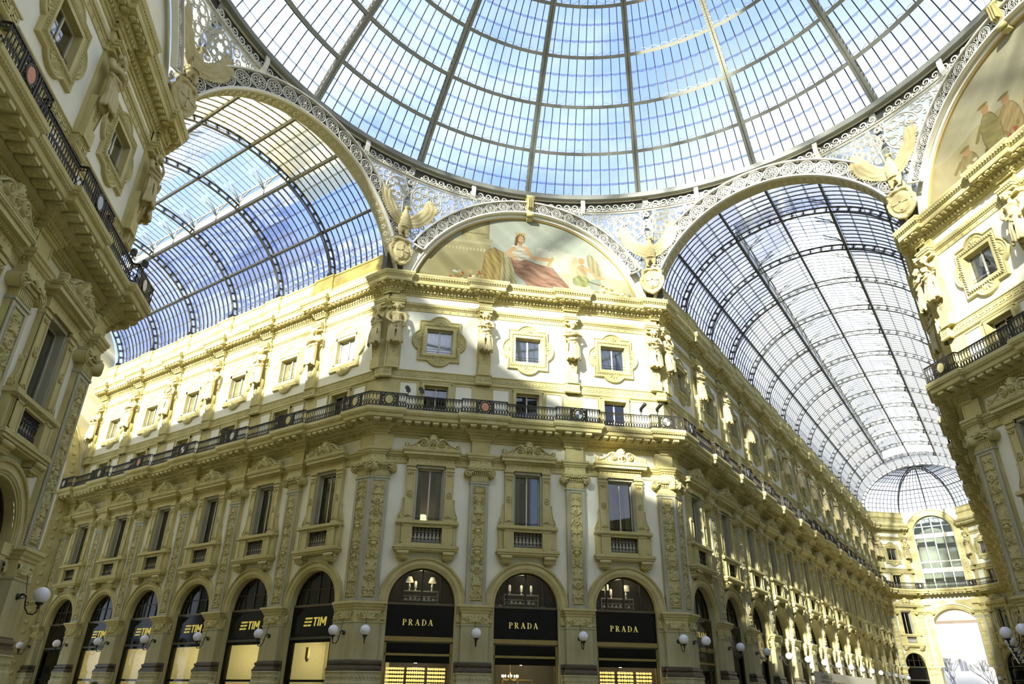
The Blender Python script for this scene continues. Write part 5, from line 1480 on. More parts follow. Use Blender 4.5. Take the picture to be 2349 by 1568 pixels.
# parapets under the vault feet
for i, (sp) in enumerate(([('larm', -TE_L, 0, False, False)], [('rarm', 0, TC_R, False, False), ('rch', -CHL/2, CHL/2, False, False)], [('rch2', -CHL/2, CHL/2, False, False), ('rarm2', -TC_R, 0, False, False)], [('larm2', 0, TE_L, False, False)])):
    m = MB(); p = jog_path(sp, .10, .5)
    sweep(m, p, [(.01, 22.74), (.42, 22.76), (.42, 22.98), (.34, 23.02), (.34, 23.12), (.22, 23.16), (.22, 23.58), (.27, 23.62), (.34, 23.72), (.36, 23.84), (.24, 23.88), (.24, 24.3), (.30, 24.34), (.30, 24.44), (0, 24.46)], STONE)
    structure('trim_%d' % (16+i), m.build('trim'))
# the balcony ledge: one continuous ring round the corner buildings and the far end
def ledge(spec, label):
    m = MB(); p = jog_path(spec, .22, .20)
    sweep(m, p, [(.38, 13.86), (.50, 13.90), (.96, 13.92), (1.02, 13.96), (1.04, 14.12), (1.08, 14.14), (1.13, 14.22), (1.16, 14.26), (1.16, 14.40), (1.12, 14.44), (.0, 14.46)], STONE)
    beads(m, p, .12, 1.11, 14.18, (.045, .04, .035), STONE)
    for x, y, a in along(p, .43, .62):
        M = T(x, y, 0) @ RZ(a)
        m.box(-.155, .155, -.36, .12, 13.80, 13.90, STONE, M); m.box(-.12, .12, -.30, .08, 13.76, 13.80, STONE, M); m.add(*unit_ball(6, 4), STONE, M @ T(0, -.12, 13.76) @ SC(.08, .10, .05), True)
    return tag(put('balcony_ledge', m.build('balcony_ledge')), label, 'balcony')
ledge(NORTH+[('rend', -(eR2-eR).length/2, (eR2-eR).length/2, True, True)]+EAST, 'long ochre stone balcony ledge running round the corner building and along the long gallery')
ledge(WEST, 'ochre stone balcony ledge of the near building at the short gallery, coffered underneath')
# ------------------------------------------------------------------ facade things
def TT(M, dz): return M
def assemble(name, label, cat, M, z0, parts, group=None):
    t = thing(name, label, cat, M @ T(0, 0, z0), group)
    for nm, me, ml in parts: put(nm, me, t, T(0, 0, -z0) @ ml if ml is not None else T(0, 0, -z0))
    return t
SHAFTS = [lib('shaft%d' % 0, shaft_mesh)]
ARAB = [arabesque(s) for s in (11, 23, 37, 58)]
CAPM = lib('cap', capital_mesh); FBLK = lib('fblk', frieze_block_mesh)
FIG = {k: caryatid(k) for k in ('crossed', 'folded', 'hip', 'hood')}
FIGTXT = {'crossed': 'stone woman, arms crossed', 'folded': 'bearded stone man, folded arms', 'hip': 'bare-chested stone man, hand on hip', 'hood': 'draped stone woman, hand at chin'}
HERM = herm_parts()
def pilaster(key, x, where, idx):
    pp = pier_parts('std', .62, .62, .87, .87, 0)
    parts = [(k, v, None) for k, v in pp.items()]+[('shaft', SHAFTS[0], None), ('carved_panel', ARAB[idx % 4], None), ('capital', CAPM, None), ('frieze_block', FBLK, None)]
    return assemble('pilaster', 'carved pilaster with ionic capital, '+where, 'pilaster', F[key].at(x), 0, parts, 'giant pilasters')
def herm(key, x, where, kind, mirror=False):
    t = assemble('caryatid', FIGTXT[kind]+', '+where, 'statue', F[key].at(x), 17.05, [(k, v, None) for k, v in HERM.items()]+[('figure', FIG[kind], T(0, 0, 18.36) @ SC(-1.3 if mirror else 1.3, 1.2, 1.03))], 'caryatids')
    return t
def corner_pilaster(key, x, convex, where, idx, s1, s2):
    turn = PI/4 if convex else -PI/4; w = 1.02 if convex else 1.0
    pp = pier_parts(('c', convex, round(s1, 2), round(s2, 2)), w if s1 > w else s1-.02, w if s2 > w else s2-.02, s1, s2, turn)
    c = .37 if convex else .59; R = RZ(turn)
    parts = [(k, v, None) for k, v in pp.items()]
    for q, Mx in ((0, T(-c, 0, 0)), (1, R @ T(c, 0, 0))):
        parts += [('shaft', SHAFTS[0], Mx), ('carved_panel', ARAB[(idx+q) % 4], Mx), ('capital', CAPM, Mx), ('frieze_block', FBLK, Mx)]
    return assemble('corner_pilaster', 'folded corner pilaster with two carved panels, '+where, 'pilaster', F[key].at(x), 0, parts, 'giant pilasters')
AED = aedicule_parts(); CREST = crest_relief(); QSUR = quatrefoil_relief(); SHELL = shell_mesh(); QP = {k: quatre_parts(k) for k in ('open', 'full', 'side', 'blind', 'bare')}
for k in QP: QP[k] = {a: b for a, b in QP[k].items() if len(b.vertices)}
MEZ = mezz_parts(); ARC = archivolt_parts(); LG = {k: lunette_glazing(k) for k in ('three', 'cross')}; LAMP = lamp_parts()
def aedicule(key, x, where, lamp=False):
    a = AED; parts = [(k, a[k], None) for k in ('surround', 'hood', 'sill_balcony', 'iron_grille', 'sash_frame', 'glass', 'room')]+[('crest', CREST, None)]
    parts += [('console', a['console'], T(-1.08, 0, 0)), ('console', a['console'], T(1.08, 0, 0))]
    return assemble('pedimented_window', 'tall window with scroll crest, '+where, 'window', F[key].at(x), 7.3, parts, 'pedimented windows')
def quatre(key, x, where, kind, txt):
    q = QP[kind]; parts = [('quatrefoil_surround', QSUR, None)]+[(k, v, None) for k, v in q.items()]
    parts += [('shell', SHELL, T(0, 0, 19.90)), ('shell', SHELL, T(.90, 0, 18.95) @ RY(PI/2)), ('shell', SHELL, T(0, 0, 18.0) @ RY(PI)), ('shell', SHELL, T(-.90, 0, 18.95) @ RY(-PI/2))]
    return assemble('quatrefoil_window', 'quatrefoil window, '+txt+', '+where, 'window', F[key].at(x), 17.35, parts, 'quatrefoil windows')
def mezz(key, x, where):
    parts = [(k, MEZ[k], None) for k in ('frame', 'sash_frame', 'glass', 'room')]+[('side_panel', MEZ['side_panel'], None), ('side_panel', MEZ['side_panel'], T(-2.94, 0, 0))]
    return assemble('balcony_door_window', 'low window behind the balcony railing, '+where, 'window', F[key].at(x), 14.4, parts, 'mezzanine windows')
def lamp(key, x, where):
    return assemble('wall_lamp', 'white globe lamp, '+where, 'lamp', F[key].at(x), 3.5, [(k, v, None) for k, v in LAMP.items()], 'globe wall lamps')
# railings
RO = 1.05; JR = .22
MED = [disc_mesh(STONE), disc_mesh(plain('red_enamel', (.62, .25, .12), .5)), disc_mesh(STONE, quarters=(plain('dark_enamel', (.12, .12, .10), .4), WHITEP)), disc_mesh(plain('grey_enamel', (.5, .5, .45), .4))]
MPLATE = rail_medallion_plate()
_rs = {}
def rs(L):
    k = round(L, 2)
    if k not in _rs: _rs[k] = rail_straight(k)
    return _rs[k]
def railing(key, x0, x1, where):
    """straight run between two bowed fronts"""
    L = x1-x0; fr = F[key]
    m = rs(L); t = thing('balcony_railing', 'black iron balcony railing, '+where, 'railing', fr.at((x0+x1)/2, RO, 14.45), 'iron balcony railings')
    put('baluster_panel', m, t, T(0, 0, -14.45)); return t
def bowed(key, x, where, k, hw=1.18):
    """front that steps out before a pilaster, with a medallion"""
    t = thing('medallion_railing', 'stepped railing with oval medallion, '+where, 'railing', F[key].at(x, RO, 14.45), 'medallion railing fronts')
    L = hw-.46
    for q in (-1, 1): put('baluster_panel', rs(round(L, 2)), t, T(q*(.46+L/2), -JR, -14.45)); put('return_panel', rs(JR), t, T(q*hw, -JR/2, -14.45) @ RZ(PI/2))
    put('medallion_frame', MPLATE, t, T(0, -JR, -14.45)); put('medallion', MED[k % 4], t, T(0, -JR, -14.45))
    return t
def corner_bow(key, x, convex, where, k):
    t = thing('medallion_railing', 'folded corner railing with two medallions, '+where, 'railing', F[key].at(x, 0, 14.45), 'medallion railing fronts')
    turn = PI/4 if convex else -PI/4; tn = math.tan(turn/2)*(RO+JR); hw = 1.3 if convex else 1.5
    for Mx, q in ((Matrix(), -1), (RZ(turn), 1)):
        fold = tn if q < 0 else -tn
        lo, hi = sorted((q*hw, fold)); L = hi-lo
        mc = q*.45
        segs = [(lo, mc-.46), (mc+.46, hi)]
        for a, b in segs:
            if b-a > .12: put('baluster_panel', rs(round(b-a, 2)), t, Mx @ T((a+b)/2, -(RO+JR), -14.45))
        put('medallion_frame', MPLATE, t, Mx @ T(mc, -(RO+JR), -14.45)); put('medallion', MED[k % 4], t, Mx @ T(mc, -(RO+JR), -14.45))
        put('return_panel', rs(JR), t, Mx @ T(q*hw, -(RO+JR/2), -14.45) @ RZ(PI/2))
    return t
SPOT = spot_mesh()
def spot(key, x, off, where, yaw=0.0):
    return tag(put('spotlight', SPOT, None, F[key].at(x, off, 15.24) @ T(0, 0, .10) @ RZ(yaw)), 'black spotlight on the balcony rail, '+where, 'spotlight', 'balcony spotlights')

CORN = 'the central corner building'
sides = ['the corner front bay nearest the short gallery', 'the middle bay of the corner front', 'the corner front bay nearest the long gallery']
lst = lambda k: ORD[k]+' from the corner front'
# corner building front
for i, x in enumerate(WIN['prada']):
    w = 'in '+sides[i]
    aedicule('prada', x, w); quatre('prada', x, w, ['full', 'full', 'side'][i], ['closed curtains', 'closed curtains', 'curtain half drawn'][i]); mezz('prada', x, w)
for i, x in enumerate(PIL['prada']):
    w = ('corner front, nearer the short gallery', 'corner front, nearer the long gallery')[i]
    pilaster('prada', x, w, i); herm('prada', x, w, ['crossed', 'folded'][i]); lamp('prada', x, w); bowed('prada', x, w, [1, 2][i])
for i, (a, b) in enumerate(((-HC+1.3, -2.49-1.18), (-2.49+1.18, 2.49-1.18), (2.49+1.18, HC-1.3))): railing('prada', a, b, 'in '+sides[i])
# two arms of the same building
for key, sgn, nm, N in (('larm', -1, 'short gallery wall', NB_L), ('rarm', 1, 'long gallery wall', NB_R)):
    for k in range(N):
        x = sgn*(S0+BAY*k); w = '%s, %s' % (nm, lst(k))
        aedicule(key, x, w)
        kd = ('blind' if k else 'full') if key == 'larm' else ('bare' if k % 3 else 'side')
        quatre(key, x, w, kd, {'blind': 'slatted blind', 'full': 'white curtain', 'bare': 'dark glass', 'side': 'curtain half drawn'}[kd]); mezz(key, x, w)
    for k, x in enumerate(sorted(PIL[key], key=abs)):
        w = '%s, %s' % (nm, lst(k))
        pilaster(key, x, w, k+1); herm(key, x, w, ['folded', 'crossed', 'hip', 'hood'][k % 4], k % 2 == 1); lamp(key, x, w); bowed(key, x, w, [0, 3, 2, 1][k % 4])
    ends = [S0+BAY*(k+.5) for k in range(N)]
    for k in range(N):
        a = 1.3 if k == 0 else ends[k-1]+1.18; b = ends[k]-1.18 if not (key == 'rarm' and k == N-1) else TC_R-1.5
        railing(key, *(sorted((sgn*a, sgn*b))), '%s, %s' % (nm, lst(k)))
# folded corners
CORN_S = [('larm', 0, True, 'where corner front and short gallery meet', 0, 1.54, 1.27), ('prada', HC, True, 'where corner front and long gallery meet', 2, 1.27, 1.54),
          ('rarm', TC_R, False, 'at the far bend, lamp wall', 1, 1.2, 1.02), ('rch', CHL/2, False, 'by the far archway, lamp-wall side', 3, 1.02, .5),
          ('rend', (eR2-eR).length/2, False, 'by the far archway, shaded-wall side', 2, .5, 1.02), ('rch2', CHL/2, False, 'at the far bend, shaded wall', 1, 1.02, 1.2),
          ('rarm2', 0, True, 'near building by the long gallery', 0, 1.54, 1.27), ('lface', HC, True, 'near building by the short gallery', 3, 1.27, 1.54)]
for i, (key, x, cv, w, k, s1, s2) in enumerate(CORN_S):
    corner_pilaster(key, x, cv, w, k, s1, s2); 
    if key != 'rch2': corner_bow(key, x, cv, w, k)
    c = .42 if cv else .62; R = PI/4 if cv else -PI/4
    base = F[key].at(x)
    for q, Mx, kd in ((0, base @ T(-c, 0, 0), ['hip', 'folded', 'crossed', 'hood'][i % 4] if i > 1 else ('hood' if i == 0 else 'crossed')), (1, base @ RZ(R) @ T(c, 0, 0), ['crossed', 'hip', 'hood', 'folded'][i % 4] if i > 1 else ('hip' if i == 0 else 'hood'))):
        if key in ('rend', 'rch') and ((key == 'rch') == (q == 1)): continue
        side = ('gallery face', 'front face')[q] if key in ('larm', 'rarm2') else ('front face', 'gallery face')[q]
        assemble('caryatid', FIGTXT[kd]+', '+side+', '+w.replace('where corner front and short gallery meet', 'short-gallery corner pier').replace('where corner front and long gallery meet', 'long-gallery corner pier'), 'statue', Mx, 17.05, [(a, b, None) for a, b in HERM.items()]+[('figure', FIG[kd], T(0, 0, 18.36) @ SC(1.3, 1.2, 1.03))], 'caryatids')
for key, x, cv, w in (('larm', 0, 1, 'corner pier at the short gallery'), ('prada', HC, 1, 'corner pier at the long gallery')):
    for q, Mx in ((0, F[key].at(x) @ T(-.42, 0, 0)), (1, F[key].at(x) @ RZ(PI/4) @ T(.42, 0, 0))):
        assemble('wall_lamp', 'white globe lamp, %s face of the %s' % ((('gallery', 'front')[q] if key == 'larm' else ('front', 'gallery')[q]), w), 'lamp', Mx, 3.5, [(a, b, None) for a, b in LAMP.items()], 'globe wall lamps')
# far bays beside the archway
for key, w in (('rch', 'angled far bay, lamp-wall side'), ('rch2', 'angled far bay, shaded-wall side')):
    aedicule(key, 0, w); quatre(key, 0, w, 'open', 'parted curtains'); mezz(key, 0, w); railing(key, -1.1, 1.1, w)
railing('rend', -1.85, 1.85, 'in front of the great far window')
lamp('rarm', TC_R-.4, 'last on the long gallery wall'); lamp('rch2', -1.9, 'angled far bay, shaded-wall side')
# the near buildings: what shows of them
for x, w in ((-4.97, 'near building by the long gallery'),): aedicule('rface', x, w); quatre('rface', x, w, 'open', 'parted curtains'); mezz('rface', x, w)
pilaster('rface', -2.49, 'near building by the long gallery', 2); herm('rface', -2.49, 'near building by the long gallery', 'hip'); bowed('rface', -2.49, 'near building by the long gallery', 0); railing('rface', -HC+1.3, -2.49-1.18, 'near building by the long gallery')
for k in range(3): x = -(S0+BAY*(k+.5)); herm('rarm2', x, 'shaded gallery wall, '+ORD[k]+' from its mouth', ['crossed', 'hip', 'folded'][k])
for k in range(4): x = -(S0+BAY*(k+.5)); bowed('rarm2', x, 'shaded gallery wall, '+ORD[k]+' from its mouth', k)
for k in range(4): a = -1.3 if k == 0 else -(S0+BAY*(k-.5))-1.18; railing('rarm2', -(S0+BAY*(k+.5))+1.18, a, 'shaded gallery wall, '+ORD[k]+' from its mouth')
for k in range(2): x = -(S0+BAY*(k+.5)); pilaster('rarm2', x, 'shaded gallery wall, '+ORD[k]+' from its mouth', k)
for x, w in ((4.97, 'short-gallery near building, beside its edge'), (0, 'short-gallery near building, second from its edge')): aedicule('lface', x, w); quatre('lface', x, w, 'bare', 'bare dark glass'); mezz('lface', x, w)
pilaster('lface', 2.49, 'near building by the short gallery', 1); herm('lface', 2.49, 'near building by the short gallery', 'folded', True)
bowed('lface', 2.49, 'near building by the short gallery', 3); railing('lface', 2.49+1.18, HC-1.3, 'short-gallery near building, beside its edge'); railing('lface', -1.31, 1.31, 'short-gallery near building, second from its edge'); bowed('lface', -2.49, 'short-gallery near building, second from its edge', 1)
pp = assemble('wall_lamp', 'large white globe lamp on the near building by the short gallery', 'lamp', F['lface'].at(HC-.42), 3.5, [(a, b, None) for a, b in LAMP.items()], 'globe wall lamps')
for args in (('prada', -6.45, 1.08, 'outer one at the short-gallery end', .2), ('prada', -5.75, 1.05, 'inner one at the short-gallery end', .2), ('prada', 6.05, 1.05, 'inner one at the long-gallery end', -2.6), ('prada', 6.9, 1.25, 'outer one at the long-gallery end', -2.6),
             ('lface', 6.3, 1.05, 'first of two on the near building', -1.2), ('lface', 7.0, 1.25, 'second of two on the near building', -1.2), ('larm', -12, 1.05, 'short gallery balcony', .3)): spot(*args)
# ------------------------------------------------------------------ the roofs in place
dome = thing('glass_dome', 'great iron and glass dome of sixteen ribs over the crossing', 'dome', T(0, 0, ZR))
D0 = T(0, 0, -ZR)
rib_m = dome_rib(); rings = [dome_ring(t) for t in range(1, NT)]; NCOL = [12, 12, 10, 10, 8, 6, 4]
glz = [dome_glazing(t, NCOL[t]) for t in range(NT)]
for k in range(16):
    R = D0 @ RZ(PI/8*k)
    put('rib', rib_m, dome, R)
    h = D0 @ RZ(PI/8*(k+.5))
    for r in rings: put('ring_beam', r, dome, h)
    for g in glz: put('glazing_bars', g[0], dome, h); put('glass', g[1], dome, h)
m = MB(); N = 96
def annulus(r0, r1, z0, z1, mat): 
    m.lathe([(r0, z0), (r1, z0), (r1, z1), (r0, z1), (r0, z0)], mat, N, None, False)
def ringwall(prof, mat):
    vs = []; fs = []; k = len(prof)
    for i in range(N):
        a = 2*PI*i/N
        for r, z in prof: vs.append((r*math.cos(a), r*math.sin(a), z))
    for i in range(N):
        for j in range(k): fs.append((i*k+j, ((i+1) % N)*k+j, ((i+1) % N)*k+(j+1) % k, i*k+(j+1) % k))
    m.add(vs, fs, mat)
ringwall([(17.92, ZR-.22), (18.22, ZR-.22), (18.22, ZR+.12), (17.92, ZR+.12)], STEEL)
ringwall([(17.86, ZR-.26), (18.3, ZR-.26), (18.3, ZR-.20), (17.86, ZR-.20)], STEEL)
ringwall([(18.30, 29.12), (18.36, 29.12), (18.36, ZR-.2), (18.30, ZR-.2)], DSTEEL)
ringwall([(18.22, 29.06), (18.42, 29.06), (18.42, 29.12), (18.22, 29.12)], CASTD)
for i in range(480):
    a = 2*PI*i/480
    for z in (ZR-.16, ZR+.06): m.ball((17.915*math.cos(a), 17.915*math.sin(a), z), .018, STEEL, 4, 3)
put('base_ring', m.build(), dome, D0)
m = MB(); hh = PI/16; nseg = 6
for i in range(13):
    a0 = hh-.012-(2*hh-.024)*i/13; a1 = hh-.012-(2*hh-.024)*(i+1)/13
    volute_run(m, (18.22*math.cos(a0), 18.22*math.sin(a0), 29.16), (18.22*math.cos(a1), 18.22*math.sin(a1), 29.16), (0, 0, 1), CAST, 1, .70)
an = [-hh+2*hh*i/6 for i in range(7)]
for z in (29.14, 29.88): strip(m, [(18.2*math.cos(a), 18.2*math.sin(a), z) for a in an], [(0, 0, 1)]*7, .05, .05, CAST)
vol = m.build('scroll_frieze')
m = MB()
pts = [(17.95, 0, 29.98), (17.90, 0, 29.6), (17.98, 0, 29.2), (18.2, 0, 28.95)]
strip(m, pts, [(1, 0, 0)]*4, .13, .07, CAST); brk = m.build('curved_bracket')
for k in range(16):
    put('scroll_frieze', vol, dome, D0 @ RZ(PI/8*(k+.5))); 
    put('curved_bracket', brk, dome, D0 @ RZ(PI/8*(k+.5)))
# legs that carry the ribs down to the eagles
m = MB(); a_, b_ = Vector((18.05, 0, ZR)), Vector((19.15, 0, 26.2)); n_ = Vector((1, 0, .28)).normalized()
strip(m, [a_, b_], [n_, n_], .17, .05, STEEL); strip(m, [a_+n_*.45, b_+n_*.3], [n_, n_], .15, .05, STEEL)
for i in range(10):
    p, q = a_.lerp(b_, i/10), a_.lerp(b_, (i+1)/10)
    for sy in (-.14, .14): m.tube([p+Vector((.05, sy, 0)), q+n_*.4+Vector((0, sy, 0))], .02, CASTD, 4); m.tube([p+n_*.42+Vector((0, sy, 0)), q+Vector((.05, sy, 0))], .02, CASTD, 4)
    for sy in (-.1, .1): m.ball(p-n_*.01+Vector((0, sy, 0)), .02, STEEL, 5, 3); m.ball((p+q)/2-n_*.01+Vector((0, sy, 0)), .02, STEEL, 5, 3)
leg = m.build('rib_foot')
VA_ = [math.atan2(y, x) for x, y in ((HC, A), (-HC, A), (-A, HC), (A, HC), (A, -HC), (-A, -HC))]
for a in VA_: put('rib_foot', leg, dome, D0 @ RZ(a))

# vaults
def vault(M, L0, nb, label, apse, yel):
    t = thing('glass_vault', label, 'roof', M @ T(0, 0, ZV)); D = T(0, 0, -ZV)
    rib = lib('vrib', vault_rib)
    ys = [0]+[L0+BAY*k for k in range(nb)]
    for k in range(nb): put('rib', rib, t, D @ T(0, ys[k+1], 0))
    first = vault_bay(L0-.0, False, 12, yel=yel)
    for nm, me in zip(('glazing_bars', 'glass'), first): put(nm, me, t, D)
    ot = lib('vbay', lambda: vault_bay(BAY, True, 10))
    pur = {dx: lib(('pur', dx), lambda dx=dx: vault_purlin(BAY, dx, abs(dx) == LANT)) for dx in (-5.9, -LANT, LANT, 5.9)}
    mid = lib('ridge', lambda: vault_purlin(BAY, 0.0))
    for dx in (-5.9, -LANT, 0.0, LANT, 5.9): put('purlin', lib(('purs', dx, L0), lambda dx=dx: vault_purlin(L0, dx)), t, D)
    for k in range(1, nb):
        for nm, me in zip(('glazing_bars', 'glass'), ot): put(nm, me, t, D @ T(0, ys[k], 0))
        for dx, me in pur.items(): put('upstand_beam' if abs(dx) == LANT else 'purlin', me, t, D @ T(0, ys[k], 0))
        put('ridge_bar', mid, t, D @ T(0, ys[k], 0))
    return t
ML = Matrix(((S2, -S2, 0, -A), (S2, S2, 0, HC), (0, 0, 1, 0), (0, 0, 0, 1)))
MR = Matrix(((S2, S2, 0, HC), (-S2, S2, 0, A), (0, 0, 1, 0), (0, 0, 0, 1)))
vault(ML, S0+BAY/2, NB_L, 'short glass barrel vault with yellowed panes nearest the dome', False, True)
VR = vault(MR, S0+BAY/2, NB_R-1, 'long glass barrel vault receding to a half-dome over the street archway', False, False)
# last piece of the long vault and its half-dome
D = T(0, 0, -ZV); yl = S0+BAY/2+BAY*(NB_R-2)
Lr = TC_R-yl
for nm, me in zip(('glazing_bars', 'glass'), vault_bay(Lr, False, 10)): put(nm, me, VR, D @ T(0, yl, 0))
put('rib', lib('vrib', vault_rib), VR, D @ T(0, TC_R, 0))
def apse():
    y0 = TC_R; m = MB(); g = MB(); zc = vel(PI/2, .1).y
    base = [(0, y0), (CH, y0+CH), (AW/2, y0+CH), (AW-CH, y0+CH), (AW, y0)]
    def ap(bx, by, v, o=0.0):
        c = math.cos(v); return Vector((VA+(bx-VA)*c, y0+(by-y0)*c, ZV+(zc-ZV)*math.sin(v)-o))
    for bx, by in base[1:4]:
        for o in (0, .34): m.tube([ap(bx, by, PI/2*i/20, o) for i in range(21)], .08, DSTEEL, 5)
        for i in range(20): m.tube([ap(bx, by, PI/2*i/20), ap(bx, by, PI/2*i/20, .34)], .03, DSTEEL, 4)
    for i in range(4):
        (xa, ya), (xb, yb) = base[i], base[i+1]; nb_ = 9 if i in (0, 3) else 6
        for j in range(nb_):
            f = j/nb_; m.tube([ap(xa+(xb-xa)*f, ya+(yb-ya)*f, PI/2*k/14, -.05) for k in range(14)], .032, DSTEEL, 4)
        for k in range(1, 14): m.tube([ap(xa, ya, PI/2*k/14, -.05), ap(xb, yb, PI/2*k/14, -.05)], .06 if k in (5, 9) else .032, DSTEEL, 4)
        vs = [ap(xa+(xb-xa)*f/4, ya+(yb-ya)*f/4, PI/2*k/14, -.09) for k in range(15) for f in range(5)]
        g.add(vs, [(k*5+f, k*5+f+1, k*5+f+6, k*5+f+5) for k in range(14) for f in range(4)], SKYGLASS)
    return m.build(), g.build()
a_, b_ = apse(); put('half_dome_ribs', a_, VR, D); put('half_dome_glass', b_, VR, D)

# great arches on the sides of the crossing
AZC, AR0, AR1 = 21.4, 7.1, 8.2; LZC, LR0, LR1 = 20.9, 7.2, 8.07
FA = {'aR': Frame((Vector((HC, A))+Vector((A, HC)))/2, (-1, -1)), 'aL': Frame((Vector((-HC, A))+Vector((-A, HC)))/2, (1, -1))}
F.update(FA)
band_a = arch_band_mesh(AZC, AR0, AR1, math.asin(3.5/7.1), 17); sof = soffit_panels(AZC, AR0-.02, math.asin(1.6/7.1), 44)
band_l = arch_band_mesh(LZC, LR0, LR1, math.asin(3.65/7.2), 19)
CASTL = plain('greyed_pale_iron', (.60, .58, .46), .6, noise=.1)
def lattice(side, zc, r1, half, cx, cz, R, z1=29.06):
    """pierced panel filling the spandrel on one side (+1/-1)"""
    m = MB()
    def inside(x, z, r): return x < half-.12-r and z < z1-.05-r and math.hypot(x, z-zc) > r1+.03+r and x > 2.2
    def ins2(x, z, r): return inside(x, z, r*.7)
    x0 = 2.4
    taken = star_panel(m, lambda a, b, c: True, cx-R/.92, cx+R/.92, cz-R/.92, cz+R/.92, CASTL)
    pack_rings(m, inside, x0, half, zc+3.4, z1, CASTL, taken, seed=int(half*10)+(side > 0))
    top = [(x0+(half-x0)*i/30, 0, z1-.04) for i in range(31)]; m.tube(top, .035, CASTL, 5); m.tube([(half-.08, 0, zc+3.6), (half-.08, 0, z1)], .04, CASTL, 5)
    g = MB(); pts = []
    for i in range(25):
        x = 2.0+(half-2.0)*i/24; zz = zc+math.sqrt(max(0, (r1-.02)**2-x*x)) if x < r1 else zc+3.3; pts.append((x, .10, zz))
    pts += [(half, .10, z1), (2.0, .10, z1)]
    for i in range(24): g.quad([pts[i], pts[i+1], (pts[i+1][0], .10, z1), (pts[i][0], .10, z1)], FROST)
    dist = A if half == HC else (HC+A)*S2
    def warp(b):
        # the panels lean in from the octagon to the ring above
        b.v = [(x, y+0*z-max(0.0, dist-math.sqrt(18.28**2-x*x))*min(1, max(0, (z-25.3)/(29.06-25.3))), z) for x, y, z in b.v]
    warp(m); warp(g)
    return m.build('tracery'), g.build('panel_glass')
LATA = lattice(1, AZC, AR1, AW/2, 5.95, 28.1, .78); LATL = lattice(1, LZC, LR1, HC, 6.35, 27.95, 1.02)
key_m = MB(); key_m.taper((.16, .24), (-.30, -.62, 0), (27.75, 29.3), STONE); 
for x in (-.12, 0, .12): key_m.box(x-.02, x+.02, -.66, -.4, 28.4, 29.2, STONE)
key_m.tube([(-.22, -.42, 27.95), (.22, -.42, 27.95)], .12, STONE, 8); key_m.tube([(-.26, -.55, 29.25), (.26, -.55, 29.25)], .10, STONE, 8); key_m = key_m.build()
for key, txt in (('aL', 'spanning the mouth of the short gallery'), ('aR', 'spanning the mouth of the long gallery'), ('prada', 'over the painted lunette of the corner building'), ('rface', 'over the painted lunette beside the long gallery'), ('lface', 'over the near building by the short gallery')):
    arm = key in FA
    t = thing('pierced_arch', 'pale iron arch of pierced rosettes '+txt, 'arch', F[key].at(0, .40, 22.8)); Z = T(0, 0, -22.8)
    put('rosette_band', band_a if arm else band_l, t, Z)
    if arm: put('panelled_soffit', sof, t, Z)
    else: put('keystone', key_m, t, Z @ T(0, .30, 0))
    for q in (-1, 1):
        a, b = LATA if arm else LATL
        put('star_tracery', a, t, Z @ T(0, .36, 0) @ SC(q, 1, 1)); put('frosted_glass', b, t, Z @ T(0, .36, 0) @ SC(q, 1, 1))
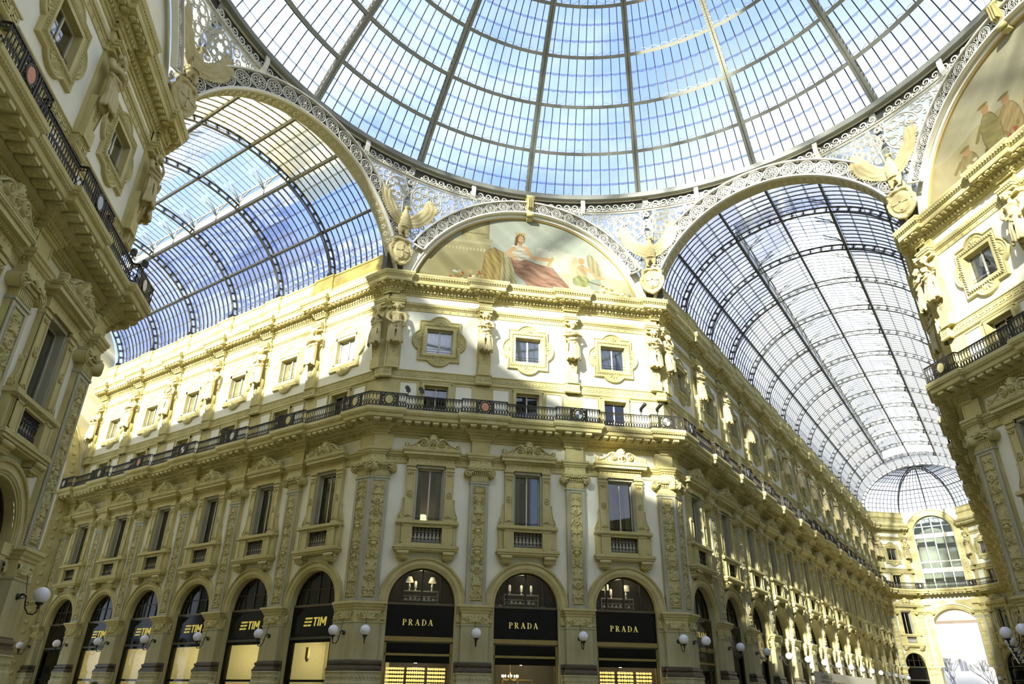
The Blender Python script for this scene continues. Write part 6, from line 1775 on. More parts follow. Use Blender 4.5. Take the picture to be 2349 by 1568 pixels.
# painted lunettes
def rgb(h): return np.array([int(h[i:i+2], 16)/255 for i in (0, 2, 4)])**2.2
def painting(kind):
    nx, nz = 620, 250; x = np.linspace(-7.15, 7.15, nx+1); z = np.linspace(22.6, 27.95, nz+1); X, Z = np.meshgrid(x, z)
    C_ = np.zeros(X.shape+(3,)); rs_ = np.random.RandomState(5 if kind else 9)
    def fbm(sx, sz, seed):
        r = np.random.RandomState(seed); o = np.zeros_like(X)
        for k in range(5):
            f = 2**k; ph = r.rand(4)*6.28; o += (np.sin(X*sx*f+ph[0]+1.7*np.sin(Z*sz*f+ph[1]))+np.sin(Z*sz*f*1.3+ph[2]+1.3*np.sin(X*sx*f*.8+ph[3])))/f
        return o/4+.5
    def paint(mask, col, col2=None, n=None):
        c = rgb(col) if col2 is None else rgb(col)+(rgb(col2)-rgb(col))*np.clip(n, 0, 1)[..., None]
        C_[...] = np.where(mask[..., None], c, C_)
    def ell(cx, cz, rx, rz, a=0.0):
        dx, dz = X-cx, Z-cz; u = dx*math.cos(a)+dz*math.sin(a); v = -dx*math.sin(a)+dz*math.cos(a); return (u/rx)**2+(v/rz)**2 < 1
    def poly(pts):
        ins = np.zeros(X.shape, bool); n = len(pts)
        for i in range(n):
            x0, z0 = pts[i]; x1, z1 = pts[(i+1) % n]
            c = ((z0 > Z) != (z1 > Z)) & (X < (x1-x0)*(Z-z0)/(z1-z0+1e-9)+x0); ins ^= c
        return ins
    def stroke(pts, w):
        o = np.zeros(X.shape, bool)
        for (x0, z0), (x1, z1) in zip(pts[:-1], pts[1:]):
            dx, dz = x1-x0, z1-z0; t = np.clip(((X-x0)*dx+(Z-z0)*dz)/(dx*dx+dz*dz+1e-9), 0, 1); o |= np.hypot(X-x0-t*dx, Z-z0-t*dz) < w
        return o
    n1, n2 = fbm(.8, 1.2, 3), fbm(3, 1.2, 8)
    def fold(a, f, s_=1.6): return np.clip(.45+.28*np.sin((X*math.cos(a)+Z*math.sin(a))*f+s_*n1*2+.6*np.sin((X*math.sin(a)-Z*math.cos(a))*1.6))+.22*np.sin((X*math.cos(a+.35)+Z*math.sin(a+.35))*f*1.9+n2*5)+.15*n2, 0, 1)
    def contour(mask):
        e = mask ^ (np.roll(mask, 2, 0) & np.roll(mask, -2, 0) & np.roll(mask, 2, 1) & np.roll(mask, -2, 1)); C_[...] = np.where((e & mask)[..., None], C_*.62, C_)
    if kind == 0:
        paint(Z > 0, 'a9b3a2', 'bac0ab', (Z-23)/5+n1*.3); paint((Z < 25.6+n1*.8) & (X > .5), 'bfc0a6', 'd6d4bd', n2); paint((Z < 24.3) & (X > 1.5), 'b3b68d', 'd8d4a8', n2)
        # masonry, column and cornice at one side
        paint((X < -2.3) & (Z < 25.9), 'b1a877', 'a09765', n1); paint((X < -2.3) & (Z < 25.9) & (Z > 25.72), 'c4bb8c'); paint((X < -2.3) & (Z < 25.4) & (Z > 25.2) & (np.sin(X*30) > 0), 'c9c193')
        paint((X > -4.1) & (X < -2.4) & (Z > 25.9), '857b4c', 'c2b986', np.sin((X+4.1)/1.7*PI)**.7); paint((X > -4.05) & (X < -2.45) & (np.abs(Z-26.45) < .03), '8a7f50'); paint((X > -4.3) & (X < -2.2) & (Z > 25.9) & (Z < 26.15), 'b9b080')
        paint(Z < 23.25+.1*np.sin(X*1.7), '8f8a58', 'a49c68', n2)
        # seated robed figure
        paint(poly([(-2.9, 23.1), (-2.6, 25.3), (-2.1, 25.6), (-1.5, 25.3), (-1.4, 23.2)]), '85703a', 'b8a25c', fold(.2, 13)); paint(poly([(-1.7, 23.1), (-1.6, 24.9), (-1.1, 25.1), (-.7, 23.2)]), '8b8352', 'bdb588', fold(.1, 17))
        paint(poly([(-1.1, 25.0), (-.7, 25.2), (.4, 24.8), (1.5, 24.6), (1.9, 24.1), (2.5, 23.4), (2.2, 23.0), (.2, 22.9), (-.3, 23.5), (-.8, 23.9)]), '7e5a41', 'ad8a70', fold(.9, 10))
        paint(poly([(-1.15, 25.1), (-1.2, 25.75), (-.85, 26.05), (-.5, 26.12), (-.15, 26.05), (.15, 25.7), (.05, 25.1), (-.5, 24.85)]), 'a9a486', 'dcd7c0', fold(1.2, 14)); paint(stroke([(-.2, 25.8), (.3, 25.15), (1.3, 25.15)], .13), 'cda877'); paint(stroke([(-.9, 25.7), (-1.3, 25.3), (-.8, 25.0)], .13), 'cda877')
        paint(stroke([(-.5, 26.0), (-.47, 26.3)], .11), 'bb9566'); paint(ell(-.5, 26.45, .28, .36), '6d5224'); paint(stroke([(-.72, 26.5), (-.78, 26.0)], .09), '6d5224'); paint(ell(-.46, 26.40, .20, .27), 'd0a878'); paint(stroke([(1.2, 24.7), (1.5, 25.3)], .09), 'c2ad6a')
        contour(poly([(-1.1, 25.0), (-.7, 25.2), (.4, 24.8), (1.5, 24.6), (1.9, 24.1), (2.5, 23.4), (2.2, 23.0), (.2, 22.9), (-.3, 23.5), (-.8, 23.9)])); contour(ell(-.46, 26.40, .20, .27)); contour(poly([(-2.9, 23.1), (-2.6, 25.3), (-2.1, 25.6), (-1.5, 25.3), (-1.4, 23.2)]))
        for i in range(5): paint(stroke([(-.75+.12*i, 26.68), (-.78+.13*i, 26.85)], .035), 'b89a45')
        paint(ell(-.53, 26.44, .03, .025), '5a4020'); paint(ell(-.37, 26.44, .03, .025), '5a4020'); paint(ell(-.45, 26.24, .06, .02), '8a4a38')
        paint(stroke([(2.8, 22.95), (2.2, 23.3), (1.2, 22.9)], .06), '8e7a48')
        # small winged attendant and globe
        paint(ell(4.1, 25.0, .35, .95, .35), '8a8258', 'bdb589', fold(.25, 22)); paint(ell(2.85, 24.9, .22, .7, -.1), 'c2bc90'); paint(ell(3.3, 24.55, .34, .55), 'ab8b5c', 'd0b286', fold(.4, 9)); paint(ell(3.3, 25.35, .2, .24), 'c79f68'); paint(stroke([(3.5, 24.9), (4.3, 24.3), (4.7, 24.25)], .09), 'cda877')
        paint(ell(3.25, 23.9, .55, .4), '6f7445', 'a0a468', fold(.5, 12)); paint(ell(4.15, 23.75, .42, .42), '8b9484', 'aab09c', n2); paint(stroke([(3.65, 23.95), (4.65, 23.7)], .05), '6d6a46'); paint(ell(2.2, 23.2, .6, .12), '8f9fae')
        for i in range(60):
            cx = rs_.choice([rs_.uniform(-4.6, -2.8), rs_.uniform(4.4, 6.3)]); paint(ell(cx, 23.2+rs_.uniform(0, .55)*(1 if cx < 0 else (6.6-cx)/2), .10, .07, rs_.uniform(0, 3)), ['c9a050', 'a8543a', 'd9d2b0', '8d7d3c', 'b7b184', 'e5e1cc'][rs_.randint(6)])
    else:
        paint(Z > 0, 'b5ad85', 'cdc6a2', n1); paint(Z < 24.6+n1*.7, 'ad9f6f', 'c0b486', n2); paint(Z < 23.2+.2*np.sin(X), 'a08d54', 'b7a469', n2)
        for cx, c1, c2, hgt in ((-3.9, '8a7a46', 'a39460', 1.5), (-2.4, '8a8048', '9c9158', 2.7), (-1.4, '9a8650', 'b59d68', 2.3), (.2, 'a0743f', 'b98c56', 2.6), (1.6, '87895a', 'a3a574', 2.2), (3.2, 'a58c55', 'bda36c', 1.8)):
            paint(ell(cx, 23+hgt*.42, .52, hgt*.45), c1, c2, fold(.3+cx, 12)); contour(ell(cx, 23+hgt*.42, .52, hgt*.45)); paint(ell(cx+.05, 23+hgt*.93, .2, .25), 'b98f5c'); paint(ell(cx, 23+hgt*1.02, .3, .09), '8a7a40'); paint(stroke([(cx-.4, 23+hgt*.7), (cx-.8, 23+hgt*.5)], .1), c1)
        for i in range(50): cx = rs_.uniform(-4.6, 3); paint(ell(cx, 23.2+rs_.uniform(0, .5), .13, .08, rs_.uniform(0, 3)), ['6d5a30', 'a8543a', 'd9cfa6', '8d7d3c'][rs_.randint(4)])
    keep = np.hypot(X, Z-LZC) < 7.08
    idx = np.arange(X.size).reshape(X.shape); Q = np.stack([idx[:-1, :-1], idx[:-1, 1:], idx[1:, 1:], idx[1:, :-1]], -1)[keep[:-1, :-1] | keep[1:, 1:] | keep[:-1, 1:] | keep[1:, :-1]]
    used = np.unique(Q); mp = -np.ones(X.size, int); mp[used] = np.arange(len(used))
    me = bpy.data.meshes.new('painting'); me.from_pydata(np.stack([X.ravel(), np.full(X.size, -.06), Z.ravel()], -1)[used].tolist(), [], mp[Q].tolist())
    ca = me.color_attributes.new('pigment', 'FLOAT_COLOR', 'POINT'); cc = np.ones((len(used), 4)); cc[:, :3] = C_.reshape(-1, 3)[used]; ca.data.foreach_set('color', cc.ravel()); me.update()
    me.materials.append(PAINT); return me
PAINT, nt_, out_ = nodes_of('painted_plaster'); b_ = nt_.nodes.new('ShaderNodeBsdfPrincipled'); b_.inputs['Roughness'].default_value = .9; at_ = nt_.nodes.new('ShaderNodeVertexColor'); at_.layer_name = 'pigment'
mx_ = nt_.nodes.new('ShaderNodeMix'); mx_.data_type = 'RGBA'; mx_.blend_type = 'MULTIPLY'; mx_.inputs[0].default_value = 1; mx_.inputs[7].default_value = (.54, .53, .48, 1); nt_.links.new(at_.outputs[0], mx_.inputs[6]); nt_.links.new(mx_.outputs[2], b_.inputs['Base Color']); nt_.links.new(b_.outputs[0], out_.inputs['Surface'])
m = MB(); a0 = .245
GILT = plain('ochre_gilt_line', (.50, .36, .12), .5, noise=.1)
m.arcband(0, LZC, 6.97, 7.03, a0, PI-a0, -.16, 0, GILT, 72); m.arcband(0, LZC, 7.03, 7.17, a0, PI-a0, -.26, 0, CAST, 72); m.arcband(0, LZC, 7.17, 7.24, a0, PI-a0, -.34, 0, CASTD, 72); LF = m.build('frame')
m = MB(); pts = [(8.0*math.cos(a0+(PI-2*a0)*i/48), LZC+8.0*math.sin(a0+(PI-2*a0)*i/48)) for i in range(49)]; pts = [p for p in pts if abs(p[0]) < HC]; pts = [(HC, 22.6)]+pts+[(-HC, 22.6)]
m.prism(pts, 0.0, .35, PLASTER); LW = m.build('lunette_wall')
for key, k, txt in (('prada', 0, 'seated robed figure in red and yellow with a winged attendant'), ('rface', 1, 'row of figures in olive coats on a cream ground'), ('lface', 1, 'hidden lunette over the near building by the short gallery')):
    if key != 'lface':
        t = thing('painted_lunette', 'half-round wall painting, '+txt, 'painting', F[key].at(0, 0, 22.7)); put('painted_field', painting(k), t, T(0, 0, -22.7)); put('moulded_frame', LF, t, T(0, 0, -22.7))
    structure({'prada': 'wall_lunette_center', 'rface': 'wall_lunette_east', 'lface': 'wall_lunette_west'}[key], LW).matrix_local = F[key].M
# south side of the crossing: plain arches of the same ring
m = MB()
for xa, ya, xb, yb in ((-HC, -A, HC, -A),): m.quad([(xa, ya, 22), (xb, yb, 22), (xb, yb, 29), (xa, ya, 29)], PLASTER)
structure('wall_south_lunette', m.build())
# eagles on their cartouches at the angles of the crossing
EB, EW, CT, CX = eagle_body(), eagle_wing(), cartouche(), cross_mesh()
m = MB(); m.taper((.62, .50), (-.02, -.02, .7), (22.7, 25.1), DSTEEL); m.box(-.7, .7, -.1, .6, 24.95, 25.1, CASTD); PED = m.build('iron_pedestal')
for (x, y), w in (((-HC, A), 'over the corner where the short gallery starts'), ((HC, A), 'over the corner where the long gallery starts'), ((A, HC), 'over the near building by the long gallery'), ((-A, HC), 'over the near building by the short gallery')):
    d_ = Vector((-x, -y)).normalized(); fr = Frame((x, y), d_)
    t = thing('eagle_statue', 'stone eagle with spread wings '+w, 'statue', fr.at(0, .62, 22.75)); Z = T(0, 0, -22.75)
    sc = 1.2
    E0 = Z @ T(0, 0, 25.05)
    put('eagle_body', EB, t, E0 @ SC(sc)); put('wing', EW, t, E0 @ T(.1, .05, 0) @ RZ(-.36) @ SC(sc)); put('wing', EW, t, E0 @ T(-.1, .05, 0) @ RZ(.36) @ SC(-sc, sc, sc))
    c_ = put('cartouche', CT, t, Z @ T(0, -.02, 24.85) @ SC(1.18)); put('cross', CX, c_); put('iron_pedestal', PED, t, Z @ T(0, .45, 0))
# ------------------------------------------------------------------ shops
def glyph_mesh(strokes, mat, y0=-.02, y1=0.0):
    """strokes: list of polygons (x,z)"""
    m = MB()
    for p in strokes: m.prism(p, y0, y1, mat)
    return m
def bar(x0, z0, x1, z1, w):
    dx, dz = x1-x0, z1-z0; L = math.hypot(dx, dz); nx, nz = -dz/L*w/2, dx/L*w/2
    return [(x0+nx, z0+nz), (x0-nx, z0-nz), (x1-nx, z1-nz), (x1+nx, z1+nz)]
def arcq(cx, cz, rx, rz, a0, a1, w0, w1, n=10):
    out = []
    for i in range(n):
        a, b = a0+(a1-a0)*i/n, a0+(a1-a0)*(i+1)/n
        f = lambda t: w0+(w1-w0)*math.sin((t-a0)/(a1-a0)*PI)
        wa, wb = f(a)/2, f(b)/2
        out.append([((rx-wa)*math.cos(a)+cx, (rz-wa*.4)*math.sin(a)+cz), ((rx+wa)*math.cos(a)+cx, (rz+wa*.4)*math.sin(a)+cz), ((rx+wb)*math.cos(b)+cx, (rz+wb*.4)*math.sin(b)+cz), ((rx-wb)*math.cos(b)+cx, (rz-wb*.4)*math.sin(b)+cz)])
    return out
def serif_letter(ch, h=1.0):
    T_, t_ = .17, .055; s = []
    def stem(x): return [bar(x, 0, x, h, T_), bar(x-.17, .03, x+.17, .03, .05), bar(x-.17, h-.03, x+.13, h-.03, .05)]
    if ch == 'P': s = stem(.18)+arcq(.34, .73, .27, .245, -PI/2, PI/2, .05, .17)+[bar(.2, h-.03, .36, h-.03, .05), bar(.2, .49, .36, .49, .05)]
    if ch == 'R': s = stem(.18)+arcq(.34, .75, .24, .225, -PI/2, PI/2, .05, .16)+[bar(.2, h-.03, .36, h-.03, .05), bar(.2, .53, .36, .53, .05), bar(.36, .53, .68, .04, .15), bar(.56, .03, .84, .03, .05)]
    if ch == 'A': s = [bar(.42, h, .12, 0, .06), bar(.40, h, .72, 0, .18), bar(.22, .32, .58, .32, .05), bar(.0, .03, .26, .03, .05), bar(.54, .03, .88, .03, .05)]
    if ch == 'D': s = stem(.18)+arcq(.36, .5, .38, .475, -PI/2, PI/2, .05, .17, 14)+[bar(.2, h-.03, .38, h-.03, .05), bar(.2, .03, .38, .03, .05)]
    return s
def word_serif(w, width, h, mat):
    adv = {'P': .86, 'R': 1.0, 'A': 1.02, 'D': .98}; tot = sum(adv[c] for c in w)+.18*(len(w)-1)
    sx = width/tot; x = -width/2; polys = []
    for c in w:
        for p in serif_letter(c): polys.append([(x+a*sx, b*h) for a, b in p])
        x += (adv[c]+.18)*sx
    return glyph_mesh(polys, mat).build('lettering')
def word_sans(mat):
    """a three-row block mark and three upright capitals, slightly slanted"""
    P = []; sl = .12
    def q(x0, x1, z0, z1): P.append([(x0+sl*z0, z0), (x1+sl*z0, z0), (x1+sl*z1, z1), (x0+sl*z1, z1)])
    q(-.74, -.26, .31, .39); q(-.76, -.53, .155, .235); q(-.48, -.26, .155, .235); q(-.78, -.55, 0, .08); q(-.5, -.28, 0, .08)
    q(-.16, .12, .32, .39); q(-.06, .02, 0, .33); q(.18, .26, 0, .39); q(.33, .41, 0, .39); q(.66, .74, 0, .39)
    P.append([(.38, .39), (.46, .39), (.60, .1), (.53, .1)]); P.append([(.60, .1), (.53, .1), (.66, .39), (.76, .39)])
    return glyph_mesh(P, mat).build('lettering')
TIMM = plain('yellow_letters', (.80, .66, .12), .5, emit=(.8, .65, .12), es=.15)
WS, WT = word_serif('PRADA', 1.44, .26, GOLD), word_sans(TIMM)
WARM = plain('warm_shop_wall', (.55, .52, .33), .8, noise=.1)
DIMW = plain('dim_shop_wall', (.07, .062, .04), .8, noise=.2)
GLOWW = plain('added_glow', (1, .9, .6), .5, emit=(1, .82, .45), es=5)
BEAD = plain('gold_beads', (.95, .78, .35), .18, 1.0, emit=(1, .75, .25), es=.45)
CREAM = plain('cream_lampshade', (.85, .80, .62), .8, emit=(1, .9, .65), es=.12)
SILVER = plain('silver_ware', (.72, .72, .68), .25, .6, noise=.1)
VITR = plain('display_cabinet_metal', (.42, .43, .38), .35, .5, noise=.1)
def room_box(x0, x1, y0, y1, z0, z1, mat, floor=None):
    m = MB(); v = [(x0,y0,z0),(x1,y0,z0),(x1,y1,z0),(x0,y1,z0),(x0,y0,z1),(x1,y0,z1),(x1,y1,z1),(x0,y1,z1)]
    m.add(v, [(0,1,2,3)], floor or mat); m.add(v, [(4,7,6,5),(1,5,6,2),(2,6,7,3),(3,7,4,0)], mat)
    # closing strips beside and over the opening
    return m
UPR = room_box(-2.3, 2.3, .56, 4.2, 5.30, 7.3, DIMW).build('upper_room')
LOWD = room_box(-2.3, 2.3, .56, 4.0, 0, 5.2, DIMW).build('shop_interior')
LOWW = room_box(-2.3, 2.3, .56, 3.2, 0, 3.9, WARM)
LOWW.box(-1.1, .2, 2.6, 3.1, 0, 2.6, plain('olive_grey_shelving', (.22, .22, .15), .7)); LOWW.box(.5, 1.7, 2.2, 3.1, 0, 2.1, BLACKG); LOWW = LOWW.build('shop_interior')
m = MB(); m.box(-1.56, 1.56, .20, .28, 3.94, 5.30, BLACKG); BOARD = m.build('sign_board')
def frames(kind):
    m = MB(); B = BRASS if kind == 'brass' else DSTEEL
    if kind == 'brass':
        m.box(-1.56, 1.56, .14, .34, 3.74, 3.94, B); m.box(-1.56, 1.56, .18, .30, 3.68, 3.75, BRASSD); m.box(-1.56, 1.56, .22, .30, 3.24, 3.70, BLACKG); m.box(-1.5, 1.5, .18, .32, 3.14, 3.24, B)
        for q in (-1, 1): m.box(*sorted((q*1.44, q*1.56)), .18, .34, 0, 3.74, B); m.box(*sorted((q*1.40, q*1.44)), .22, .34, 0, 3.2, BRASSD)
        m.box(-1.5, 1.5, .20, .30, 2.85, 3.14, BLACKG)
    else:
        m.box(-1.56, 1.56, .16, .34, 3.84, 3.95, B); m.box(-1.56, 1.56, .20, .32, 3.70, 3.84, BLACKG)
        for q in (-1, 1): m.box(*sorted((q*1.30, q*1.56)), .18, .36, 0, 3.84, BLACKG)
        m.box(-1.5, 1.5, .20, .30, 2.02, 2.12, BLACKG)
    return m.build('door_frame')
FRB, FRD = frames('brass'), frames('dark')
m = MB(); m.quad([(-1.44, .28, 0), (1.44, .28, 0), (1.44, .28, 3.8), (-1.44, .28, 3.8)], SHOPGLASS); DGL = m.build('display_glass')
def shop(key, x, kind, where):
    fr, gl = LG['three' if kind == 'gold' else 'cross']
    parts = [('archivolt', ARC['archivolt'], None), ('arch_reveal', ARC['arch_reveal'], None), ('fanlight_frame', fr, None), ('fanlight_glass', gl, None), ('upper_room', UPR, None), ('display_glass', DGL, None)]
    lab = {'gold': 'arched shopfront with gold serif lettering, ', 'block': 'arched shopfront with yellow block lettering, ', 'dark': 'arched shopfront with plain black sign board, ', 'loggia': 'arched bay with pale curtained fanlight, '}[kind]
    if kind != 'loggia': 
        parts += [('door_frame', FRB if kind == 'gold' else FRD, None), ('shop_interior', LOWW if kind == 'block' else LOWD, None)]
    else: parts += [('shop_interior', LOWD, None), ('fanlight_curtain', LOGC, None), ('colonnette', COLN, T(-1.18, 0, 0)), ('colonnette', COLN, T(1.18, 0, 0)), ('colonnette', COLN, T(-.86, 0, 0))]
    t = assemble('shopfront', lab+where, 'shopfront', F[key].at(x), 0, parts, 'arched shopfronts')
    if kind != 'loggia':
        b = put('sign_board', BOARD, t)
        if kind == 'gold': tag(put('lettering', WS, b, T(-.08, .20, 4.42)), 'raised serif letters')
        if kind == 'block': tag(put('lettering', WT, b, T(.12, .20, 4.42)), 'raised block letters')
    return t
m = MB(); m.lathe([(.17, 0), (.17, .5), (.13, .55), (.115, 1.0), (.105, 4.35), (.13, 4.42), (.11, 4.5), (.19, 4.75), (.19, 4.85)], PIER, 12, T(0, .05, 0)); m.box(-.2, .2, -.15, .25, 4.85, 5.0, STONE); m.box(-.24, .24, -.19, .3, 5.0, 5.33, STONE); COLN = m.build('colonnette')
m = MB()
for i in range(31):
    x = -1.45+2.9*i/30; h = math.sqrt(max(.01, 1.5**2-x*x)); m.box(x-.045, x+.045, .40+.02*(i % 2), .46, 5.3, 5.4+h*.98, SHUTTER if i % 9 > 2 else CURTAIN)
LOGC = m.build('fanlight_curtain')
for i, x in enumerate(WIN['prada']): shop('prada', x, 'gold', sides[i])
for k, x in enumerate(WIN['larm']): shop('larm', x, 'block' if k < 5 else 'dark', 'short gallery wall, '+lst(k))
for k, x in enumerate(WIN['rarm']):
    shop('rarm', x, 'gold' if k == 0 else 'dark' if k < 3 else 'loggia', 'long gallery wall, '+lst(k))
shop('rch', 0, 'dark', 'angled far bay, lamp-wall side'); shop('rch2', 0, 'dark', 'angled far bay, shaded-wall side')
shop('lface', HC-HC+4.97, 'loggia', 'short-gallery near building, beside its edge'); shop('lface', 0, 'loggia', 'short-gallery near building, second from its edge'); shop('rface', -4.97, 'dark', 'near building by the long gallery')
# what stands inside
def cabinet(x, where, shelf):
    m = MB(); w = .86
    m.box(-w, w, 1.25, 1.85, 6.02, 6.08, VITR)
    for q in (-1, 1):
        for y in (1.28, 1.80): m.box(q*w-.03*(q > 0)-.0, q*w+.03*(q < 0), y-.02, y+.02, 5.33, 6.02, VITR)
    for z in (5.33, 5.62, 5.80): m.box(-w, w, 1.27, 1.82, z, z+.03, VITR)
    t = thing('display_cabinet', 'grey metal display cabinet in the fanlight, '+where, 'cabinet', F['prada'].at(x, 0, 5.33), 'fanlight display cabinets'); put('cabinet_frame', m.build(), t, T(0, 0, -5.33))
    m = MB()
    for i in range(7): m.box(-.75+.22*i, -.62+.22*i, 1.4, 1.6, 5.65, 5.65+.1+.04*(i % 3), SILVER)
    for i in range(4): m.ball((-.6+.4*i, 1.5, 5.45), (.12, .1, .09), CREAM, 8, 5)
    put('stacked_tableware', m.build(), t, T(0, 0, -5.33))
def table_lamp(x, dx, shape, where):
    t = thing('table_lamp', 'cream-shaded table lamp, '+where, 'lamp', F['prada'].at(x+dx, -1.5, 6.08), 'fanlight table lamps')
    m = MB(); m.lathe([(.09, 0), (.09, .02), (.03, .05), (.05, .12), (.07, .2), (.04, .30), (.02, .36), (.02, .42)], SILVER, 12); put('lamp_base', m.build(), t)
    m = MB(); a, b = ((.20, .09) if shape == 'cone' else (.19, .18)); m.lathe([(a, .40), (b, .66), (b-.01, .66), (a-.01, .40)], CREAM, 16); put('lamp_shade', m.build(), t)
def candle(x, dx, where, name='candle_holder', lab='white candle on a silver foot, '):
    t = thing(name, lab+where, 'candle', F['prada'].at(x+dx, -1.5, 6.08), 'fanlight candles')
    m = MB(); m.lathe([(.09, 0), (.08, .03), (.03, .06), (.03, .12), (.08, .15), (.08, .17)], SILVER, 12); put('foot', m.build(), t)
    m = MB(); m.lathe([(.06, .17), (.065, .42), (.03, .47)], CREAM, 12); put('candle_body', m.build(), t)
for i, x in enumerate(WIN['prada']):
    cabinet(x, sides[i], 0)
    if i != 1:
        sh = 'cone' if i == 0 else 'drum'
        table_lamp(x, -.55, sh, ('outer end, ' if i == 0 else 'inner end, ')+sides[i]); table_lamp(x, .55, sh, ('inner end, ' if i == 0 else 'outer end, ')+sides[i]); candle(x, -.25, sides[i], 'white_vase', 'white vase beside the table lamp, ')
    else: candle(x, -.55, 'short-gallery end of the middle cabinet'); candle(x, .55, 'long-gallery end of the middle cabinet'); candle(x, .05, 'centre of the middle cabinet')
m = MB(); m.ball((0, 0, .13), .13, SILVER, 14, 9); sb = m.build('glass_ball')
for q, w in ((-1, 'towards the short gallery'), (1, 'towards the long gallery')): tag(put('silver_ball', sb, None, F['prada'].at(q*1.1, -1.2, 5.32)), 'shiny silver ball on the middle fanlight sill, '+w, 'ball', 'silver balls')
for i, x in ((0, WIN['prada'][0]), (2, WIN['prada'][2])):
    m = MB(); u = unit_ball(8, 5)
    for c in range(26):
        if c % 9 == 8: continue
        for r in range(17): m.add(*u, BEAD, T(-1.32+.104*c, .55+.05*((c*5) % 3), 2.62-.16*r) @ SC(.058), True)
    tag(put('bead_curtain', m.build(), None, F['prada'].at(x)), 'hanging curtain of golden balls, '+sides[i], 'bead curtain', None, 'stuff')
# chandelier in the middle shop
t = thing('chandelier', 'glowing glass chandelier inside the middle shop of the corner front', 'lamp', F['prada'].at(-.45, -1.6, 2.3))
m = MB(); m.tube([(0, 0, .2), (0, 0, 1.2)], .015, BRASS, 5); m.lathe([(.03, -.1), (.09, 0), (.05, .12), (.02, .3)], BRASS, 10)
for i in range(8): a = seg(i, 8); m.tube([(0, 0, .0), (.2*math.cos(a), .2*math.sin(a), -.08), (.38*math.cos(a), .38*math.sin(a), .06)], .012, BRASS, 5)
put('chandelier_frame', m.build(), t)
LIT = plain('lit_bulb', (1, .9, .7), .4, emit=(1, .82, .5), es=4); m = MB(); m.ball((.38, 0, .12), (.035, .035, .06), LIT, 8, 6); bb = m.build('bulb')
for i in range(8): put('bulb', bb, t, RZ(seg(i, 8)))
t = thing('tall_display_cabinet', 'lit brass-framed display cabinet inside the middle shop', 'cabinet', F['prada'].at(.1, -2.8, 0))
m = MB()
for z in (0, 1.2, 1.7, 2.25): m.box(-.75, .75, -.2, .25, z, z+.05, BRASS)
for q in (-.75, 0, .72): m.box(q, q+.04, -.2, -.16, 0, 2.3, BRASS)
put('cabinet_frame', m.build(), t); m = MB()
for i in range(6): m.lathe([(.05, 0), (.08, .1), (.03, .22), (.05, .28)], SILVER, 8, T(-.6+.24*i, 0, 1.75)); 
put('silverware', m.build(), t)
m = MB(); m.box(-1.9, 1.9, 2.2, 2.4, 3.3, 3.36, GLOWW); put('added_light_strip', m.build(), t, T(-.1, -2.8, 0))  # glowing strip added to light the inside of the middle shop
def pl(name, M, e, c=(1, .8, .5), r=.1):
    l = bpy.data.lights.new(name, 'POINT'); l.energy = e; l.color = c; l.shadow_soft_size = r; o = bpy.data.objects.new(name, l); COL.objects.link(o); o.matrix_local = M
for x in WIN['prada']: pl('shop_light', F['prada'].at(x, -1.3, 2.9), 40)
pl('upper_shop_light', F['prada'].at(-4.97, -1.0, 6.75), 12); pl('upper_shop_light', F['prada'].at(4.97, -1.0, 6.75), 12); pl('upper_shop_light', F['prada'].at(0, -1.0, 6.75), 10)
# yellow-lettered shops: two downlights each on the back wall
m = MB(); m.lathe([(.06, 0), (.06, .25), (.05, .26)], BRASS, 10); m.lathe([(.045, -.01), (.04, -.012)], LIT, 10); dl = m.build('downlight')
for k, x in enumerate(WIN['larm'][:5]):
    for q in (-1, 1): 
        tag(put('downlight', dl, None, F['larm'].at(x+q*.55, -2.75, 3.55)), 'warm downlight in the %s yellow-lettered shop from the corner, %s' % (ORD[k], 'inner' if q < 0 else 'outer'), 'light', 'shop downlights')
        pl('downlight_glow', F['larm'].at(x+q*.55, -2.6, 3.4), 34, (1, .86, .55), .05)
    if k == 0:
        m = MB(); m.box(-.09, .09, -.05, .05, -.35, .15, BRASS); m.taper((.02, .09), (-.02, -.05, .05), (-.5, -.35), BRASS); tag(put('wall_sconce', m.build(), None, F['larm'].at(x-.95, -.9, 3.4)), 'pointed brass lantern hanging inside the first yellow-lettered shop', 'lamp')
# table lamp glow in a first-floor window
t = thing('window_table_lamp', 'lit table lamp behind the tall window nearest the short gallery', 'lamp', F['prada'].at(-4.97-.18, -.85, 9.0))
m = MB(); m.lathe([(.08, 0), (.02, .05), (.02, .3)], BRASS, 10); put('lamp_base', m.build(), t); SHD = plain('glowing_shade', (1, .8, .4), .6, emit=(1, .66, .2), es=3.5)
m = MB(); m.lathe([(.20, .28), (.15, .62), (.14, .62), (.19, .28)], SHD, 16); put('lamp_shade', m.build(), t); pl('window_lamp_glow', F['prada'].at(-5.15, -.85, 9.75), 6)
# lamps on the building beside the long gallery
for q, Mx, w in ((0, F['rarm2'].at(0) @ T(-.42, 0, 0), 'gallery face'), (1, F['rface'].at(-HC) @ T(.42, 0, 0), 'front face')):
    assemble('wall_lamp', 'large white globe lamp, corner of the near building by the long gallery, '+w, 'lamp', Mx, 3.5, [(a, b, None) for a, b in LAMP.items()], 'globe wall lamps')
for k in range(5): lamp('rarm2', -(S0+BAY*(k+.5)), 'shaded gallery wall, '+ORD[k]+' from its mouth')
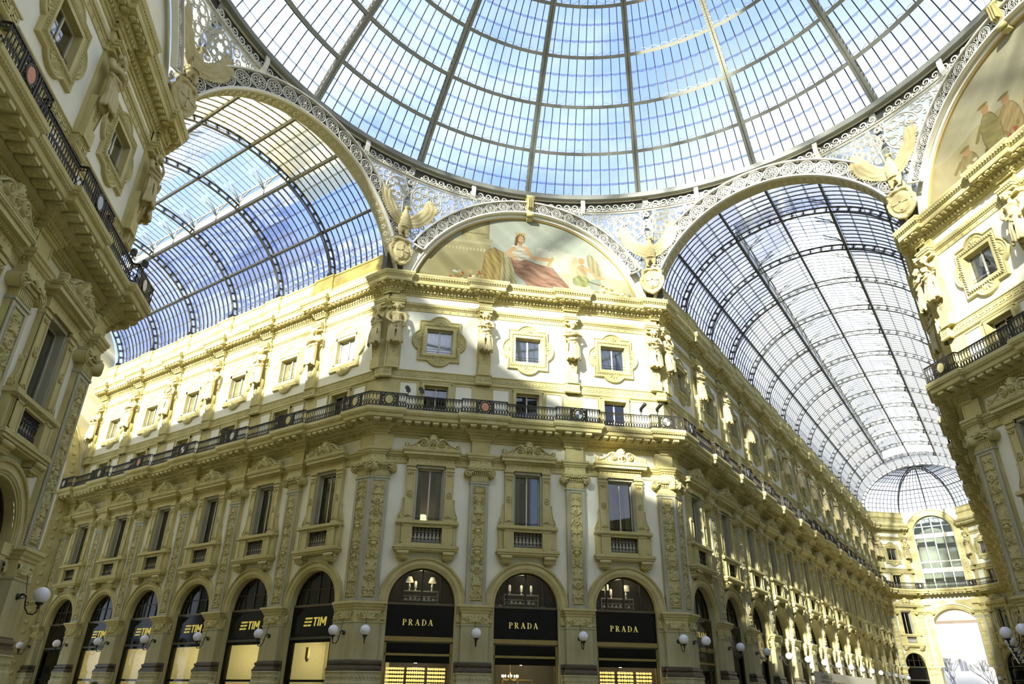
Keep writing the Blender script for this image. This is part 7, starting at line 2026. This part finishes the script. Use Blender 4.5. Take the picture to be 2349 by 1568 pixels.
# restaurant canopy
CANV = plain('cream_canvas', (.80, .76, .60), .9, noise=.04); BR_ = plain('brown_print', (.36, .30, .16), .8)
t = thing('restaurant_canopy', 'cream canvas restaurant canopy with brown lettering along the long gallery wall', 'canopy', F['rarm'].at(22.3, 3.0, 0))
m = MB(); L = 10.0
m.box(-L, L, -.02, .02, 2.45, 3.12, CANV); m.prism([(-L+.1, 3.0), (L, 3.0), (L, 3.04), (-L+.1, 3.04)], .02, .3, CANV); m.add([(-L+.2, .3, 3.03), (L, .3, 3.03), (L, 1.7, 3.03), (-L+6.5, 1.7, 3.03)], [(0, 1, 2, 3)], CANV)
put('canvas', m.build(), t); m = MB()
for x in (-L+.1, -L/2, 0, L/2, L-.1): m.box(x-.03, x+.03, .02, .08, 0, 2.5, BRASSD)
m.box(-L, L, -.03, .03, 2.40, 2.45, BRASSD); put('posts', m.build(), t)
def text_mesh(body, size, shear, mat):
    cu = bpy.data.curves.new('text', 'FONT'); cu.body = body; cu.size = size; cu.shear = shear; cu.extrude = .004; o = bpy.data.objects.new('text', cu); COL.objects.link(o)
    dg = bpy.context.evaluated_depsgraph_get(); me = bpy.data.meshes.new_from_object(o.evaluated_get(dg), depsgraph=dg); bpy.data.objects.remove(o); me.materials.clear(); me.materials.append(mat); return me
put('lettering', text_mesh('Galleria', .50, .45, BR_), t, T(-8.6, -.03, 2.76) @ SC(1.9, 1, 1) @ RX(PI/2)); put('small_lettering', text_mesh('RESTAURANT - RISTORANTE PIZZERIA', .17, 0, BR_), t, T(-8.5, -.03, 2.53) @ SC(2.4, 1, 1) @ RX(PI/2))
# the street beyond the far archway: house front, roof, bare tree
e0 = F['rend']
t = thing('street_house', 'sunlit pale house with red-brown tiled roof seen through the far archway', 'building', e0.at(0, -42, 0))
HW = plain('pale_render', (.80, .76, .66), .9, noise=.05); RT = stonelike('roof_tiles', (.42, .24, .15), (.34, .20, .13), scale=6); WD = plain('house_window', (.30, .30, .28), .3)
m = MB(); m.box(-24, 24, 0, 8, 0, 14.5, HW); m.box(-24, 24, -.25, 0, 9.1, 9.3, HW); put('house_wall', m.build(), t)
m = MB(); m.add([(-25, -1, 14.4), (25, -1, 14.4), (25, 5, 17.8), (-25, 5, 17.8), (-25, -1, 14.1), (25, -1, 14.1)], [(0, 1, 2, 3), (0, 4, 5, 1)], RT)
for i in range(100): m.tube([(-25+.5*i, -1, 14.45), (-25+.5*i, 5, 17.85)], .09, RT, 5)
put('tiled_roof', m.build(), t)
m = MB(); m.box(-.55, .55, -.06, .02, 0, 2.0, WD); m.box(-.04, .04, -.1, 0, 0, 2.0, HW); wm = m.build('house_window')
for i in range(9):
    for z in (2.0, 6.2, 10.4): put('house_window', wm, t, T(-12+3*i, 0, z))
def tree(M, seed, label):
    rnd = random.Random(seed); m = MB(); BK = MATS.get('bark') or plain('bark', (.30, .27, .22), .9)
    def br(p, d, L, r, n):
        q = p+d*L; m.tube([p, (p+q)/2+Vector((rnd.uniform(-.1, .1), rnd.uniform(-.1, .1), 0))*L, q], r, BK, 5, r1=r*.6)
        if n:
            for _ in range(3 if n > 1 else 4):
                v = (d+Vector((rnd.uniform(-.75, .75), rnd.uniform(-.75, .75), rnd.uniform(-.1, .6)))).normalized(); br(q, v, L*.72, r*.58, n-1)
    br(Vector((0, 0, 0)), Vector((0, 0, 1)), 2.6, .16, 5)
    return tag(put('bare_tree', m.build(), None, M), label, 'tree', 'street trees')
tree(e0.at(-3.5, -26, 0), 3, 'bare street tree beyond the archway, nearer its lamp-wall side'); tree(e0.at(1.5, -30, 0), 8, 'bare street tree beyond the archway, nearer its middle')
# visitors whose heads reach the lower edge
for i, (x, y, rz, c, tr, hc, lab) in enumerate(((-12.6, 1.0, .3, (.05, .05, .06), (.04, .05, .09), (.05, .035, .02), 'dark-haired person in a black coat facing the corner building'), (-10.9, 3.5, 2.6, (.30, .22, .12), (.06, .06, .07), (.55, .42, .22), 'fair-haired person in a tan coat walking towards the yellow-lettered shops'),
    (-15.4, 2.2, 1.2, (.10, .13, .2), (.05, .05, .05), (.08, .05, .03), 'person in a navy coat near the short gallery mouth'), (-13.9, 4.6, 3.6, (.25, .06, .05), (.05, .06, .1), (.04, .03, .02), 'person in a dark red coat inside the short gallery mouth'))):
    t = thing('person', lab, 'person', T(x, y, 0) @ RZ(rz) @ SC(1.0, 1.0, 1.0+.03*(i % 2)), 'visitors')
    for nm, me in person(i, c, tr, hc, (.55, .36, .25)).items(): put(nm, me, t)
EXPO = 1.2
# ------------------------------------------------------------------ light, sky, camera
def world():
    w = bpy.data.worlds.new('sky'); scene.world = w; w.use_nodes = True; nt = w.node_tree
    for n in list(nt.nodes): nt.nodes.remove(n)
    out = nt.nodes.new('ShaderNodeOutputWorld'); bg = nt.nodes.new('ShaderNodeBackground')
    tc = nt.nodes.new('ShaderNodeTexCoord')
    n1 = nt.nodes.new('ShaderNodeTexNoise'); n1.inputs['Scale'].default_value = 2.2; n1.inputs['Detail'].default_value = 8; n1.inputs['Roughness'].default_value = .6
    mp = nt.nodes.new('ShaderNodeMapping'); mp.inputs['Location'].default_value = (.35, .1, .6); mp.inputs['Scale'].default_value = (1, 1, 1.6)
    nt.links.new(tc.outputs['Generated'], mp.inputs['Vector']); nt.links.new(mp.outputs['Vector'], n1.inputs['Vector'])
    cr = nt.nodes.new('ShaderNodeValToRGB'); cr.color_ramp.elements[0].position = .50; cr.color_ramp.elements[1].position = .80
    cr.color_ramp.elements[0].color = (0.19, 0.30, 0.64, 1); cr.color_ramp.elements[1].color = (.70, .78, .90, 1)
    nt.links.new(n1.outputs['Fac'], cr.inputs['Fac'])
    # hazier, brighter towards the horizon
    sx = nt.nodes.new('ShaderNodeSeparateXYZ'); nt.links.new(tc.outputs['Generated'], sx.inputs[0])
    mr = nt.nodes.new('ShaderNodeMapRange'); mr.inputs[1].default_value = 0.0; mr.inputs[2].default_value = .5; mr.inputs[3].default_value = .5; mr.inputs[4].default_value = 0.0
    nt.links.new(sx.outputs['Z'], mr.inputs[0])
    mx = nt.nodes.new('ShaderNodeMix'); mx.data_type = 'RGBA'; mx.inputs[7].default_value = (.86, .90, .95, 1)
    nt.links.new(mr.outputs[0], mx.inputs[0]); nt.links.new(cr.outputs['Color'], mx.inputs[6])
    # a bright cloud bank low in the north-east
    vm = nt.nodes.new('ShaderNodeVectorMath'); vm.operation = 'DOT_PRODUCT'; vm.inputs[1].default_value = Vector((.64, .66, .36)).normalized(); nt.links.new(tc.outputs['Generated'], vm.inputs[0])
    ms = nt.nodes.new('ShaderNodeMapRange'); ms.interpolation_type = 'SMOOTHSTEP'; ms.inputs[1].default_value = .86; ms.inputs[2].default_value = .99; nt.links.new(vm.outputs['Value'], ms.inputs[0])
    mc = nt.nodes.new('ShaderNodeMix'); mc.data_type = 'RGBA'; mc.inputs[7].default_value = (.78, .80, .80, 1); nt.links.new(ms.outputs[0], mc.inputs[0]); nt.links.new(mx.outputs[2], mc.inputs[6])
    nt.links.new(mc.outputs[2], bg.inputs['Color']); bg.inputs['Strength'].default_value = SKY
    nt.links.new(bg.outputs[0], out.inputs['Surface'])
SKY = 1.08
world()
sd = bpy.data.lights.new('sun', 'SUN'); sd.energy = 12.5; sd.angle = math.radians(2.2); sd.color = (1.0, .97, .88)
so = bpy.data.objects.new('sun', sd); COL.objects.link(so)
az, el = math.radians(50.5), math.radians(25.2)
d = Vector((math.cos(az)*math.cos(el), math.sin(az)*math.cos(el), -math.sin(el)))
so.rotation_euler = d.to_track_quat('-Z', 'Y').to_euler()
cam = bpy.data.cameras.new('camera'); co = bpy.data.objects.new('camera', cam); COL.objects.link(co); scene.camera = co
CP = dict(x=-7.1788, y=-16.588, z=1.65, yaw=.1826, pitch=.4622, roll=.0154, f=1596.2, cx=1177.52, cy=796.14)
def set_camera():
    yw, p, r = CP['yaw'], CP['pitch'], CP['roll']
    f = Vector((math.cos(p)*math.sin(yw), math.cos(p)*math.cos(yw), math.sin(p))); rt = Vector((math.cos(yw), -math.sin(yw), 0)); up = rt.cross(f)
    R2, U2 = math.cos(r)*rt+math.sin(r)*up, -math.sin(r)*rt+math.cos(r)*up
    co.matrix_world = Matrix(((R2.x, U2.x, -f.x, CP['x']), (R2.y, U2.y, -f.y, CP['y']), (R2.z, U2.z, -f.z, CP['z']), (0, 0, 0, 1)))
    cam.sensor_width = 36; cam.lens = CP['f']/2349*36
    cam.shift_x = -(CP['cx']-1174.5)/2349; cam.shift_y = (CP['cy']-784)/2349
    cam.clip_end = 600
set_camera()
vs = scene.view_settings
vs.view_transform = 'Standard'; vs.look = 'None'; vs.gamma = 1.0; vs.use_curve_mapping = False; vs.exposure = EXPO
scene.display_settings.display_device = 'sRGB'
cy = scene.cycles
cy.max_bounces = 7; cy.diffuse_bounces = 4; cy.glossy_bounces = 3; cy.transmission_bounces = 4; cy.transparent_max_bounces = 18
cy.adaptive_threshold = 0.04; cy.sample_clamp_indirect = 6; cy.caustics_reflective = False; cy.caustics_refractive = False
